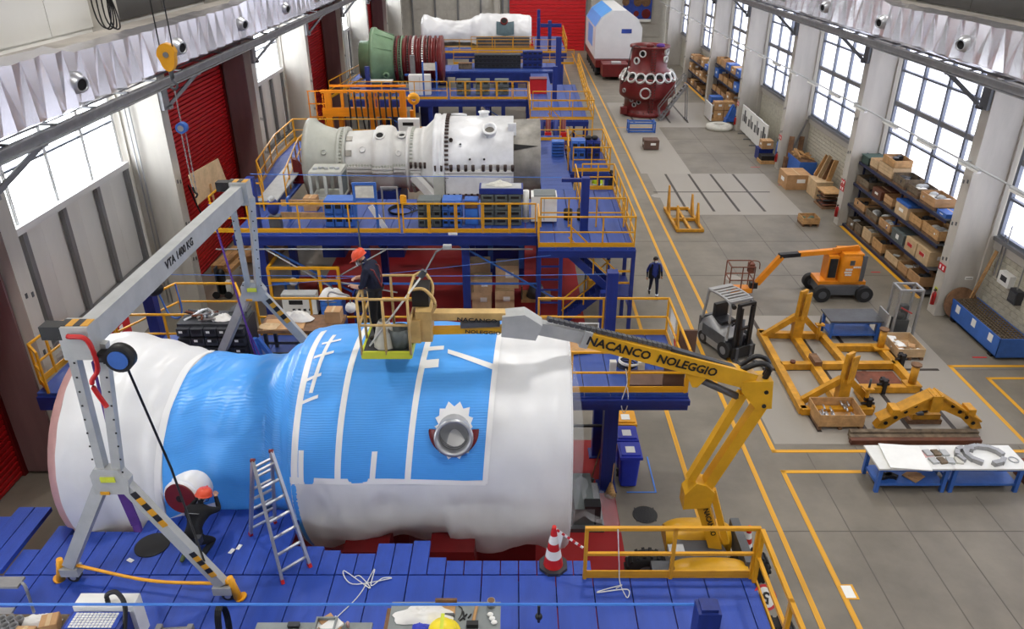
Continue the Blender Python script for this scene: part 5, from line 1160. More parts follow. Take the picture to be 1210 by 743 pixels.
MB().beam((10.6, 28.3, 1.72), (9.75, 28.25, .55), .2, .22).build('jib', 'orange_lift', to); MB().box((9.62, 28.25, .5), (.3, .24, .26)).build('jib_end', 'black', to)
for x, z, w_ in ((13.22, 1.32, .28), (13.2, 1.2, .3), (13.22, 1.09, .26), (13.52, 1.42, .3)):
    for k in range(5): piece('decal_mark', 'white_paint', (13.0 + (x - 13.0) + (k - 2) * w_ / 5, 27.885, z), (w_ / 7, .012, .075), to)
MB().bb(13.22, 13.4, 27.88, 27.9, 1.5, 1.7).build('hatch', 'steel_dark', to)
MB().bb(8.55, 9.5, 27.9, 28.6, .28, .34).build('basket_floor', 'orange_lift', to)
for z in (.85, 1.42):
    for a, c in (((8.55, 27.9), (9.5, 27.9)), ((8.55, 28.6), (9.5, 28.6)), ((8.55, 27.9), (8.55, 28.6)), ((9.5, 27.9), (9.5, 28.6))): MB().cyl((*a, z), (*c, z), .025, n=6).build('basket_rail', 'rust', to)
for a in ((8.55, 27.9), (9.5, 27.9), (8.55, 28.6), (9.5, 28.6), (9.02, 27.9)): MB().cyl((*a, .3), (*a, 1.42), .025, n=6).build('basket_upright', 'rust', to)
MB().bb(9.3, 9.5, 28.0, 28.3, 1.1, 1.5).build('control_box', 'rust', to); MB().tube(curve_pts([(9.25, 28.0, 1.45), (9.35, 28.0, 1.65), (9.65, 28.0, 1.6), (9.7, 28.0, 1.3)], 5), .02, 6).build('control_hoop', 'rust', to); MB().bb(8.55, 9.5, 27.88, 27.92, .3, .48).build('toe_plate', 'orange_lift', to)
# ---- yellow support frame with two saddle posts
ty = thing('saddle_trestle', 'large yellow steel frame with two saddle posts on the pale slab', 'frame', (10, 22.3, 0))
def yb(p, q, w_=.22, h=.22, nm='base_beam', root=None): return MB().beam(p, q, w_, h).build(nm, 'jig_yellow', root or ty)
yb((9.0, 24.9, .14), (8.85, 19.7, .14)); yb((10.15, 24.6, .14), (10.12, 19.8, .14), .26, .24); yb((8.9, 24.7, .14), (11.2, 24.6, .14)); yb((8.8, 19.75, .14), (11.0, 19.75, .14)); yb((9.0, 22.45, .14), (12.9, 22.5, .14)); yb((11.15, 24.6, .14), (11.25, 22.6, .14)); yb((11.0, 19.8, .14), (11.05, 21.0, .14))
for y, tp in ((24.35, 2.05), (20.1, 1.95)):
    yb((10.13, y, .2), (10.13, y, 1.1), .34, .3, 'saddle_post'); MB().beam((10.1, y, 1.0), (10.16, y + .05, tp), .14, .36, .1, .42).build('saddle_blade', 'jig_yellow', ty); MB().beam((10.24, y - .12, 1.0), (10.3, y - .08, tp - .05), .05, .3).build('blade_rib', 'jig_yellow', ty)
    yb((9.0, y + .1, .22), (10.0, y, 1.05), .18, .2, 'strut'); yb((11.05, y + .1, .22), (10.25, y, 1.05), .18, .2, 'strut')
    MB().cyl((10.85, y - .15, .2), (10.85, y - .15, .85), .06, n=10).build('screw_jack', 'jig_yellow', ty); MB().box((10.85, y - .15, .8), (.3, .2, .05)).build('jack_plate', 'jig_yellow', ty); MB().cyl((10.85, y - .15, .8), (10.85, y - .15, 1.15), .035, n=8).build('jack_screw', 'steel_dark', ty)
MB().bb(10.05, 10.3, 22.2, 22.8, .15, .42).build('clamp_block', 'wood_dark', ty); MB().cyl((9.4, 22.45, .25), (9.4, 22.45, .33), .09, n=12).build('bolt_head', 'rust', ty)
tB = thing('stub_post_trestle', 'lower yellow frame with two short round stub posts', 'frame', (12, 22.2, 0))
yb((11.3, 23.7, .14), (12.95, 23.7, .14), root=tB); yb((12.9, 23.7, .14), (12.95, 20.95, .14), root=tB); yb((11.1, 21.0, .14), (12.95, 21.0, .14), root=tB)
for y in (23.5, 21.1):
    MB().cyl((12.82, y, .2), (12.82, y, .95), .12, n=16).build('stub_post', 'jig_yellow', tB); MB().cyl((12.82, y, .95), (12.82, y, 1.0), .17, n=8).build('post_cap', 'wood_dark', tB); MB().box((12.82, y, .26), (.5, .4, .06)).build('post_base', 'jig_yellow', tB)
MB().bb(11.35, 12.75, 21.3, 22.25, .0, .035).build('rust_sheet', 'rust', tB)
for x, y in ((13.15, 22.6), (11.85, 21.0), (10.9, 19.9)):
    t = thing('rail_clamp', 'small black rail clamp %s' % {13.15: 'right of the yellow frames', 11.85: 'on the third floor rail', 10.9: 'at the near yellow saddle strut'}[x], 'clamp', (x, y, 0)); MB().box((x, y, .25), (.12, .3, .5)).build('body', 'black', t); MB().cyl((x - .2, y, .3), (x + .2, y, .3), .04, n=8).build('screw', 'black', t); MB().box((x, y, .45), (.28, .1, .08)).build('jaw', 'black', t)
# ---- arched lifting beam
ta = thing('lifting_beam', 'arched yellow lifting beam resting on its two ends', 'lifting beam', (12.3, 18.9, 0))
out = [(-1.55, .05), (-1.4, .35), (-.1, 1.25), (.12, 1.25), (1.45, .35), (1.62, .05), (1.35, -.0), (.9, .42), (.35, .68), (0, .72), (-.35, .68), (-.85, .42), (-1.3, 0)]
MB().prism(out, .28, Matrix(((1, 0, 0, 12.3), (0, 0, 1, 18.85), (0, 1, 0, .05), (0, 0, 0, 1)))).build('arch_web', 'jig_yellow', ta)
for s in (-1, 1):
    MB().beam((12.3 + s * .05, 18.99, 1.3), (12.3 + s * 1.5, 18.99, .38), .42, .06).build('flange', 'jig_yellow', ta); MB().box((12.3 + s * 1.12, 18.95, .72), (.22, .4, .2)).build('end_lug', 'jig_yellow', ta)
    for k in range(4): p = Vector((12.3 + s * (.55 + .25 * k), 18.84, .9 - .2 * k)); MB().cyl(p, p - Vector((0, .015, 0)), .06, n=10).build('hole', 'dark_hole', ta)
MB().box((12.3, 18.95, 1.02), (.3, .42, .55)).build('centre_stiffener', 'jig_yellow', ta)
t = thing('crane_block', 'yellow shackle block on a small pallet under the arched beam', 'block', (12.4, 19.25, 0)); MB().bb(11.9, 12.9, 19.2, 19.8, .0, .14).build('pallet', 'wood_dark', t); MB().bb(12.0, 12.85, 19.25, 19.7, .14, .32).build('body', 'jig_yellow', t); MB().ball((12.4, 19.5, .42), .18).build('shackle', 'steel_dark', t); MB().bb(12.1, 12.3, 19.2, 19.75, .32, .4).build('strap', 'steel_dark', t)
for k in range(3): solo(MB().bb(9.75 + .05 * k, 13.55 + .04 * k, 18.18 + .17 * k - .02, 18.32 + .17 * k, 0, .16 if k < 2 else .22), 'timber_beam', ['beam_brown', 'wood_old', 'wood_old'][k], 'long %s timber lying before the arched beam' % ['reddish front', 'grey middle', 'weathered rear'][k], 'timber', 'timbers on the floor', loc=(11.6, 18.2 + .17 * k, 0))
# ---- crates helper
def crate(name, label, x, y, sx, sy, h, z=0, m='wood', rz=0.0, fill=None, pallet=True, group=None, cat='crate', parent=None):
    t = thing(name, label, cat, (x, y, z), rz, group, local=True)
    z0 = .12 if pallet else 0
    if pallet:
        for k in (-1, 0, 1): lp(t, MB().box((k * (sx / 2 - .06), 0, .05), (.1, sy, .1)), 'pallet_runner', 'wood_dark')
    lp(t, MB().box((0, 0, z0 + .015), (sx, sy, .03)), 'base', m)
    n = max(1, round(h / .14)); hh = h / n
    for k in range(n):
        zc = z0 + .03 + hh * (k + .5)
        for s in (-1, 1):
            lp(t, MB().box((0, s * (sy / 2 - .012), zc), (sx, .024, hh * .93)), 'board', m); lp(t, MB().box((s * (sx / 2 - .012), 0, zc), (.024, sy - .05, hh * .93)), 'board', m)
    if fill:
        rn = random.Random(hash(label) % 1000 if False else len(label) * 7 + int(x * 10))
        for k in range(fill[1]):
            c = (rn.uniform(-.38, .38) * sx, rn.uniform(-.38, .38) * sy, z0 + h * rn.uniform(.35, .75)); kind = rn.random()
            if fill[0] == 'rods': lp(t, MB().cyl((c[0], c[1] - .12, c[2]), (c[0] + .03, c[1] + .12, c[2]), .03, n=8), 'steel_rod', 'alu')
            elif fill[0] == 'paper': lp(t, MB().box(c, (.28, .2, .03), rz=rn.uniform(0, 3)), 'paper_sheet', rn.choice(['paper', 'cardboard', 'paper']))
            elif fill[0] == 'bags': lp(t, MB().ball(c, .16, 10, 6, (1.2, 1, .6)), 'bag', rn.choice(['stone_white', 'light_grey', 'paper']))
            elif fill[0] == 'dark': lp(t, MB().box(c, (.2, .2, .12), rz=rn.uniform(0, 3)), 'part', rn.choice(['plastic_dark', 'black', 'steel_dark']))
            elif fill[0] == 'blue': lp(t, MB().box(c, (.25, .16, .05), rz=rn.uniform(0, 3)), 'packet', rn.choice(['light_blue', 'paper', 'tape_blue']))
            elif fill[0] == 'green': lp(t, MB().ball(c, .1, 8, 6, (1.3, 1, .7)), 'bundle', rn.choice(['olive', 'green_box']))
    return t
def carton(label, x, y, sx, sy, h, z=0, m='cardboard', rz=0.0, group=None, lbl=True, cat='box', tape=True):
    t = thing('carton', label, cat, (x, y, z), rz, group, local=True); lp(t, MB().box((0, 0, h / 2), (sx, sy, h)), 'box_body', m)
    lp(t, MB().box((-sx * .003, 0, h + .004), (sx * .5 - .01, sy - .01, .008)) if False else MB().box((-sx / 4, 0, h + .006), (sx / 2 - .012, sy - .004, .012)), 'lid_flap', m); lp(t, MB().box((sx / 4, 0, h + .006), (sx / 2 - .012, sy - .004, .012)), 'lid_flap', m)
    if tape: lp(t, MB().box((0, 0, h + .014), (.06, sy, .004)), 'packing_tape', 'plywood')
    if lbl: lp(t, MB().box((sx * .1, -sy / 2 - .004, h * .6), (sx * .35, .006, h * .25)), 'paper_label', 'paper'); lp(t, MB().box((-sx / 2 - .004, 0, h * .55), (.006, sy * .35, h * .25)), 'paper_label', 'paper')
    return t
crate('open_crate', 'wooden crate of steel rods before the yellow saddle post', 9.72, 19.4, 1.35, 1.0, .38, fill=('rods', 22))
crate('open_crate', 'pale pallet crate full of papers by the cage cabinet', 13.7, 23.65, .95, 1.25, .3, m='plywood', fill=('paper', 14))
crate('open_crate', 'low wooden crate of green bundles alone on the floor', 14.8, 36.7, .85, .8, .3, fill=('green', 10))
# ---- caged cabinet
t = thing('cage_cabinet', 'grey framed glass cabinet with machine inside by the pale slab', 'cabinet', (14.05, 24.85, 0))
for x in (13.66, 14.44):
    for y in (24.55, 25.15): MB().bb(x - .04, x + .04, y - .04, y + .04, 0, 2.0).build('frame_post', 'fork_silver', t)
MB().bb(13.62, 14.48, 24.5, 25.2, 0, .08).build('frame_plate', 'fork_silver', t)
for a, c in (((13.66, 24.55), (14.44, 24.55)), ((13.66, 25.15), (14.44, 25.15)), ((13.66, 24.55), (13.66, 25.15)), ((14.44, 24.55), (14.44, 25.15))): MB().beam((*a, 1.97), (*c, 1.97), .07, .07).build('frame_bar', 'fork_silver', t)
MB().bb(13.7, 14.4, 25.13, 25.15, .1, 1.9).build('rear_glass', 'thin_glass', t); MB().bb(13.7, 14.4, 24.55, 24.57, .1, 1.9).build('front_glass', 'thin_glass', t); MB().bb(13.8, 14.3, 24.7, 25.05, .1, .7).ball((14.0, 24.85, .85), .18).bb(13.95, 14.2, 24.75, 25.0, .7, 1.25).build('machine', 'black', t); MB().box((14.05, 24.6, 1.15), (.5, .03, .05), ry=.5).build('red_bar', 'red_paint', t); MB().bb(13.2, 13.25, 24.2, 24.9, 0, 1.2).build('side_board', 'fork_silver', t)
# ---- blue table with dark top
def bench(name, label, x0, x1, y0, y1, h, top, leg='light_blue', shelf=True, overhang=.06, cat='table'):
    t = thing(name, label, cat, ((x0 + x1) / 2, (y0 + y1) / 2, 0)); MB().bb(x0 - overhang, x1 + overhang, y0 - overhang, y1 + overhang, h - .05, h).build('table_top', top, t)
    for x in (x0 + .06, x1 - .06):
        for y in (y0 + .06, y1 - .06): piece('leg', leg, (x, y, (h - .05) / 2), (.1, .1, h - .05), t)
    if shelf: MB().bb(x0 + .05, x1 - .05, y0 + .05, y1 - .05, .2, .27).build('lower_shelf', leg, t)
    MB().bb(x0, x1, y0, y0 + .06, h - .14, h - .05).build('apron', leg, t); return t
bench('work_table', 'blue table with dark steel top behind the yellow frames', 11.35, 13.15, 24.4, 25.3, .85, 'steel_dark')
t = bench('work_bench', 'blue bench with white boards and sheet, left of the pair', 9.55, 11.42, 16.05, 16.95, .85, 'white_paint'); t = bench('work_bench', 'blue bench with white top and metal ring, right of the pair', 11.52, 13.38, 16.05, 16.95, .85, 'white_paint')
solo(MB().box((10.35, 16.45, .885), (1.05, 1.05, .03), rz=-.12), 'white_board', 'paper', 'loose white board lying across the left blue bench', 'board', loc=(10.35, 16.45, .87))
rb = random.Random(2)
for k in range(7): x = 11.05 + (k % 4) * .22; y = 16.3 + (k // 4) * .33; solo(MB().box((x, y, .88), (.18, .24, .06), rz=rb.uniform(-.2, .2)), 'shim_block', ['light_grey', 'wood_old', 'light_grey', 'stone_white'][k % 4], 'small %s metal shim block laid out on the white bench, %s' % (['grey', 'tan', 'pale', 'whitish'][k % 4], ['first of front row', 'second of front row', 'third of front row', 'fourth of front row', 'first of back row', 'second of back row', 'third of back row'][k]), 'block', 'shim blocks on the bench', loc=(x, y, .85))
solo(MB().box((11.0, 16.62, .856), (.3, .3, .012), rz=.1), 'pink_sheet', 'wrap_pink', 'pink sheet under the shim blocks', 'sheet', loc=(11.0, 16.62, .85))
t = thing('metal_ring', 'segmented grey metal ring on the right blue bench', 'ring', (12.55, 16.5, .85))
for k in range(11):
    a = k * 2 * PI / 12 + .3; 
    if k == 8: continue
    piece('ring_segment', 'fork_silver', (12.5 + .36 * math.cos(a) * 1.3, 16.5 + .36 * math.sin(a), .91), (.13, .24, .12), t, rz=a)
t = thing('half_ring', 'curved grey segment left of the ring on the right bench', 'ring', (11.95, 16.5, .85))
for k in range(4): a = 1.2 + k * .75; piece('ring_segment', 'fork_silver', (12.1 + .32 * math.cos(a), 16.45 + .34 * math.sin(a), .91), (.12, .22, .12), t, rz=a)
solo(MB().lathe([(.1, 0), (.13, 0), (.13, .02), (.1, .02), (.1, 0)], (13.2, 16.35, .86), 'Z', 16), 'small_hoop', 'alu', 'small thin hoop at the right bench end', 'hoop', loc=(13.2, 16.35, .85))
t = thing('cardboard_sheet', 'cardboard scrap on the lower shelf of the left bench', 'cardboard', (10.7, 16.4, .28)); MB().box((10.7, 16.4, .29), (.45, .4, .02), rz=.6).build('sheet', 'cardboard', t); MB().box((10.74, 16.42, .31), (.3, .28, .02), rz=.9).build('second_sheet', 'cardboard', t)
t = thing('black_tools', 'black tool cluster on the lower shelf of the left bench', 'tools', (9.95, 16.4, .28))
for k in range(5): MB().box((9.8 + .08 * k, 16.35 + .05 * (k % 2), .33), (.12, .22, .1), rz=k).build('tool', 'black', t)
t = thing('floor_pallet_box', 'reddish wooden box at the right edge behind the bench', 'box', (14.0, 16.5, 0)); MB().bb(13.75, 15.2, 15.9, 16.9, 0, .45).build('box_body', 'beam_brown', t); MB().bb(13.75, 15.2, 15.9, 16.9, .45, .5).build('lid', 'rust', t)
# ---- blue grating bin
t = thing('grating_bin', 'long blue steel bin with grating top along block wall', 'bin', (17.1, 24.75, 0))
MB().bb(16.66, 17.68, 23.05, 26.4, .1, .14).bb(16.66, 16.7, 23.05, 26.4, .1, .82).bb(17.64, 17.68, 23.05, 26.4, .1, .82).bb(16.66, 17.68, 23.05, 23.09, .1, .82).bb(16.66, 17.68, 26.36, 26.4, .1, .82).build('tank', 'light_blue', t)
for k in range(22): piece('grate_bar', 'wood_old', (17.17, 23.17 + k * .148, .8), (.94, .02, .04), t)
for k in range(7): piece('grate_bar', 'wood_old', (16.75 + k * .14, 24.72, .8), (.02, 3.26, .04), t)
piece('grate_shade', 'dark_hole', (17.17, 24.72, .5), (.92, 3.24, .02), t)  # dark sheet standing in for the shade beneath the grating
for y in (23.6, 24.7, 25.8): piece('paper_label', 'paper', (16.655, y, .6), (.01, .26, .28), t)
for y in (23.4, 26.0): piece('skid_foot', 'black', (17.1, y, .05), (.9, .2, .1), t)
t = thing('round_board', 'round brown wooden board leaning on the near pillar', 'board', (16.95, 26.35, 0)); b = MB().cyl((0, -.03, 0), (0, .03, 0), .62, n=32); b.v = [(q[0] + 16.98, q[1] + 26.28 + .18 * q[2], q[2] + .62) for q in b.v]; b.build('disc', 'wood_dark', t); b = MB().box((16.98, 26.24, .62), (.9, .02, .1)); b.build('batten', 'wood_dark', t)
for k in range(2): solo(MB().beam((17.3 + .1 * k, 26.3, .85), (17.55, 26.0 - .1 * k, 2.9), .04, .05), 'lath', 'wood', 'thin wooden lath leaning beside the round board, %s' % ('left one', 'right one')[k], 'lath', loc=(17.4, 26.2, .85))
# wall boxes, conduits, papers
t = thing('switch_box', 'white switch box on the near block wall', 'switch box', (17.68, 24.9, 2.0)); MB().bb(17.5, 17.74, 24.75, 25.4, 1.95, 2.4).build('box', 'white_paint', t); MB().bb(17.49, 17.5, 24.9, 25.25, 2.1, 2.3).build('panel_face', 'plastic_dark', t)
t = thing('switch_box', 'dark grey box right of the white switch box', 'switch box', (17.68, 24.3, 1.7)); MB().bb(17.48, 17.74, 24.1, 24.55, 1.6, 2.1).build('box', 'plastic_dark', t); MB().bb(17.46, 17.48, 24.15, 24.5, 1.7, 2.0).build('cover', 'steel_dark', t)
t = thing('conduit', 'grey conduit pipes up the near block wall', 'pipe', (17.65, 25.5, 2))
for y, z1 in ((25.6, 4.0), (25.8, 3.6), (24.35, 5.6)): MB().cyl((17.6, y, 2.0), (17.6, y, z1), .025, n=6).build('pipe', 'steel_grey', t)
t = thing('wall_notice', 'two blue and white paper notices on the block wall', 'poster', (17.73, 23.1, 1.8))
for z, y in ((2.1, 22.9), (1.75, 23.05)): MB().box((17.735, y, z), (.01, .3, .26), rx=.3).build('sheet', 'paper', t); MB().box((17.727, y - .05, z), (.008, .2, .16), rx=.3).build('print', 'poster_blue', t)
# fire signs and extinguishers on pillars
for k, y in enumerate(COLY[3:7]):
    t = thing('fire_sign', 'red fire point sign on the %s pillar of the right row' % ['near', 'second', 'third', 'fourth'][k], 'sign', (16.18, y - .3, 1.9), group='red pillar signs')
    for j, z in enumerate((1.75, 2.05) if k == 1 else (1.8,)): MB().bb(16.17, 16.19, y - .5, y - .05, z, z + .26).build('plate', 'sign_red', t); MB().bb(16.162, 16.17, y - .42, y - .33, z + .06, z + .2).build('pictogram', 'paper', t); MB().bb(16.162, 16.17, y - .2, y - .12, z + .06, z + .2).build('pictogram', 'paper', t)
    t = thing('fire_extinguisher', 'red fire extinguisher on the %s pillar of the right row' % ['near', 'second', 'third', 'fourth'][k], 'extinguisher', (16.1, y - .4, .5), group='fire extinguishers'); MB().lathe([(0, 0), (.08, 0), (.08, .42), (.05, .5), (.025, .52), (.025, .56), (0, .56)], (16.08, y - .42, .45), 'Z', 14).build('cylinder', 'red_paint', t); MB().box((16.08, y - .42, 1.04), (.1, .05, .05)).build('valve', 'black', t); MB().tube([(16.08, y - .44, 1.02), (16.0, y - .5, .9), (16.02, y - .5, .6)], .014, 5).build('hose', 'black', t)
t = thing('pillar_label', 'small yellow label on the near right pillar', 'label', (16.19, 26.75, .95)); MB().bb(16.185, 16.198, 26.65, 26.85, .95, 1.08).build('plate', 'lime', t); MB().bb(16.18, 16.186, 26.68, 26.82, .99, 1.03).build('print', 'black', t)
t = thing('pillar_label', 'white strip label on the side of the near right pillar', 'label', (17.2, 26.52, 1.2)); MB().bb(17.05, 17.35, 26.52, 26.54, 1.5, 1.62).build('plate', 'paper', t); MB().bb(17.08, 17.32, 26.515, 26.52, 1.54, 1.57).build('print', 'steel_dark', t)
# ================================================================ storage racks
def rack(y0, y1, label, levels, upr):
    t = thing('storage_rack', label, 'rack', (17.0, (y0 + y1) / 2, 0), group='storage racks')
    for y in upr:
        for x in (16.95, 17.5): piece('upright', 'rack_navy', (x, y, levels[-1] / 2 + .2), (.07, .09, levels[-1] + .4), t)
        b = MB(); b.beam((16.95, y, .3), (17.5, y, 1.3), .04, .04); b.beam((17.5, y, 1.5), (16.95, y, 2.5), .04, .04); b.split('rack_brace', 'rack_navy', t)
    for lv, z in enumerate(levels):
        for x in (16.46 + .07 * lv, 17.5): piece('shelf_beam', 'rack_navy', (x, (y0 + y1) / 2, z - .07), (.06, y1 - y0, .12), t)
        piece('shelf_deck', 'steel_dark', (16.98 + .035 * lv, (y0 + y1) / 2, z - .02), (1.06 - .07 * lv, y1 - y0, .03), t)
LV = [.16, 1.22, 2.27, 3.32]
rack(28.1, 36.45, 'tall blue rack of wooden crates between two pillars', LV, (28.15, 32.3, 36.4))
ITEMS = [  # level, y, sy, h, kind, words
 (0, 29.0, 1.0, .5, 'cd', 'open dark-lined crate of black parts'), (0, 30.0, .8, .4, 'cp', 'open crate of white packets'), (0, 31.1, 1.2, .4, 'cP', 'wide open crate with a white paper'), (0, 32.6, 1.0, .5, 'cd', 'crate holding dark castings'), (0, 33.8, .9, .6, 'cb', 'slatted crate with a white roll'), (0, 34.8, .7, .5, 'c', 'plain small crate'), (0, 35.7, .8, .4, 'cb', 'crate topped with a grey bag'),
 (1, 28.9, 1.0, .75, 'W', 'large tan box with red marks'), (1, 29.95, .9, .7, 'W', 'tan box with red label'), (1, 31.2, 1.1, .55, 'G', 'dark grey plastic tub'), (1, 32.5, 1.1, .4, 'cu', 'crate of blue packets'), (1, 33.9, 1.2, .3, 'cb', 'shallow crate of plastic bags'), (1, 35.3, 1.2, .35, 'cd', 'shallow dark crate'),
 (2, 28.9, 1.3, .45, 'cb', 'wide crate of white sacks'), (2, 30.2, 1.0, .4, 'cd', 'crate of brown pipes'), (2, 31.5, 1.1, .65, 'B', 'tall crate under a blue cover'), (2, 32.8, .8, .4, 'c', 'small empty crate'), (2, 34.0, .9, .5, 'O', 'orange wooden box'), (2, 35.6, 1.4, .35, 'cd', 'long low crate with black bag'),
 (3, 28.6, .7, .2, 'U', 'small blue boxes on pallet'), (3, 29.8, 1.2, .4, 'cb', 'crate of white plastic bags'), (3, 31.1, .9, .35, 'cb', 'crate with clear film bundle'), (3, 32.4, 1.1, .4, 'cd', 'crate with grey lid'), (3, 33.8, 1.4, .55, 'c2', 'double stacked open crate'), (3, 35.0, .8, .4, 'c', 'tan slatted crate'), (3, 35.95, .8, .45, 'T', 'green grey plastic tray')]
LN = ['bottom', 'second', 'third', 'top']
for lv, y, sy, h, kd, wd in ITEMS:
    lab = '%s on the %s shelf of the near rack' % (wd, LN[lv]); g = 'boxes on the near rack'; z = LV[lv]
    h *= .8; rx_ = 16.9 + .07 * lv
    if kd[0] == 'c':
        fl = {'d': ('dark', 9), 'p': ('paper', 8), 'P': ('paper', 2), 'b': ('bags', 8), 'u': ('blue', 14), '': None, '2': None}[kd[1:]]
        crate('storage_crate', lab, rx_, y, .84, sy, h, z, rb.choice(['wood', 'plywood', 'cardboard', 'wood_old']), fill=fl, group=g)
        if kd == 'c2': crate('storage_crate', 'upper open crate of brown parts on the top shelf of the near rack', rx_, y - .1, .8, 1.2, .3, z + h + .17, 'wood', fill=('dark', 6), group=g, pallet=False)
    elif kd == 'W':
        t = carton(lab, rx_, y, .84, sy, h, z, 'plywood', group=g); lp(t, MB().box((-.428, .05, h * .55), (.006, .4, .14)), 'red_mark', 'sign_red')
    elif kd == 'G': t = thing('plastic_tub', lab, 'tub', (rx_, y, z), group=g, local=True); lp(t, MB().bb(-.4, .4, -sy / 2, sy / 2, 0, h), 'tub', 'grey_box'); lp(t, MB().bb(-.42, .42, -sy / 2 - .03, sy / 2 + .03, h - .08, h + .02), 'lid', 'grey_box'); lp(t, MB().box((-.403, 0, h * .5), (.006, .25, .2)), 'paper_label', 'paper')
    elif kd == 'B': t = carton(lab, rx_, y, .84, sy, h, z, 'plywood', group=g); lp(t, MB().bb(-.43, .43, -sy / 2 - .02, sy / 2 + .02, h + .015, h + .12), 'blue_cover', 'light_blue')
    elif kd == 'O': t = carton(lab, rx_, y, .84, sy, h, z, 'beam_brown', group=g)
    elif kd == 'U': t = carton(lab, rx_, y, .8, sy, h, z, 'light_blue', group=g)
    elif kd == 'T': t = thing('plastic_tray', lab, 'tray', (rx_, y, z), group=g, local=True); lp(t, MB().bb(-.42, .42, -sy / 2, sy / 2, 0, .03).bb(-.42, -.39, -sy / 2, sy / 2, 0, h).bb(.39, .42, -sy / 2, sy / 2, 0, h).bb(-.42, .42, -sy / 2, -sy / 2 + .03, 0, h).bb(-.42, .42, sy / 2 - .03, sy / 2, 0, h), 'tray', 'green_box'); lp(t, MB().bb(-.45, .45, -sy / 2 - .03, sy / 2 + .03, h, h + .03).bb(-.3, .3, -sy / 2 + .1, sy / 2 - .1, h - .1, h + .035), 'tray_rim', 'green_box')
rack(59.0, 66.4, 'far blue rack of cartons behind the fourth pillar', LV, (59.1, 62.8, 66.3)); rack(69.0, 76.2, 'farthest blue rack of cartons beyond the fifth pillar', LV[:3], (69.1, 72.5, 76.1))
for R_, (ya, yb_), word in ((0, (59.6, 65.75), 'far'), (1, (69.6, 75.5), 'farthest')):
    for lv in range(4 if R_ == 0 else 3):
        for k in range(5):
            y = ya + (yb_ - ya) * k / 4; kind = rb.random(); h = rb.uniform(.35, .7); lab = '%s %s on the %s shelf of the %s rack' % (['first', 'second', 'middle', 'fourth', 'last'][k], 'carton' if kind < .6 else 'crate', LN[lv], word)
            if kind < .6: carton(lab, 16.9 + .07 * lv, y, .84, 1.1, h, LV[lv], rb.choice(['cardboard', 'wood', 'plywood', 'cardboard', 'light_blue']), group='cartons on the %s rack' % word, tape=False)
            else: crate('storage_crate', lab, 16.9 + .07 * lv, y, .84, 1.1, h * .7, LV[lv], rb.choice(['wood', 'cardboard', 'wood_dark']), group='cartons on the %s rack' % word, pallet=False, fill=('dark', 3))
# ================================================================ bay with the big carton
carton('big tan cardboard box in front of the blue scrap bin', 16.1, 43.05, 1.35, 1.5, .85, group=None)
t = thing('scrap_bin', 'blue bin heaped with wooden laths by the block wall', 'bin', (17.1, 45.0, 0)); MB().bb(16.6, 17.6, 43.9, 46.1, 0, 1.15).build('box', 'light_blue', t); MB().bb(16.64, 17.56, 43.94, 46.06, 1.15, 1.18).build('wood_bed', 'wood_dark', t)
for k in range(12): MB().beam((rb.uniform(16.6, 17.5), rb.uniform(44, 46), 1.2 + .02 * k), (rb.uniform(16.6, 17.6), rb.uniform(44, 46), 1.25 + .03 * k), .05, .09).build('lath', 'wood', t)
t = thing('wooden_case', 'tan wooden case with planks leaning behind it', 'case', (17.0, 41.2, 0)); MB().bb(16.5, 17.4, 40.7, 42.0, 0, .9).build('box', 'plywood', t); MB().bb(16.48, 17.42, 40.68, 42.02, .9, .94).build('lid', 'plywood', t)
for k in range(4): solo(MB().beam((16.8 + .12 * k, 41.9 - .35 * k, .96), (17.45, 42.3 - .45 * k, 2.0 + .1 * (k % 2)), .04, .34), 'plank', ['wood', 'plywood', 'wood_dark', 'wood'][k], '%s plank leaning above the wooden case' % ['leftmost', 'second', 'third', 'rightmost'][k], 'plank', 'leaning planks', loc=(16.9, 41.5, .95))
t = thing('pipe_stack', 'rack of dark short pipes under a plywood sheet by the second pillar', 'stack', (16.8, 39.6, 0)); 
for k in range(24): MB().cyl((16.35, 39.1 + .13 * (k % 8), .18 + .25 * (k // 8)), (17.2, 39.1 + .13 * (k % 8), .18 + .25 * (k // 8)), .055, n=8).build('pipe', rb.choice(['rust', 'black', 'bolt_dark', 'wood_dark']), t)
MB().bb(16.3, 17.3, 38.95, 40.2, .82, .88).build('cover_sheet', 'wood', t); MB().bb(16.3, 17.3, 38.95, 40.2, .0, .08).build('base', 'wood_dark', t)
for k in range(2): solo(MB().beam((16.6 + .6 * k, 46.0, 0), (16.75 + .6 * k, 46.25, 2.1), .3, .05), 'dark_board', 'wood_dark', 'dark board standing against the third pillar, %s' % ('left', 'right')[k], 'board', loc=(16.6 + .6 * k, 46.2, 0))
solo(MB().beam((16.4, 46.1, 0), (17.5, 46.3, 3.1), .08, .1), 'long_pole', 'steel_grey', 'long grey pole leaning across the third pillar', 'pole', loc=(16.4, 46.1, 0)); solo(MB().bb(16.4, 16.9, 45.9, 46.2, 0, .9), 'brown_case', 'wood_dark', 'small brown case at the foot of the third pillar', 'case', loc=(16.6, 46, 0))
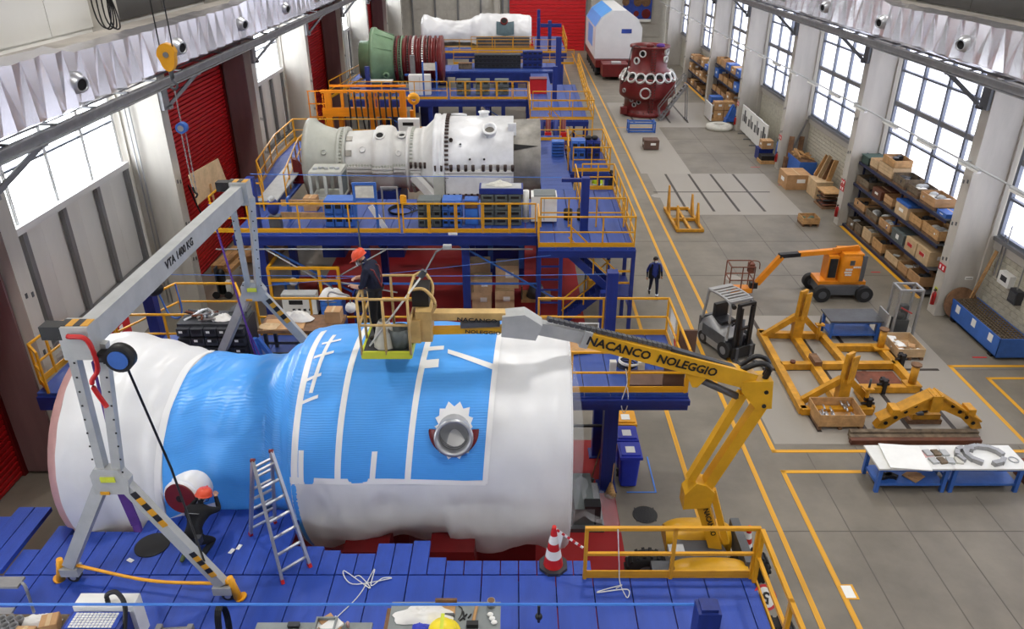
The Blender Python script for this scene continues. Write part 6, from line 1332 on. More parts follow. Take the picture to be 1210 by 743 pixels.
# info boards
t = thing('info_boards', 'row of white display boards with dark photos by the windows', 'display board', (16.4, 52.8, 0))
for k in range(4):
    y0, y1 = 49.6 + 1.7 * k, 51.25 + 1.7 * k; x = 16.3 + .05 * k; MB().bb(x, x + .06, y0, y1, .15, 1.95).build('board', 'white_paint', t); piece('foot', 'steel_grey', (x, (y0 + y1) / 2, .04), (.7, .08, .08), t); piece('stand', 'steel_grey', (x + .1, (y0 + y1) / 2, .5), (.05, .06, 1.0), t)
    for j in range(3): piece('photo', rb.choice(['plastic_dark', 'steel_dark', 'fork_silver']), (x - .01, y0 + .4 + .4 * j, 1.1 + .2 * (j % 2)), (.015, .28, .5 + .3 * (j == 1)), t)
t = thing('pallet_stack', 'blue and dark boxes stacked beside the third pillar', 'stack', (16.0, 48.3, 0)); MB().bb(15.5, 16.5, 47.6, 48.5, 0, .2).build('pallet', 'wood', t); MB().bb(15.55, 16.45, 47.7, 48.4, .2, .5).build('dark_box', 'black', t)
t = thing('blue_tote', 'dark blue tote on the stack by the third pillar', 'tote', (16.1, 48.9, 0)); MB().bb(15.6, 16.5, 48.6, 49.4, 0, .7).build('tub', 'steel_blue', t); MB().bb(15.58, 16.52, 48.58, 49.42, .65, .72).build('rim', 'steel_blue', t)
carton('cardboard box by the third pillar over the blue tote', 16.1, 48.9, .7, .7, .5, .72); t = thing('blue_drum', 'blue drum behind the cardboard box by the third pillar', 'drum', (16.9, 48.6, 0)); MB().lathe([(0, 0), (.35, 0), (.37, .5), (.35, 1.3), (0, 1.3)], (16.95, 48.3, 0), 'Z', 20).build('barrel', 'light_blue', t); MB().cyl((16.95, 48.3, 1.3), (16.95, 48.3, 1.36), .36, n=20).build('lid', 'black', t)
# stone ring, cabinet, blue stand
t = thing('stone_ring', 'flat white ring lying at the fourth pillar', 'ring', (15.1, 57.1, 0)); MB().lathe([(.4, 0), (.95, 0), (.98, .1), (.95, .3), (.4, .36), (.38, .3), (.4, 0)], (15.1, 57.1, 0), 'Z', 36).build('ring', 'stone_white', t); MB().lathe([(.5, .36), (.6, .4), (.7, .36)], (15.1, 57.1, 0), 'Z', 36).build('raised_lip', 'stone_white', t)
t = thing('white_cabinet', 'white panelled cabinet topped with blue crate before the far rack', 'cabinet', (15.2, 60.2, 0)); MB().bb(14.9, 15.0, 59.2, 61.3, .1, 1.3).build('front_panel', 'white_paint', t); MB().bb(15.0, 16.6, 59.2, 61.2, .1, .25).bb(15.0, 16.6, 61.1, 61.2, .2, 1.3).bb(16.5, 16.6, 59.2, 61.2, .2, 1.3).build('frame', 'wood', t)
for k in range(4): carton('%s cardboard box beside the white cabinet' % ['lower left', 'lower right', 'upper left', 'upper right'][k], 15.5 + .75 * (k % 2), 59.6, .7, .7, .6, .25 + .65 * (k // 2), rb.choice(['cardboard', 'wood']), group='boxes by the white cabinet')
carton('blue plastic crate on the boxes beside the white cabinet', 15.5, 60.6, .9, .9, .4, 1.3, 'light_blue', lbl=False, tape=False)
t = thing('blue_stand', 'blue steel trestle stand beside the white ring', 'stand', (16.3, 58.3, 0)); 
for s in (-1, 1): MB().beam((16.3 + s * .6, 58.0, 0), (16.3, 58.2, 1.5), .12, .12).build('leg', 'light_blue', t); MB().beam((16.3 + s * .5, 58.8, 0), (16.3, 58.4, 1.5), .12, .12).build('leg', 'light_blue', t)
MB().bb(15.8, 16.8, 58.0, 58.7, .3, .5).bb(16.1, 16.5, 58.1, 58.5, .3, 1.2).build('body', 'light_blue', t)
# frames and boxes on the aisle side
t = thing('low_frame', 'low blue steel frame in front of the dark red casing', 'frame', (9.15, 56.0, 0))
for a, c in (((8.2, 55.8), (10.1, 55.8)), ((8.2, 56.6), (10.1, 56.6)), ((8.2, 55.8), (8.2, 56.6)), ((10.1, 55.8), (10.1, 56.6))):
    for z in (.1, .7): MB().beam((*a, z), (*c, z), .1, .1).build('rail', 'light_blue', t)
for x in (8.2, 10.1):
    for y in (55.8, 56.6): piece('post', 'light_blue', (x, y, .4), (.1, .1, .8), t)
t = carton('brown wooden chest alone on the pale floor strip', 9.1, 51.4, 1.0, .9, .6, .05, 'box_brown', tape=False); 
t = thing('yellow_jig', 'yellow floor jig with four upright fins near the aisle', 'jig', (8.5, 37, 0))
for a, c in (((7.9, 38.9), (7.95, 35.5)), ((9.15, 38.6), (9.2, 35.5)), ((7.9, 35.5), (9.25, 35.5)), ((7.9, 37.1), (9.2, 37.1)), ((7.95, 38.8), (9.15, 38.8)), ((8.55, 38.7), (8.6, 35.5))): MB().beam((*a, .1), (*c, .1), .12, .14).build('rail', 'jig_yellow', t)
for x, y in ((7.95, 38.4), (8.0, 36.2), (9.1, 38.0), (9.1, 36.6)): MB().prism([(0, .1), (.75, .1), (.12, 1.45 if y > 37.5 and x < 8.5 else 1.1), (0, 1.45 if y > 37.5 and x < 8.5 else 1.1)], .08, Matrix(((0, 0, 1, x), (-1, 0, 0, y + .2), (0, 1, 0, 0), (0, 0, 0, 1)))).build('fin', 'jig_yellow', t)
# ================================================================ near floor: waste bins, brooms, pallet skid, cones
def wheelie(label, x, y, m, lid, h=1.05):
    t = thing('waste_bin', label, 'bin', (x, y, 0), group='wheeled waste bins', local=True)
    def bd(u, v): a = u * 2 * PI; k = .82 + .18 * v; return (.27 * k * math.copysign(abs(math.cos(a)) ** .3, math.cos(a)), .3 * k * math.copysign(abs(math.sin(a)) ** .3, math.sin(a)), .06 + (h - .1) * v)
    lp(t, MB().grid(bd, 24, 4, True, True), 'bin_body', m); l = lp(t, MB().box((0, -.02, h), (.6, .68, .08)).box((0, .0, h + .05), (.5, .56, .05)), 'lid', lid); lp(t, MB().box((0, -.05, h + .08), (.24, .26, .012)), 'paper_label', 'paper', l); lp(t, MB().cyl((-.25, .34, h - .06), (.25, .34, h - .06), .02, n=8), 'handle', m)
    for s in (-1, 1): wheel(t, (s * .24, .28, .1), .1, .06)
wheelie('blue wheeled waste bin nearest the blue post', 3.02, 16.5, 'bin_blue', 'bin_blue'); wheelie('blue wheeled waste bin in the middle of three', 3.02, 17.25, 'bin_blue', 'bin_blue'); wheelie('yellow lidded waste bin behind the blue ones', 3.08, 18.0, 'lime', 'hook_yellow')
t = thing('straw_broom', 'straw broom leaning on the blue post', 'broom', (2.55, 16.05, 0)); MB().cyl((2.52, 16.0, .35), (2.62, 16.25, 1.45), .016, n=6).build('handle', 'wood', t); MB().lathe([(.03, .42), (.05, .36), (.1, .2), (.16, .0), (0, .0)], (2.5, 15.96, 0), 'Z', 14).build('bristles', 'broom_straw', t)
t = thing('shovel', 'wooden handled shovel leaning on the far side of the blue post', 'shovel', (2.1, 16.6, 0)); MB().cyl((2.0, 16.4, .05), (2.35, 16.75, 1.3), .022, n=6).build('handle', 'wood_dark', t); MB().box((1.97, 16.38, .1), (.2, .05, .28), ry=.3).build('blade', 'steel_dark', t)
t = thing('film_covered_skid', 'grey machine skid under torn clear film on red floor', 'skid', (1.85, 15.2, 0)); MB().bb(1.35, 2.2, 14.55, 16.2, .0, .12).build('base', 'steel_dark', t); MB().bb(1.45, 1.95, 14.7, 16.1, .12, .62).build('body', 'grey_box', t); MB().bb(1.7, 2.1, 14.7, 15.0, .12, .7).build('motor', 'black', t); MB().bb(2.0, 2.15, 14.7, 16.1, .12, .3).build('rail', 'steel_grey', t)
def fm(u, v): x = 1.3 + 1.3 * u; y = 14.5 + 1.3 * v; return (x, y, .05 + .72 * max(0, 1 - abs(u - .3) * 1.5) * (.7 + .3 * v) + .08 * NZ(x * 4, y * 4, 1))
MB().grid(fm, 20, 16, False).build('clear_film', 'clear_film', t)
def cone(label, x, y, z, h=.9, base=.46):
    t = thing('traffic_cone', label, 'cone', (x, y, z), group='traffic cones', local=True); lp(t, MB().prism([(base / 2 * math.cos(a) * 1.12, base / 2 * math.sin(a) * 1.12) for a in [PI / 8 + k * PI / 4 for k in range(8)]], .06), 'base', 'plastic_dark')
    zs = [.06, .25, .42, .56, .72, .86, .9]; r = lambda q: .17 - .135 * (q - .06) / .84
    for k in range(6): lp(t, MB().lathe([(r(zs[k]), zs[k] * h / .9), (r(zs[k + 1]), zs[k + 1] * h / .9)] + ([(0, h)] if k == 5 else []), n=20), 'cone_band', ['cone_red', 'paper', 'cone_red', 'paper', 'cone_red', 'cone_red'][k])
cone('red and white cone on the near blue platform beside wrapped machine', .64, 9.85, DZ); cone('red and white cone on the floor right of the yellow lift', 5.5, 13.8, 0)
t = thing('barrier_tape', 'red and white tape from the cone to the yellow rail', 'barrier tape', (.7, 9.85, 4.4)); a, c = Vector((.64, 9.85, DZ + .86)), Vector((1.16, 9.6, DZ + .62))
for k in range(12): MB().beam(a.lerp(c, k / 12), a.lerp(c, (k + 1) / 12), .01, .05).build('tape_band', 'cone_red' if k % 2 else 'paper', t)
MB().add([a, a.lerp(c, .3), (.72, 9.8, DZ + .35)], [(0, 1, 2)]).build('loose_tail', 'paper', t)
# ================================================================ things on and under the platforms
def dbox(t, name, m, x0, x1, y0, y1, z0, z1): return MB().bb(x0, x1, y0, y1, z0, z1).build(name, m, t)
# parts drawer cabinet behind the wrapped machine
t = thing('drawer_cabinet', 'dark grey parts cabinet with rows of open drawers', 'cabinet', (-7.55, 17.0, DZ))
dbox(t, 'carcass', 'plastic_dark', -8.4, -6.7, 16.75, 17.5, DZ, 4.72)
for r in range(4):
    for c in range(5):
        x = -8.22 + c * .335; z = DZ + .16 + r * .265
        o = piece('drawer', 'plastic_dark', (x, 16.68, z), (.31, .16, .2), t); piece('drawer_opening', 'black', (x, 16.597, z + .03), (.24, .012, .1), t)
        if (r * 5 + c) % 3 != 1: piece('card', 'paper', (x - .05, 16.59, z + (.02 if r % 2 else .04)), (.09, .008, .06), t)
for k in range(26): MB().cyl((-8.35 + rb.random() * .9, 16.85 + rb.random() * .5, 4.72), (-8.35 + rb.random() * .9, 16.85 + rb.random() * .5, 4.8 + .08 * rb.random()), .03, n=6).build('loose_fitting', rb.choice(['alu', 'steel_dark', 'rust', 'fork_silver']), t)
def rag(label, x, y, z, sx, sy, h, m='cloth_white', seed=0, name='rag'):
    def fn(u, v):
        a = u * 2 * PI; r = 1 - v; k = 1 + .35 * NZ(math.cos(a) * 1.6 + seed, math.sin(a) * 1.6, seed + .5); return (x + sx * r * k * math.cos(a), y + sy * r * k * math.sin(a), z + .01 + h * (1 - r ** 2) * (1 + .5 * NZ(r * 4 * math.cos(a), r * 4 * math.sin(a), seed * 3.1)) + .02 * abs(NZ(a * 2, v * 6, seed)))
    return solo(MB().grid(fn, 28, 10, True, True), name, m, label, 'rag', loc=(x, y, z))
rag('white rag on the dark drawer cabinet', -7.35, 17.05, 4.72, .28, .2, .1, seed=1)
t = thing('dark_case', 'dark flat case on the right of the drawer cabinet top', 'case', (-6.95, 17.2, 4.72)); dbox(t, 'case', 'grey_box', -7.2, -6.75, 17.1, 17.45, 4.72, 4.86); dbox(t, 'lid', 'plastic_dark', -7.21, -6.74, 17.09, 17.46, 4.86, 4.89)
# bench with rags
t = thing('work_bench', 'black steel bench with cardboard and rags behind the blue film', 'table', (-5.6, 17.2, DZ)); dbox(t, 'table_top', 'wood_dark', -6.45, -4.4, 16.8, 17.7, 4.42, 4.5)
for x in (-6.3, -5.4, -4.5):
    for y in (16.9, 17.6): piece('leg', 'plastic_dark', (x, y, 4.0), (.08, .08, .82), t)
for z in (3.8, 4.1): piece('rung', 'plastic_dark', (-5.4, 16.9, z), (1.9, .05, .05), t)
solo(MB().box((-5.85, 17.15, 4.51), (1.0, .6, .015), rz=.1), 'cardboard_sheet', 'cardboard', 'brown cardboard sheet on the bench behind the blue film', 'cardboard', loc=(-5.85, 17.15, 4.5))
rag('white cloth heap on cardboard at the bench back', -5.6, 17.4, 4.52, .42, .22, .2, seed=2); rag('cream cloth at the left end of the bench', -6.2, 17.0, 4.52, .26, .18, .05, 'plywood', seed=3)
carton('small brown box on the right of the bench behind blue film', -4.65, 17.4, .4, .35, .3, 4.5, lbl=False); t = thing('blue_tray', 'dark blue tray on the deck under the bench', 'tray', (-5.1, 17.1, DZ)); dbox(t, 'tray', 'steel_blue', -5.5, -4.7, 16.9, 17.4, DZ, DZ + .2); dbox(t, 'rim', 'light_blue', -5.53, -4.67, 16.87, 17.43, DZ + .17, DZ + .2)
t = thing('blue_trestle', 'blue trestle leg beside the far gantry leg', 'trestle', (-6.2, 16.5, DZ)); MB().beam((-6.35, 16.5, DZ), (-6.5, 16.6, 4.4), .14, .14).build('leg', 'light_blue', t); MB().beam((-5.9, 16.5, DZ), (-6.4, 16.6, 4.4), .1, .1).build('brace', 'light_blue', t)
# left rear corner
t = thing('black_bag', 'black plastic bag hanging from the tall blue post', 'bag', (-9.45, 18.0, 5.1)); MB().ball((-9.4, 17.9, 5.15), .27, 14, 10, (1.1, .8, .75)).build('bag', 'black', t); MB().box((-9.4, 17.9, 5.34), (.6, .4, .06)).build('rim', 'plastic_dark', t)
solo(MB().tube(curve_pts([(-9.3, 17.9, 5.3), (-9.2, 17.85, 4.9), (-9.05, 17.8, 4.45), (-8.85, 17.8, 4.35), (-8.7, 17.8, 4.6), (-8.75, 17.85, 5.3)], 6), .025, 6), 'blue_hose', 'light_blue', 'pale blue hose looping below the black bag', 'hose', loc=(-9.2, 17.9, 4.4))
t = thing('red_cabinet', 'red fire cabinet on the left wall behind yellow rails', 'cabinet', (-12.4, 20.8, 1.8)); dbox(t, 'body', 'red_paint', -12.7, -12.15, 20.2, 21.3, 1.6, 3.1); dbox(t, 'door', 'sign_red', -12.14, -12.1, 20.25, 21.25, 1.7, 3.0); dbox(t, 'sign', 'paper', -12.1, -12.09, 20.6, 20.8, 2.4, 2.6)
t = thing('red_cabinet_stand', 'steel stand carrying the red fire cabinet', 'stand', (-12.4, 20.8, 0)); dbox(t, 'column', 'steel_grey', -12.6, -12.3, 20.5, 21.0, 0, 1.6); dbox(t, 'foot', 'steel_grey', -12.8, -12.1, 20.3, 21.2, 0, .06)
t = thing('fire_trolley', 'black wheeled extinguisher trolley by the concrete pillar', 'trolley', (-12.3, 28.2, 0)); MB().lathe([(0, 0), (.16, 0), (.16, .9), (.08, 1.05), (0, 1.05)], (-11.9, 28.2, .15), 'Z', 14).build('cylinder', 'black', t); dbox(t, 'frame', 'steel_dark', -12.1, -12.05, 28.05, 28.35, .1, 1.3); dbox(t, 'white_tank', 'white_paint', -11.75, -11.55, 28.1, 28.3, .1, .7)
for k in range(2): MB().cyl((-12.15 + .5 * k, 27.95, .15), (-12.15 + .5 * k, 28.02, .15), .15, n=14).build('wheel', 'rubber', t)
for k in range(5):
    solo(MB().beam((-13.15 + .3 * (k % 3), 30.6, .08 + .17 * (k // 3)), (-12.75 + .3 * (k % 3), 35.0, .08 + .17 * (k // 3)), .28, .16), 'timber_plank', 'wood', 'thick wood plank in the pile by the left shutter, %s' % ['lower near wall', 'lower middle', 'lower outer', 'upper near wall', 'upper outer'][k], 'plank', 'planks by the left shutter', loc=(-13, 31, 0))
t = thing('bench_timber', 'thick wood boards under the platform beside the blue post', 'timber', (-11.9, 33.4, 0)); MB().beam((-12.0, 31.6, .2), (-11.4, 35.0, .2), .7, .3).build('board', 'wood', t); MB().beam((-11.2, 31.8, .15), (-10.7, 35.0, .15), .5, .25).build('second_board', 'wood_dark', t)
t = thing('plywood_panel', 'tan plywood panel tilted against the left shutter', 'panel', (-11.5, 27.6, 3.6)); pq = [Vector(q) for q in ((-11.6, 26.4, 5.62), (-11.6, 29.3, 5.42), (-11.6, 29.75, 4.4), (-11.6, 26.7, 4.42))]
b = MB(); nrm = (pq[1] - pq[0]).cross(pq[2] - pq[0]).normalized() * .03; b.add(pq + [q + nrm for q in pq], [(0, 1, 2, 3), (7, 6, 5, 4), (0, 4, 5, 1), (1, 5, 6, 2), (2, 6, 7, 3), (3, 7, 4, 0)]); b.build('sheet', 'plywood', t); MB().beam((-11.5, 28.0, 3.0), (-11.55, 28.0, 4.8), .06, .06).build('prop', 'wood', t)
# crane hook and chain hoist
hx, hy = -8.72, 20.0
t = thing('crane_hook_block', 'yellow crane hook block on steel ropes at upper left', 'crane hook', (hx, hy, 10.2)); 
for dx in (-.16, .16): MB().cyl((hx + dx, hy, 10.75), (hx + dx - .02, hy, 17.3), .018, n=6).build('wire_rope', 'black', t)
MB().prism([(.24 * math.cos(a) * (1 if math.sin(a) > 0 else .8), .3 * math.sin(a) * (1 if math.sin(a) > 0 else 1.25)) for a in [k * PI / 10 for k in range(20)]], .2, Matrix(((1, 0, 0, hx), (0, 0, 1, hy - .1), (0, 1, 0, 10.6), (0, 0, 0, 1)))).build('sheave_housing', 'hook_yellow', t); MB().cyl((hx, hy - .13, 10.63), (hx, hy + .13, 10.63), .07, n=12).build('axle', 'steel_grey', t)
MB().cyl((hx, hy, 10.05), (hx, hy, 10.3), .06, n=10).build('swivel', 'steel_dark', t); MB().tube(curve_pts([(hx, hy, 10.05), (hx, hy, 9.98), (hx + .1, hy, 9.88), (hx + .02, hy, 9.78), (hx - .09, hy, 9.84)], 5), .035, 8).build('hook', 'steel_dark', t)
t = thing('chain_hoist', 'small blue chain hoist hanging under the crane hook', 'hoist', (hx, hy, 8.6))
def chain(p, q, n): 
    p, q = Vector(p), Vector(q)
    for k in range(n): a, c = p.lerp(q, k / n), p.lerp(q, (k + .86) / n); MB().beam(a, c, .035 if k % 2 else .012, .012 if k % 2 else .035).build('chain_link', 'fork_silver', t)
chain((hx, hy, 9.8), (hx, hy, 8.95), 12); MB().cyl((hx, hy - .1, 8.8), (hx, hy + .1, 8.8), .14, n=18).build('hoist_body', 'light_blue', t); MB().cyl((hx, hy - .11, 8.8), (hx, hy + .11, 8.8), .08, n=14).build('hoist_hub', 'fork_silver', t)
chain((hx - .05, hy, 8.65), (hx - .03, hy, 7.2), 18); chain((hx + .07, hy, 8.65), (hx + .05, hy, 6.95), 20); MB().tube(curve_pts([(hx - .03, hy, 7.2), (hx, hy, 7.05), (hx + .06, hy, 7.0), (hx, hy, 6.9)], 4), .03, 6).build('lower_hook', 'black', t)
t = thing('cable_bundle', 'black cable tangle hanging at the top left edge', 'cable', (-10.9, 21, 11.2))
for k in range(4): MB().tube(curve_pts([(-11.0 + .15 * k, 21.3, 12.4), (-10.95 + .12 * k, 21.3, 11.35 - .1 * (k % 2)), (-10.7 + .1 * k, 21.3, 11.1), (-10.55 + .05 * k, 21.3, 11.5), (-10.6, 21.3, 12.4)], 5), .02, 5).build('loop', 'black', t)
# pillar conduits on left pillar
t = thing('conduit', 'pair of thin pipes down the bright left pillar', 'pipe', (-13.2, 26.4, 1)); 
for x in (-13.35, -13.2): MB().cyl((x, 26.4, .6), (x, 26.4, 8.9), .03, n=8).build('pipe', 'fork_silver', t)
t = thing('loose_cable', 'black cable loop hanging by the left shutter', 'cable', (-11.7, 27.8, 3.6)); MB().tube(curve_pts([(-12.05, 27.2, 5.0), (-11.9, 27.5, 3.8), (-11.7, 28, 3.0), (-11.3, 28.2, 2.9), (-11.0, 28.4, 3.3)], 6), .03, 6).build('strand', 'black', t)
# ---------------------------------------------------------------- right rear platform
t = thing('cardboard_sheet', 'tan cardboard lying on the deck behind the boom', 'cardboard', (1.9, 17.4, DZ)); MB().box((1.9, 17.55, DZ + .02), (1.3, .5, .03), rz=-.05).build('sheet', 'cardboard', t); MB().box((1.6, 17.3, DZ + .05), (.6, .3, .03), rz=.2).build('second_sheet', 'wood', t)
t = thing('hose_pile', 'white and dark hose pile on the right rear deck', 'hose', (2.75, 16.5, DZ))
for k in range(5): MB().lathe([(.2 + .02 * k, 0), (.23 + .02 * k, .02), (.2 + .02 * k, .04)], (2.75 + .03 * k, 16.55, DZ + .03 + .045 * k), 'Z', 18).build('coil', 'black' if k < 3 else 'paper', t)
for x in (2.4, 3.1): MB().box((x, 16.35, DZ + .15), (.16, .14, .3)).build('bottle', 'stone_white', t)
t = thing('tool_heap', 'heap of metal tools on the right rear deck', 'tools', (3.35, 16.9, DZ)); 
for k in range(14): MB().box((3.2 + .4 * rb.random(), 16.7 + .4 * rb.random(), DZ + .06 + .1 * rb.random()), (.18, .1, .08), rz=rb.random() * 3).build('tool', rb.choice(['fork_silver', 'steel_dark', 'black', 'light_blue']), t)
t = thing('brown_plate', 'dark brown plate leaning at the platform end under boom', 'plate', (3.8, 16.2, DZ)); dbox(t, 'plate', 'box_brown', 3.5, 4.0, 15.55, 15.62, DZ, DZ + .95); dbox(t, 'low_sheet', 'box_brown', 2.7, 4.0, 15.6, 16.3, DZ, DZ + .08)
t = thing('brown_plate', 'dark brown plate fixed outside the far platform corner', 'plate', (4.4, 17.2, DZ)); dbox(t, 'plate', 'box_brown', 4.12, 4.6, 17.1, 17.16, DZ - .1, DZ + .75); dbox(t, 'bracket', 'steel_dark', 4.06, 4.15, 17.1, 17.2, DZ - .1, DZ + .1)
t = thing('info_plate', 'white notice with red round sign on the platform corner', 'sign', (4.1, 17.6, DZ + .3)); MB().bb(4.08, 4.1, 17.4, 18.0, DZ + .35, DZ + .95).build('sheet', 'paper', t); MB().cyl((4.1, 17.3, DZ + .35), (4.12, 17.3, DZ + .35), .17, n=18).build('round_sign', 'sign_red', t); MB().cyl((4.12, 17.3, DZ + .35), (4.13, 17.3, DZ + .35), .12, n=18).build('sign_face', 'paper', t)
t = thing('hanging_rope', 'thin white cord hanging from the right platform rail', 'cord', (2.6, 15.3, DZ)); MB().tube(curve_pts([(2.55, 15.3, 4.3), (2.6, 15.28, 3.9), (2.5, 15.27, 3.4), (2.58, 15.26, 3.1), (2.66, 15.27, 3.4), (2.62, 15.28, 3.8)], 6), .012, 5).build('strand', 'rope_white', t)
t = thing('ball_lamp', 'white ball on a bent pipe behind the blue film', 'lamp', (-4.6, 18.35, DZ)); MB().tube(curve_pts([(-5.0, 18.35, DZ), (-5.0, 18.35, 4.75), (-4.7, 18.35, 4.78), (-4.45, 18.35, 4.72), (-4.43, 18.35, 4.5)], 5), .025, 6).build('pipe', 'fork_silver', t); MB().ball((-4.43, 18.35, 4.38), .15).build('ball', 'white_paint', t)
t = thing('scaffold', 'white scaffold pipes along the silver machine platform edge', 'scaffold', (-5, 25.6, 0))
for a, c in (((-10.8, 25.6, 3.12), (.6, 25.6, 3.12)), ((-9.0, 25.6, 3.1), (-6.2, 25.6, 1.2)), ((-4.7, 25.6, 3.1), (-6.6, 25.6, 2.0)), ((-5.6, 25.6, 0), (-5.6, 25.6, 4.2)), ((-6.9, 25.6, 1.9), (-4.4, 25.6, 1.4))): MB().cyl(a, c, .03, n=8).build('pipe', 'fork_silver' if c[2] != 4.2 else 'plastic_dark', t)
# ---------------------------------------------------------------- under the silver machine's platform
t = thing('control_skid', 'yellow framed control skid under the silver machine platform', 'control skid', (-7.8, 26.4, 0))
for x in (-9.05, -7.2, -6.5): piece('frame_post', 'safety_yellow', (x, 25.6, 1.2), (.1, .1, 2.4), t)
for z in (2.38, 1.9, .3): piece('frame_rail', 'safety_yellow', (-7.78, 25.6, z), (2.6, .09, .09), t)
piece('frame_rail', 'safety_yellow', (-9.05, 26.3, 2.38), (.09, 1.5, .09), t); piece('base', 'steel_blue', (-7.8, 26.3, .12), (2.6, 1.4, .2), t)
for x in (-8.7, -8.3, -7.0): MB().cyl((x, 26.2, .2), (x, 26.2, 1.7), .05, n=8).build('pipe', 'light_blue', t)
MB().cyl((-8.1, 26.2, 1.5), (-7.4, 26.2, 1.5), .32, n=18).build('tank', 'casing_maroon', t); MB().ball((-8.25, 25.8, 1.75), .16).build('gauge', 'white_paint', t)
for k in range(8): MB().cyl((-8.0 + .16 * k, 25.5, .3), (-8.0 + .16 * k, 25.5, .75), .06, n=8).build('valve', rb.choice(['black', 'red_paint', 'black', 'steel_dark']), t)
t = thing('control_box', 'white control box with display below the blue platform', 'control box', (-8.05, 25.35, .7)); dbox(t, 'box', 'white_paint', -8.55, -7.3, 25.1, 25.5, .75, 1.5); dbox(t, 'display', 'black', -8.3, -7.8, 25.09, 25.1, 1.15, 1.32); dbox(t, 'sloped_panel', 'light_grey', -8.55, -7.3, 25.06, 25.5, 1.5, 1.56)
for k in range(4): dbox(t, 'button', 'plastic_dark', -8.2 + .2 * k, -8.1 + .2 * k, 25.08, 25.1, .9, .98)
t = thing('control_box_stand', 'dark stand under the white control box', 'stand', (-8.05, 25.3, 0)); dbox(t, 'stem', 'black', -8.2, -7.8, 25.2, 25.4, 0, .75); dbox(t, 'foot', 'black', -8.4, -7.6, 25.1, 25.5, 0, .08)
t = thing('tool_chest', 'light blue tool chest with drawers under rags', 'tool chest', (-6.75, 25.3, 0)); dbox(t, 'body', 'light_blue', -7.15, -6.35, 25.05, 25.6, .08, 1.35)
for k in range(6): dbox(t, 'drawer', 'tape_blue', -7.1, -6.4, 25.03, 25.06, .15 + .2 * k, .31 + .2 * k); dbox(t, 'drawer_pull', 'fork_silver', -6.95, -6.55, 25.015, 25.03, .26 + .2 * k, .29 + .2 * k)
rag('white plastic heap on the light blue tool chest', -6.8, 25.3, 1.35, .5, .3, .35, 'cloth_white', 5, 'plastic_heap')
t = thing('blue_pigeonholes', 'dark blue shelf unit with boxes behind basket worker', 'shelf', (-5.2, 24.6, 0)); dbox(t, 'back', 'steel_blue', -5.8, -4.9, 24.9, 24.95, 0, 1.9)
for z in (.1, .6, 1.1, 1.6): dbox(t, 'shelf_board', 'steel_blue', -5.8, -4.9, 24.4, 24.9, z, z + .05); dbox(t, 'part_bin', 'plastic_dark', -5.7, -5.0, 24.45, 24.85, z + .05, z + .3)
for x in (-5.8, -4.92): dbox(t, 'side', 'steel_blue', x, x + .04, 24.4, 24.95, 0, 1.9)
for k, (x, z, h, w_) in enumerate(((-1.35, 0, .75, .75), (-1.3, .75, .55, .7), (-.45, 0, .8, .75), (-.35, .8, .95, .9))): carton('pale wooden box under platform, %s' % ['lower left', 'upper left', 'lower right', 'tall upper right'][k], x, 27.3 + .3 * (k == 3), w_, .7, h, z, 'plywood', group='boxes under the platform', tape=False)
carton('taller pale box behind the left boxes under platform', -1.45, 28.2, .8, .7, 1.6, 0, 'plywood', tape=False)
t = thing('casting_pallet', 'dark casting on a pallet on the red floor', 'pallet', (.8, 28.0, 0)); dbox(t, 'pallet', 'wood', .2, 1.4, 27.6, 28.5, 0, .14); dbox(t, 'crate_side', 'wood_old', .2, .25, 27.6, 28.5, .14, .7); MB().cyl((.8, 28.0, .14), (.8, 28.0, .6), .4, .25, n=16).build('casting', 'steel_dark', t)
carton('low pallet box at the ladder foot under the landing', 1.2, 25.4, .8, .6, .4, 0, 'wood', tape=False)
t = thing('machine_stand', 'dark blue bearing stand below the silver machine', 'stand', (-.5, 31.0, 0)); dbox(t, 'body', 'steel_blue', -1.3, .35, 30.2, 31.6, 0, 2.6); 
for x in (-1.2, .1): dbox(t, 'rib', 'light_blue', x, x + .22, 30.1, 30.2, .4, 2.5)
t = thing('hose_box', 'yellow boxes with white lamp behind the lower stairs', 'box', (3.0, 28.3, 0)); dbox(t, 'box', 'safety_yellow', 2.9, 3.5, 28.0, 28.6, 0, .8); MB().ball((2.75, 27.8, 1.5), .14).build('lamp', 'white_paint', t); dbox(t, 'pole', 'steel_dark', 2.72, 2.78, 27.8, 27.85, 0, 1.4)
t = thing('white_pipe_frame', 'white bent pipe frame beside the wide blue post', 'frame', (2.7, 24.0, 0)); MB().tube([(2.2, 23.9, 1.0), (2.9, 23.9, 1.0), (2.9, 23.9, 0)], .035, 6).build('pipe', 'white_paint', t); MB().tube([(2.5, 23.9, .7), (2.9, 23.9, .7)], .03, 6).build('arm', 'white_paint', t)
t = thing('red_cones_stack', 'small red bollard on the floor beside the landing post', 'bollard', (4.35, 22.8, 0)); MB().lathe([(.16, 0), (.16, .05), (.1, .08), (.07, .8), (0, .82)], (4.35, 22.8, 0), 'Z', 14).build('post', 'red_paint', t); MB().cyl((4.35, 22.8, .4), (4.35, 22.8, .55), .09, n=14).build('band', 'paper', t)
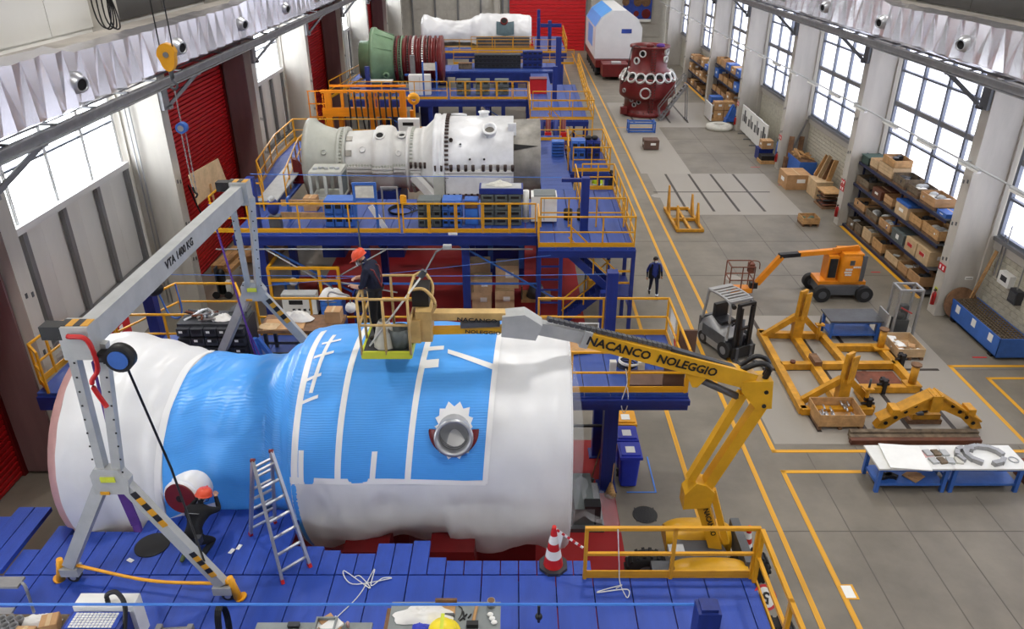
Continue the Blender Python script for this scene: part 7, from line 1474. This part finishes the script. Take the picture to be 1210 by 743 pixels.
# ---------------------------------------------------------------- on the silver machine's platform
t = thing('trestle_table', 'pale blue ramp plates beside the grey flange', 'plates', (-9.0, 29.8, DZ)); MB().beam((-9.8, 28.8, DZ + .25), (-9.7, 33.2, DZ + .5), .8, .06).build('plate', 'light_grey', t); 
for y in (28.8, 30.6, 32.6): piece('leg', 'fork_silver', (-10.1, y, DZ + .12), (.07, .07, .3), t); piece('leg', 'fork_silver', (-9.45, y, DZ + .12), (.07, .07, .3), t)
for k in range(2): solo(MB().box((-7.7, 27.0 + .25 * k, DZ + .3 + .4 * k), (2.1, .06, .24), rz=-.02), 'side_board', 'wood', '%s long wooden board behind the yellow rail' % ('lower', 'upper')[k], 'board', loc=(-7.7, 27, DZ))
t = thing('board_trestle', 'trestle holding the long boards by the yellow rail', 'trestle', (-8.2, 27.0, DZ)); 
for x in (-8.5, -6.9): piece('leg', 'light_blue', (x, 27.35, DZ + .45), (.08, .3, .9), t)
t = thing('blue_coat_bundle', 'blue cloth bundle hanging on the yellow rail near the tall post', 'bundle', (-8.7, 26.1, DZ + .6)); MB().ball((-8.7, 26.12, DZ + .95), .25, 12, 8, (.9, .6, 1.3)).build('cloth', 'steel_blue', t); MB().ball((-8.7, 26.1, DZ + 1.25), .12).build('knot', 'light_grey', t); MB().box((-8.7, 26.2, DZ + .3), (.4, .3, .6)).build('stand', 'steel_dark', t)
t = thing('grey_machine_box', 'grey green steel box frame under the inlet flange', 'box', (-7.7, 30.3, DZ)); dbox(t, 'top', 'casing_grey', -8.3, -7.0, 29.7, 30.9, DZ + 1.0, DZ + 1.15)
for x in (-8.25, -7.65, -7.05):
    for y in (29.75, 30.85): piece('post', 'casing_grey', (x, y, DZ + .5), (.12, .12, 1.0), t)
dbox(t, 'side', 'grey_box', -7.12, -7.02, 29.8, 30.8, DZ, DZ + 1.0); dbox(t, 'base', 'casing_grey', -8.3, -7.0, 29.7, 30.9, DZ, DZ + .1)
for k in range(5): MB().box((-8.1 + .22 * k, 30.1 + .1 * (k % 2), DZ + 1.19), (.16, .14, .08), rz=k).build('loose_part', 'alu', t)
for k, (x, y) in enumerate(((-8.0, 28.6), (-7.3, 28.5))): carton('%s cardboard box below the grey machine box' % ('larger open', 'smaller')[k], x, y, .5 - .1 * k, .5 - .1 * k, .5 - .15 * k, DZ, lbl=False)
def totes(label, x0, x1, y, z, m, rows, cols, name='tote_rack', h=1.0):
    t = thing(name, label, 'storage bins', ((x0 + x1) / 2, y, z)); dbox(t, 'carcass', m, x0, x1, y, y + .7, z, z + h)
    for r in range(rows):
        for c in range(cols): w_ = (x1 - x0) / cols; piece('bin', m, (x0 + w_ * (c + .5), y - .04, z + h * (r + .5) / rows), (w_ * .86, .1, h / rows * .8), t); piece('bin_mouth', 'black', (x0 + w_ * (c + .5), y - .095, z + h * (r + .62) / rows), (w_ * .6, .012, h / rows * .3), t)
    return t
totes('blue storage bins behind the yellow rail left of the lamp frame', -7.0, -5.95, 26.6, DZ, 'light_blue', 2, 3); totes('grey blue bin rack second from the left behind the rail', -3.6, -2.75, 26.6, DZ, 'grey_box', 3, 3); totes('blue bin rack in the middle behind the rail', -2.7, -2.0, 26.6, DZ, 'light_blue', 3, 3)
totes('large grey drawer unit with blue top behind the rail', -1.3, .2, 26.8, DZ, 'grey_box', 4, 3, h=1.2); t = thing('blue_tray', 'blue tray of rags on the grey drawer unit', 'tray', (-.55, 27.1, DZ + 1.2)); dbox(t, 'tray', 'steel_blue', -1.35, .25, 26.75, 27.5, DZ + 1.2, DZ + 1.4); dbox(t, 'inside', 'light_grey', -1.28, .18, 26.82, 27.43, DZ + 1.4, DZ + 1.41)
rag('white rags in the blue tray', -.6, 27.15, DZ + 1.41, .5, .22, .15, 'stone_white', 6); t = thing('blue_cabinet', 'narrow blue cabinet between bin racks', 'cabinet', (-1.7, 26.9, DZ)); dbox(t, 'body', 'light_blue', -1.9, -1.4, 26.8, 27.3, DZ, DZ + .95); dbox(t, 'door', 'tape_blue', -1.88, -1.42, 26.78, 26.8, DZ + .05, DZ + .6); dbox(t, 'brown_front', 'wood_dark', -1.88, -1.42, 26.78, 26.8, DZ + .65, DZ + .9)
t = thing('white_machine_cabinet', 'white cabinet with grey ribbed lid behind the stair landing', 'cabinet', (1.0, 27.2, DZ)); dbox(t, 'body', 'white_paint', .55, 1.5, 26.9, 27.7, DZ + .1, DZ + 1.05); dbox(t, 'door_seam', 'steel_grey', 1.02, 1.04, 26.89, 26.9, DZ + .15, DZ + 1.0)
for k in range(7): piece('lid_rib', 'bench_grey', (1.05, 26.95 + .11 * k, DZ + 1.08), (.8, .07, .06), t)
MB().cyl((.35, 27.2, DZ), (.35, 27.2, DZ + 1.2), .13, n=14).build('white_tank', 'white_paint', t)
for k in range(2): solo(MB().lathe([(0, 0), (.16, 0), (.17, .4), (.15, .4), (.14, .05)], (1.95 + .5 * k, 27.4, DZ), 'Z', 16), 'black_bucket', 'black', '%s black bucket on the stair landing deck' % ('left', 'right')[k], 'bucket', loc=(1.95 + .5 * k, 27.4, DZ))
t = thing('lamp_frame', 'tall blue frame holding a white panel in front of silver machine', 'frame', (-5.4, 26.2, DZ))
for x in (-5.75, -5.0): piece('post', 'light_blue', (x, 26.15, DZ + .6), (.09, .09, 2.4), t)
for z in (1.78, 1.2): piece('cross_bar', 'light_blue', (-5.38, 26.15, DZ + z), (.85, .08, .09), t)
piece('panel', 'stone_white', (-5.38, 26.13, DZ + 1.49), (.66, .04, .42), t)
t = thing('gauge_frame', 'yellow post with pale pipe frame before the silver casing', 'frame', (-4.3, 27.0, DZ)); 
for x in (-4.85, -4.3): piece('post', 'fork_silver', (x, 26.6, DZ + .75), (.06, .06, 1.5), t)
piece('top_bar', 'fork_silver', (-4.58, 26.6, DZ + 1.5), (.62, .06, .06), t)
t = thing('cable_coil', 'dark cable coil on the deck before the silver casing', 'cable', (-4.5, 28.3, DZ)); 
for k in range(4): MB().lathe([(.42 + .05 * k, 0), (.45 + .05 * k, .02), (.42 + .05 * k, .04)], (-4.5 + .04 * k, 28.3, DZ + .03 * k), 'Z', 24).build('loop', 'black', t)
t = thing('yellow_lamp', 'yellow work lamp hung on the rail before silver casing', 'lamp', (-4.1, 26.4, DZ + 1)); MB().box((-4.05, 26.3, DZ + 1.15), (.22, .16, .26)).build('housing', 'hook_yellow', t); MB().box((-4.05, 26.2, DZ + 1.3), (.14, .1, .1)).build('handle', 'hook_yellow', t)
solo(MB().bb(-2.45, -2.12, 25.86, 25.88, DZ - .3, DZ + .05), 'paper_notice', 'paper', 'white paper hanging on the beam below the middle rail panel', 'notice', loc=(-2.3, 25.87, DZ - .3))
solo(MB().box((-5.05, 26.5, DZ + .4), (.2, .04, 1.0), ry=-.5), 'white_strip', 'paper', 'white strip leaning by the blue lamp frame', 'strip', loc=(-5.1, 26.5, DZ))
t = thing('red_bracket', 'dark red curved cradle left of the inlet flange', 'cradle', (-9.3, 32.6, DZ)); MB().prism([(0, 0), (.5, 0), (.42, .5), (.15, 1.0), (0, 1.05)], .3, Matrix(((1, 0, 0, -9.55), (0, 0, 1, 32.0), (0, 1, 0, DZ), (0, 0, 0, 1)))).build('web', 'dark_red', t); dbox(t, 'foot', 'dark_red', -9.6, -8.9, 31.9, 32.4, DZ, DZ + .08)
totes('left blue tool cabinet on the small side platform', 2.6, 3.25, 35.6, DZ, 'light_blue', 2, 2, h=.9); totes('right blue tool cabinet on the small side platform', 3.3, 3.95, 35.6, DZ, 'steel_blue', 2, 2, h=.9)
t = thing('black_gear', 'black gear on the small side platform cabinets', 'gear', (3.6, 35.9, DZ + .9)); 
for x in (3.4, 3.7): MB().ball((x, 35.9, DZ + 1.0), .14, 10, 8, (1.2, 1, .8)).build('bag', 'black', t)
t = thing('blue_slatted_box', 'small blue slatted box by the exhaust end', 'box', (2.0, 36.6, DZ))
for k in range(5): piece('slat', 'light_blue', (2.0, 36.4, DZ + .08 + .15 * k), (.6, .5, .1), t)
t = thing('red_valve_skid', 'red and blue valve skid behind the exhaust casing', 'valve skid', (1.8, 40.5, 0)); 
for k in range(4): MB().cyl((1.3 + .4 * k, 40.8, 1.2), (1.3 + .4 * k, 40.8, 4.4), .14, n=10).build('pipe', 'casing_maroon' if k % 2 else 'steel_blue', t); MB().box((1.3 + .4 * k, 40.7, 3.2 + .3 * (k % 2)), (.34, .34, .4)).build('valve', 'red_paint' if k % 2 else 'light_blue', t)
dbox(t, 'base', 'steel_blue', 1.0, 2.9, 40.3, 41.2, 0, 1.2)
# ---------------------------------------------------------------- orange hose frame between the machines
t = thing('orange_hose_frame', 'big orange steel frame draped with black hoses', 'frame', (-9, 44.5, 0))
OX0, OX1, OY, OZ0, OZ1 = -10.9, -6.45, 44.3, 3.75, 5.15
for x in (OX0 + .2, -8.2, OX1): piece('column', 'orange_frame', (x, OY, OZ1 / 2), (.34, .34, OZ1), t); piece('column', 'orange_frame', (x + .3, OY + 1.6, OZ0 / 2), (.28, .28, OZ0), t)
for z in (OZ1, OZ0 + .25): piece('rail', 'orange_frame', ((OX0 + OX1) / 2, OY - .1, z), (OX1 - OX0 + .3, .16, .16 if z > 4.5 else .5), t)
piece('rail', 'orange_frame', ((OX0 + OX1) / 2, OY + 1.6, OZ1), (OX1 - OX0, .12, .12), t); piece('floor_plate', 'orange_frame', ((OX0 + OX1) / 2, OY + .8, OZ0), (OX1 - OX0, 1.6, .08), t)
for k in range(7): x = OX0 + .35 + .68 * k; piece('panel_post', 'orange_frame', (x, OY - .1, 4.6), (.16, .1, 1.1), t)
for x in (OX0 - .9, OX0 - .5, OX0 - .1): piece('cage_bar', 'orange_frame', (x, OY, 4.4), (.06, .06, 1.5), t)
for z in (3.7, 4.45, 5.15): piece('cage_ring', 'orange_frame', (OX0 - .45, OY, z), (1.0, .06, .06), t)
for k in range(9): x = -9.5 + .34 * k; MB().tube(curve_pts([(x, OY - .1, 5.1), (x + .03, OY - .28, 5.0), (x + .06, OY - .3, 4.0), (x + .1 * (k % 3), OY - .25, 2.6)], 5), .05, 6).build('hose', 'black', t)
t = thing('control_box', 'small white control box beside the orange hose frame', 'control box', (-6.0, 42.8, 0)); dbox(t, 'box', 'white_paint', -6.55, -5.4, 42.6, 43.0, 3.1, 3.95); dbox(t, 'display', 'black', -6.3, -5.7, 42.58, 42.6, 3.6, 3.78); dbox(t, 'stand', 'orange_frame', -6.1, -5.85, 42.7, 42.95, 0, 3.1); dbox(t, 'foot', 'orange_frame', -6.5, -5.4, 42.4, 43.2, 0, .1)
t = thing('yellow_ring', 'yellow round hose guide right of the orange frame', 'ring', (-5.95, 45.2, 4.2)); MB().lathe([(.15, -.15), (.32, -.15), (.36, 0), (.32, .15), (.15, .15), (.15, -.15)], (-5.95, 45.2, 4.55), 'Y', 18).build('ring', 'hook_yellow', t); dbox(t, 'stem', 'hook_yellow', -6.0, -5.9, 45.1, 45.3, 0, 4.25)
t = thing('yellow_girder', 'long yellow crane girder lying under the maroon machine platform', 'girder', (-2.6, 45.5, 0)); dbox(t, 'top_flange', 'jig_yellow', -6.0, .6, 45.0, 45.8, 2.7, 2.8); dbox(t, 'web', 'jig_yellow', -6.0, .6, 45.3, 45.5, 1.9, 2.7); dbox(t, 'bottom_flange', 'jig_yellow', -6.0, .6, 45.0, 45.8, 1.8, 1.9)
for x in (-5.6, -2.6, .2): piece('trestle', 'steel_blue', (x, 45.4, .9), (.4, .8, 1.8), t)
# ---------------------------------------------------------------- far platform clutter
totes('long black bin rack on the raised blue slab', -3.2, .35, 61.0, DZ + .12, 'plastic_dark', 3, 11, h=1.0); totes('blue bin rack right of the black bins on the slab', .5, 2.0, 61.0, DZ + .12, 'steel_blue', 3, 4, h=1.25)
t = thing('brown_crates', 'brown crates left of the black bin rack', 'crate', (-4.0, 60.8, DZ + .12)); dbox(t, 'crate', 'wood_old', -4.4, -3.4, 60.6, 61.2, DZ + .12, DZ + .5); dbox(t, 'lid', 'wood_dark', -4.42, -3.38, 60.58, 61.22, DZ + .5, DZ + .55)
for k in range(3): totes('grey bin unit %s under the raised blue slab' % ['left', 'middle', 'right'][k], -3.9 + 1.25 * k, -3.0 + 1.25 * k, 51.2, DZ, 'grey_box', 2, 2, h=.95)
t = thing('red_box', 'red box under the right end of the raised slab', 'box', (.9, 51.5, DZ)); dbox(t, 'body', 'red_paint', .9, 2.0, 51.6, 52.4, DZ, DZ + .9); dbox(t, 'lid', 'dark_red', .88, 2.02, 51.58, 52.42, DZ + .9, DZ + .96)
t = thing('white_cabinet', 'white cabinet on the deck before the maroon rings', 'cabinet', (-6.3, 51.4, DZ)); dbox(t, 'body', 'white_paint', -7.0, -5.6, 51.2, 51.8, DZ, DZ + 1.25); dbox(t, 'dark_panel', 'light_grey', -6.3, -6.28, 51.18, 51.2, DZ + .1, DZ + 1.15)
t = thing('white_bench', 'white topped bench on the deck before the green cone', 'table', (-9.0, 51.5, DZ)); dbox(t, 'top', 'white_paint', -9.9, -8.1, 51.2, 52.0, DZ + .8, DZ + .86)
for x in (-9.8, -8.2): piece('leg', 'steel_grey', (x, 51.6, DZ + .4), (.08, .6, .8), t)
t = thing('lamp_frame', 'blue frame with pale panel before the maroon rings', 'frame', (-5.6, 50.6, DZ)); 
for x in (-5.95, -5.1): piece('post', 'light_blue', (x, 50.5, DZ + .9), (.1, .1, 2.6), t)
piece('panel', 'stone_white', (-5.52, 50.48, DZ + 1.9), (.75, .05, .45), t)
t = thing('machine_post', 'grey tool post standing in front of the green ring', 'post', (-6.9, 52.5, DZ)); dbox(t, 'mast', 'steel_grey', -7.0, -6.7, 52.4, 52.7, DZ, DZ + 2.3); dbox(t, 'arm', 'light_blue', -7.4, -6.7, 52.45, 52.6, DZ + 1.0, DZ + 1.12)
t = thing('far_crates', 'dark crates and yellow frame under the far white sheeting', 'crate', (-2, 73.4, DZ)); dbox(t, 'dark_bed', 'steel_dark', -3.6, 1.2, 72.8, 73.6, DZ, DZ + .9)
# ---------------------------------------------------------------- near edge: tables along the bottom of the picture
def small_table(label, x0, x1, y0, y1, z, m='bench_grey'):
    t = thing('work_table', label, 'table', ((x0 + x1) / 2, (y0 + y1) / 2, DZ)); dbox(t, 'table_top', m, x0, x1, y0, y1, z - .05, z)
    for x in (x0 + .08, x1 - .08):
        for y in (y0 + .08, y1 - .08): piece('leg', 'steel_grey', (x, y, (DZ + z - .05) / 2), (.07, .07, z - .05 - DZ), t)
    dbox(t, 'edge_strip', 'wood_dark', x0 - .06, x0, y0, y1 - .1, z - .3, z - .02); return t
small_table('grey work table with hammer and yellow helmet at bottom edge', -1.85, -.23, 7.0, 8.24, 4.5); small_table('grey table with cardboard tray at the bottom left of centre', -3.75, -2.08, 6.9, 7.86, 4.5)
rag('white rag heap on the near grey table', -1.35, 7.98, 4.5, .42, .22, .12, 'cloth_white', 8)
rag('blue cloth beside the rag heap on the near table', -1.28, 7.72, 4.5, .2, .2, .05, 'bin_blue', 9)
t = thing('yellow_helmet', 'yellow safety helmet on the near grey table', 'helmet', (-1.0, 7.5, 4.5)); MB().lathe([(.22, 0), (.2, .08), (.15, .15), (.06, .19), (0, .195)], (-1.05, 7.66, 4.52), 'Z', 22).build('shell', 'helmet_yellow', t); MB().lathe([(.22, .0), (.26, .0), (.26, .015), (.22, .02)], (-1.05, 7.66, 4.52), 'Z', 22).build('brim', 'helmet_yellow', t); MB().box((-1.05, 7.66, 4.71), (.05, .34, .02)).build('ridge', 'lime', t)
t = thing('hammer', 'sledge hammer with wooden handle on the near grey table', 'hammer', (-.6, 7.95, 4.5)); MB().cyl((-.58, 8.15, 4.53), (-.63, 7.8, 4.53), .025, n=8).build('handle', 'wood', t); MB().box((-.63, 7.79, 4.54), (.17, .08, .08)).build('head', 'black', t)
t = thing('wooden_tray', 'small wooden tray at the back of the near grey table', 'tray', (-1.02, 8.1, 4.5)); dbox(t, 'base', 'wood', -1.12, -.9, 7.98, 8.2, 4.5, 4.52); dbox(t, 'back', 'wood_dark', -1.2, -.88, 8.18, 8.22, 4.5, 4.6); dbox(t, 'side', 'steel_dark', -1.13, -.9, 7.95, 7.98, 4.5, 4.56)
t = thing('pliers_tools', 'black pliers and wire on the near grey table', 'tools', (-.82, 7.9, 4.5)); 
for a in ((-.75, 7.9, -.78, 8.05), (-.82, 7.88, -.72, 8.0), (-.7, 7.93, -.66, 8.0)): MB().cyl((a[0], a[1], 4.515), (a[2], a[3], 4.515), .012, n=6).build('tool_arm', 'black', t)
MB().tube(curve_pts([(-.86, 8.15, 4.515), (-.8, 8.1, 4.515), (-.8, 8.0, 4.515), (-.84, 7.9, 4.515)], 5), .008, 5).build('wire', 'black', t)
t = thing('paper_cups', 'tin and crumpled papers at the right of the near table', 'tin', (-.38, 8.1, 4.5)); MB().cyl((-.37, 8.16, 4.5), (-.37, 8.16, 4.62), .06, n=16).build('tin', 'fork_silver', t); MB().cyl((-.37, 8.16, 4.62), (-.37, 8.16, 4.625), .05, n=14).build('tin_inside', 'wood_dark', t)
for k in range(3): MB().ball((-.38 + .03 * k, 7.98 - .07 * k, 4.53), .04, 8, 6, (1.2, 1, .6)).build('crumpled_paper', 'paper', t)
t = thing('white_jug', 'white jug with red cap at the bottom edge', 'jug', (-.12, 7.5, DZ)); MB().lathe([(0, 0), (.14, 0), (.15, .7), (.08, .85), (.05, .87), (0, .87)], (-.12, 7.62, DZ), 'Z', 18).build('body', 'white_paint', t); MB().cyl((-.12, 7.62, DZ + .87), (-.12, 7.62, DZ + .92), .05, n=12).build('cap', 'cone_red', t)
crate('parts_tray', 'small grey tray of white scraps on the left grey table', -2.72, 7.72, .3, .24, .12, 4.5, 'bench_grey', pallet=False, fill=('paper', 5), cat='tray')
t = thing('black_marker_box', 'small black box on the left grey table', 'box', (-3.2, 7.8, 4.5)); dbox(t, 'box', 'black', -3.28, -3.12, 7.75, 7.82, 4.5, 4.55); dbox(t, 'lid', 'plastic_dark', -3.285, -3.115, 7.745, 7.825, 4.55, 4.56)
solo(MB().lathe([(0, 0), (.025, 0), (.025, .09), (.01, .11), (0, .11)], (-2.42, 7.78, 4.5), 'Z', 10), 'small_bottle', 'wrap_pink', 'small clear bottle on the left grey table', 'bottle', loc=(-2.42, 7.78, 4.5))
t = thing('led_floodlight', 'big blue LED floodlight with grey casing at bottom left', 'floodlight', (-6.05, 7.9, DZ)); n_ = Vector((0, -.6, .8)).normalized()
def tilt(mb, c, ax=.75):
    M = Matrix.Translation(c) @ Matrix.Rotation(-ax, 4, 'X') @ Matrix.Translation(-Vector(c)); mb.v = [tuple(M @ Vector(q)) for q in mb.v]; return mb
fc = Vector((-6.0, 7.9, 4.35)); 
MB().bb(-6.42, -5.55, 7.95, 8.2, 4.05, 4.72).build('casing', 'white_paint', t); MB().bb(-6.45, -5.62, 7.62, 7.95, 4.1, 4.62).build('head', 'steel_blue', t); dbox(t, 'lens_face', 'glass_lens', -6.38, -5.72, 7.6, 7.62, 4.15, 4.55)
MB().bb(-6.4, -5.68, 7.64, 7.93, 4.62, 4.64).build('top_face', 'deck_blue', t)
for r in range(6):
    for c in range(12): piece('led', 'white_paint', (-6.33 + .052 * c, 7.66 + .045 * r, 4.645), (.04, .034, .012), t)
MB().tube(curve_pts([(-5.92, 8.0, 4.72), (-5.9, 8.0, 4.9), (-5.75, 8.0, 4.95), (-5.62, 7.9, 4.8), (-5.6, 7.7, 4.5), (-5.58, 7.5, 4.2)], 6), .035, 8).build('cable', 'black', t); dbox(t, 'stand', 'steel_dark', -6.1, -5.9, 7.95, 8.1, DZ, 4.1); dbox(t, 'foot', 'steel_dark', -6.5, -5.5, 7.8, 8.3, DZ, DZ + .05)
small_table('dark bench with tubes and boxes in the bottom left corner', -8.1, -6.55, 6.8, 8.1, 4.4, 'wood_old')
for k in range(12): MB_ = MB().lathe([(.05, 0), (.06, 0), (.06, .12), (.05, .12), (.05, 0)], (-7.62 + .125 * (k % 4), 7.68 + .125 * (k // 4), 4.4), 'Z', 12); solo(MB_, 'tube_piece', 'steel_grey', 'short grey tube standing on the bottom left bench, %s row, %s' % (['front', 'middle', 'back'][k // 4], ['first', 'second', 'third', 'fourth'][k % 4]), 'tube', 'short tubes on the bench', loc=(-7.62 + .125 * (k % 4), 7.68 + .125 * (k // 4), 4.4))
for k, (x, y, s) in enumerate(((-7.0, 7.6, .28), (-6.75, 7.85, .24), (-7.25, 7.45, .26))): carton('%s cardboard box on the bottom left bench' % ['middle', 'right', 'left'][k], x, y, s, s, .16, 4.4, lbl=False, rz=.3 * k)
rag('white rag and tubes on the bottom left bench', -6.95, 7.95, 4.4, .3, .12, .12, 'cloth_white', 11); rag('white sheet on the corner of the bottom left bench', -6.68, 7.5, 4.4, .22, .2, .06, 'paper', 12)
t = thing('aluminium_steps', 'small aluminium steps at the left picture edge', 'steps', (-8.1, 8.7, DZ))
for k, (y, z) in enumerate(((8.95, 4.15), (8.55, 3.9))): piece('tread', 'fork_silver', (-8.25, y, z), (.7, .22, .04), t); MB().tube(curve_pts([(-7.9, y, z), (-7.82, y - .05, z - .05), (-7.8, y - .1, DZ)], 4), .025, 6).build('leg', 'fork_silver', t); MB().tube([(-8.55, y, z), (-8.6, y - .1, DZ)], .025, 6).build('leg', 'fork_silver', t)
t = thing('clamp_stand', 'grey steel clamp stand at the bottom edge', 'stand', (-4.95, 7.9, DZ)); MB().cyl((-5.2, 7.85, 4.35), (-4.75, 7.88, 4.35), .035, n=8).build('bar', 'steel_grey', t)
for x in (-5.2, -4.75): MB().box((x, 7.86, 4.36), (.08, .1, .12)).build('clamp', 'steel_grey', t); MB().cyl((x, 7.86, DZ), (x, 7.86, 4.3), .02, n=6).build('leg', 'steel_grey', t)
t = thing('hose_coil', 'black hose coil standing at the bottom edge', 'hose', (-4.4, 8.1, DZ)); 
for k in range(5): MB().tube([(-4.42 + .02 * k, 8.1 + .16 * math.cos(a), 4.15 + .4 * math.sin(a)) for a in [j * 2 * PI / 20 for j in range(21)]], .012, 5).build('loop', 'black', t)
dbox(t, 'stand', 'black', -4.45, -4.3, 8.0, 8.2, DZ, 3.8)
# loose things on the near platform
solo(MB().cyl((-6.52, 10.35, DZ), (-6.52, 10.35, DZ + .015), .3, n=32), 'round_mat', 'rubber', 'round black mat on the blue planks', 'mat', loc=(-6.52, 10.35, DZ))
t = thing('paper_scraps', 'white paper scraps on the planks near the round mat', 'paper', (-6.6, 10.0, DZ)); 
for x, y in ((-6.75, 9.98), (-6.3, 10.4), (-4.95, 10.3), (-5.05, 10.2)): piece('scrap', 'paper', (x, y, DZ + .006), (.12, .07, .01), t, rz=x)
def cordpile(label, x, y, n, s, seed, tail):
    r = random.Random(seed); pts = [(x + r.uniform(-s, s), y + r.uniform(-s * .6, s * .6), DZ + .015 + .004 * k) for k in range(n)] + tail
    return solo(MB().tube(curve_pts(pts, 7), .009, 5), 'rope_tangle', 'rope_white', label, 'cord', loc=(x, y, DZ))
cordpile('white cord tangle on the planks below the white film', -2.55, 9.55, 9, .42, 3, [(-2.6, 9.2, DZ + .015), (-2.9, 8.7, DZ + .015), (-3.2, 8.2, DZ + .02)])
cordpile('thin white cord hanging from the near yellow rail onto planks', 1.6, 9.25, 6, .28, 5, [(1.75, 9.45, DZ + .02), (1.72, 9.52, DZ + .4), (1.66, 9.54, DZ + 1.12)])
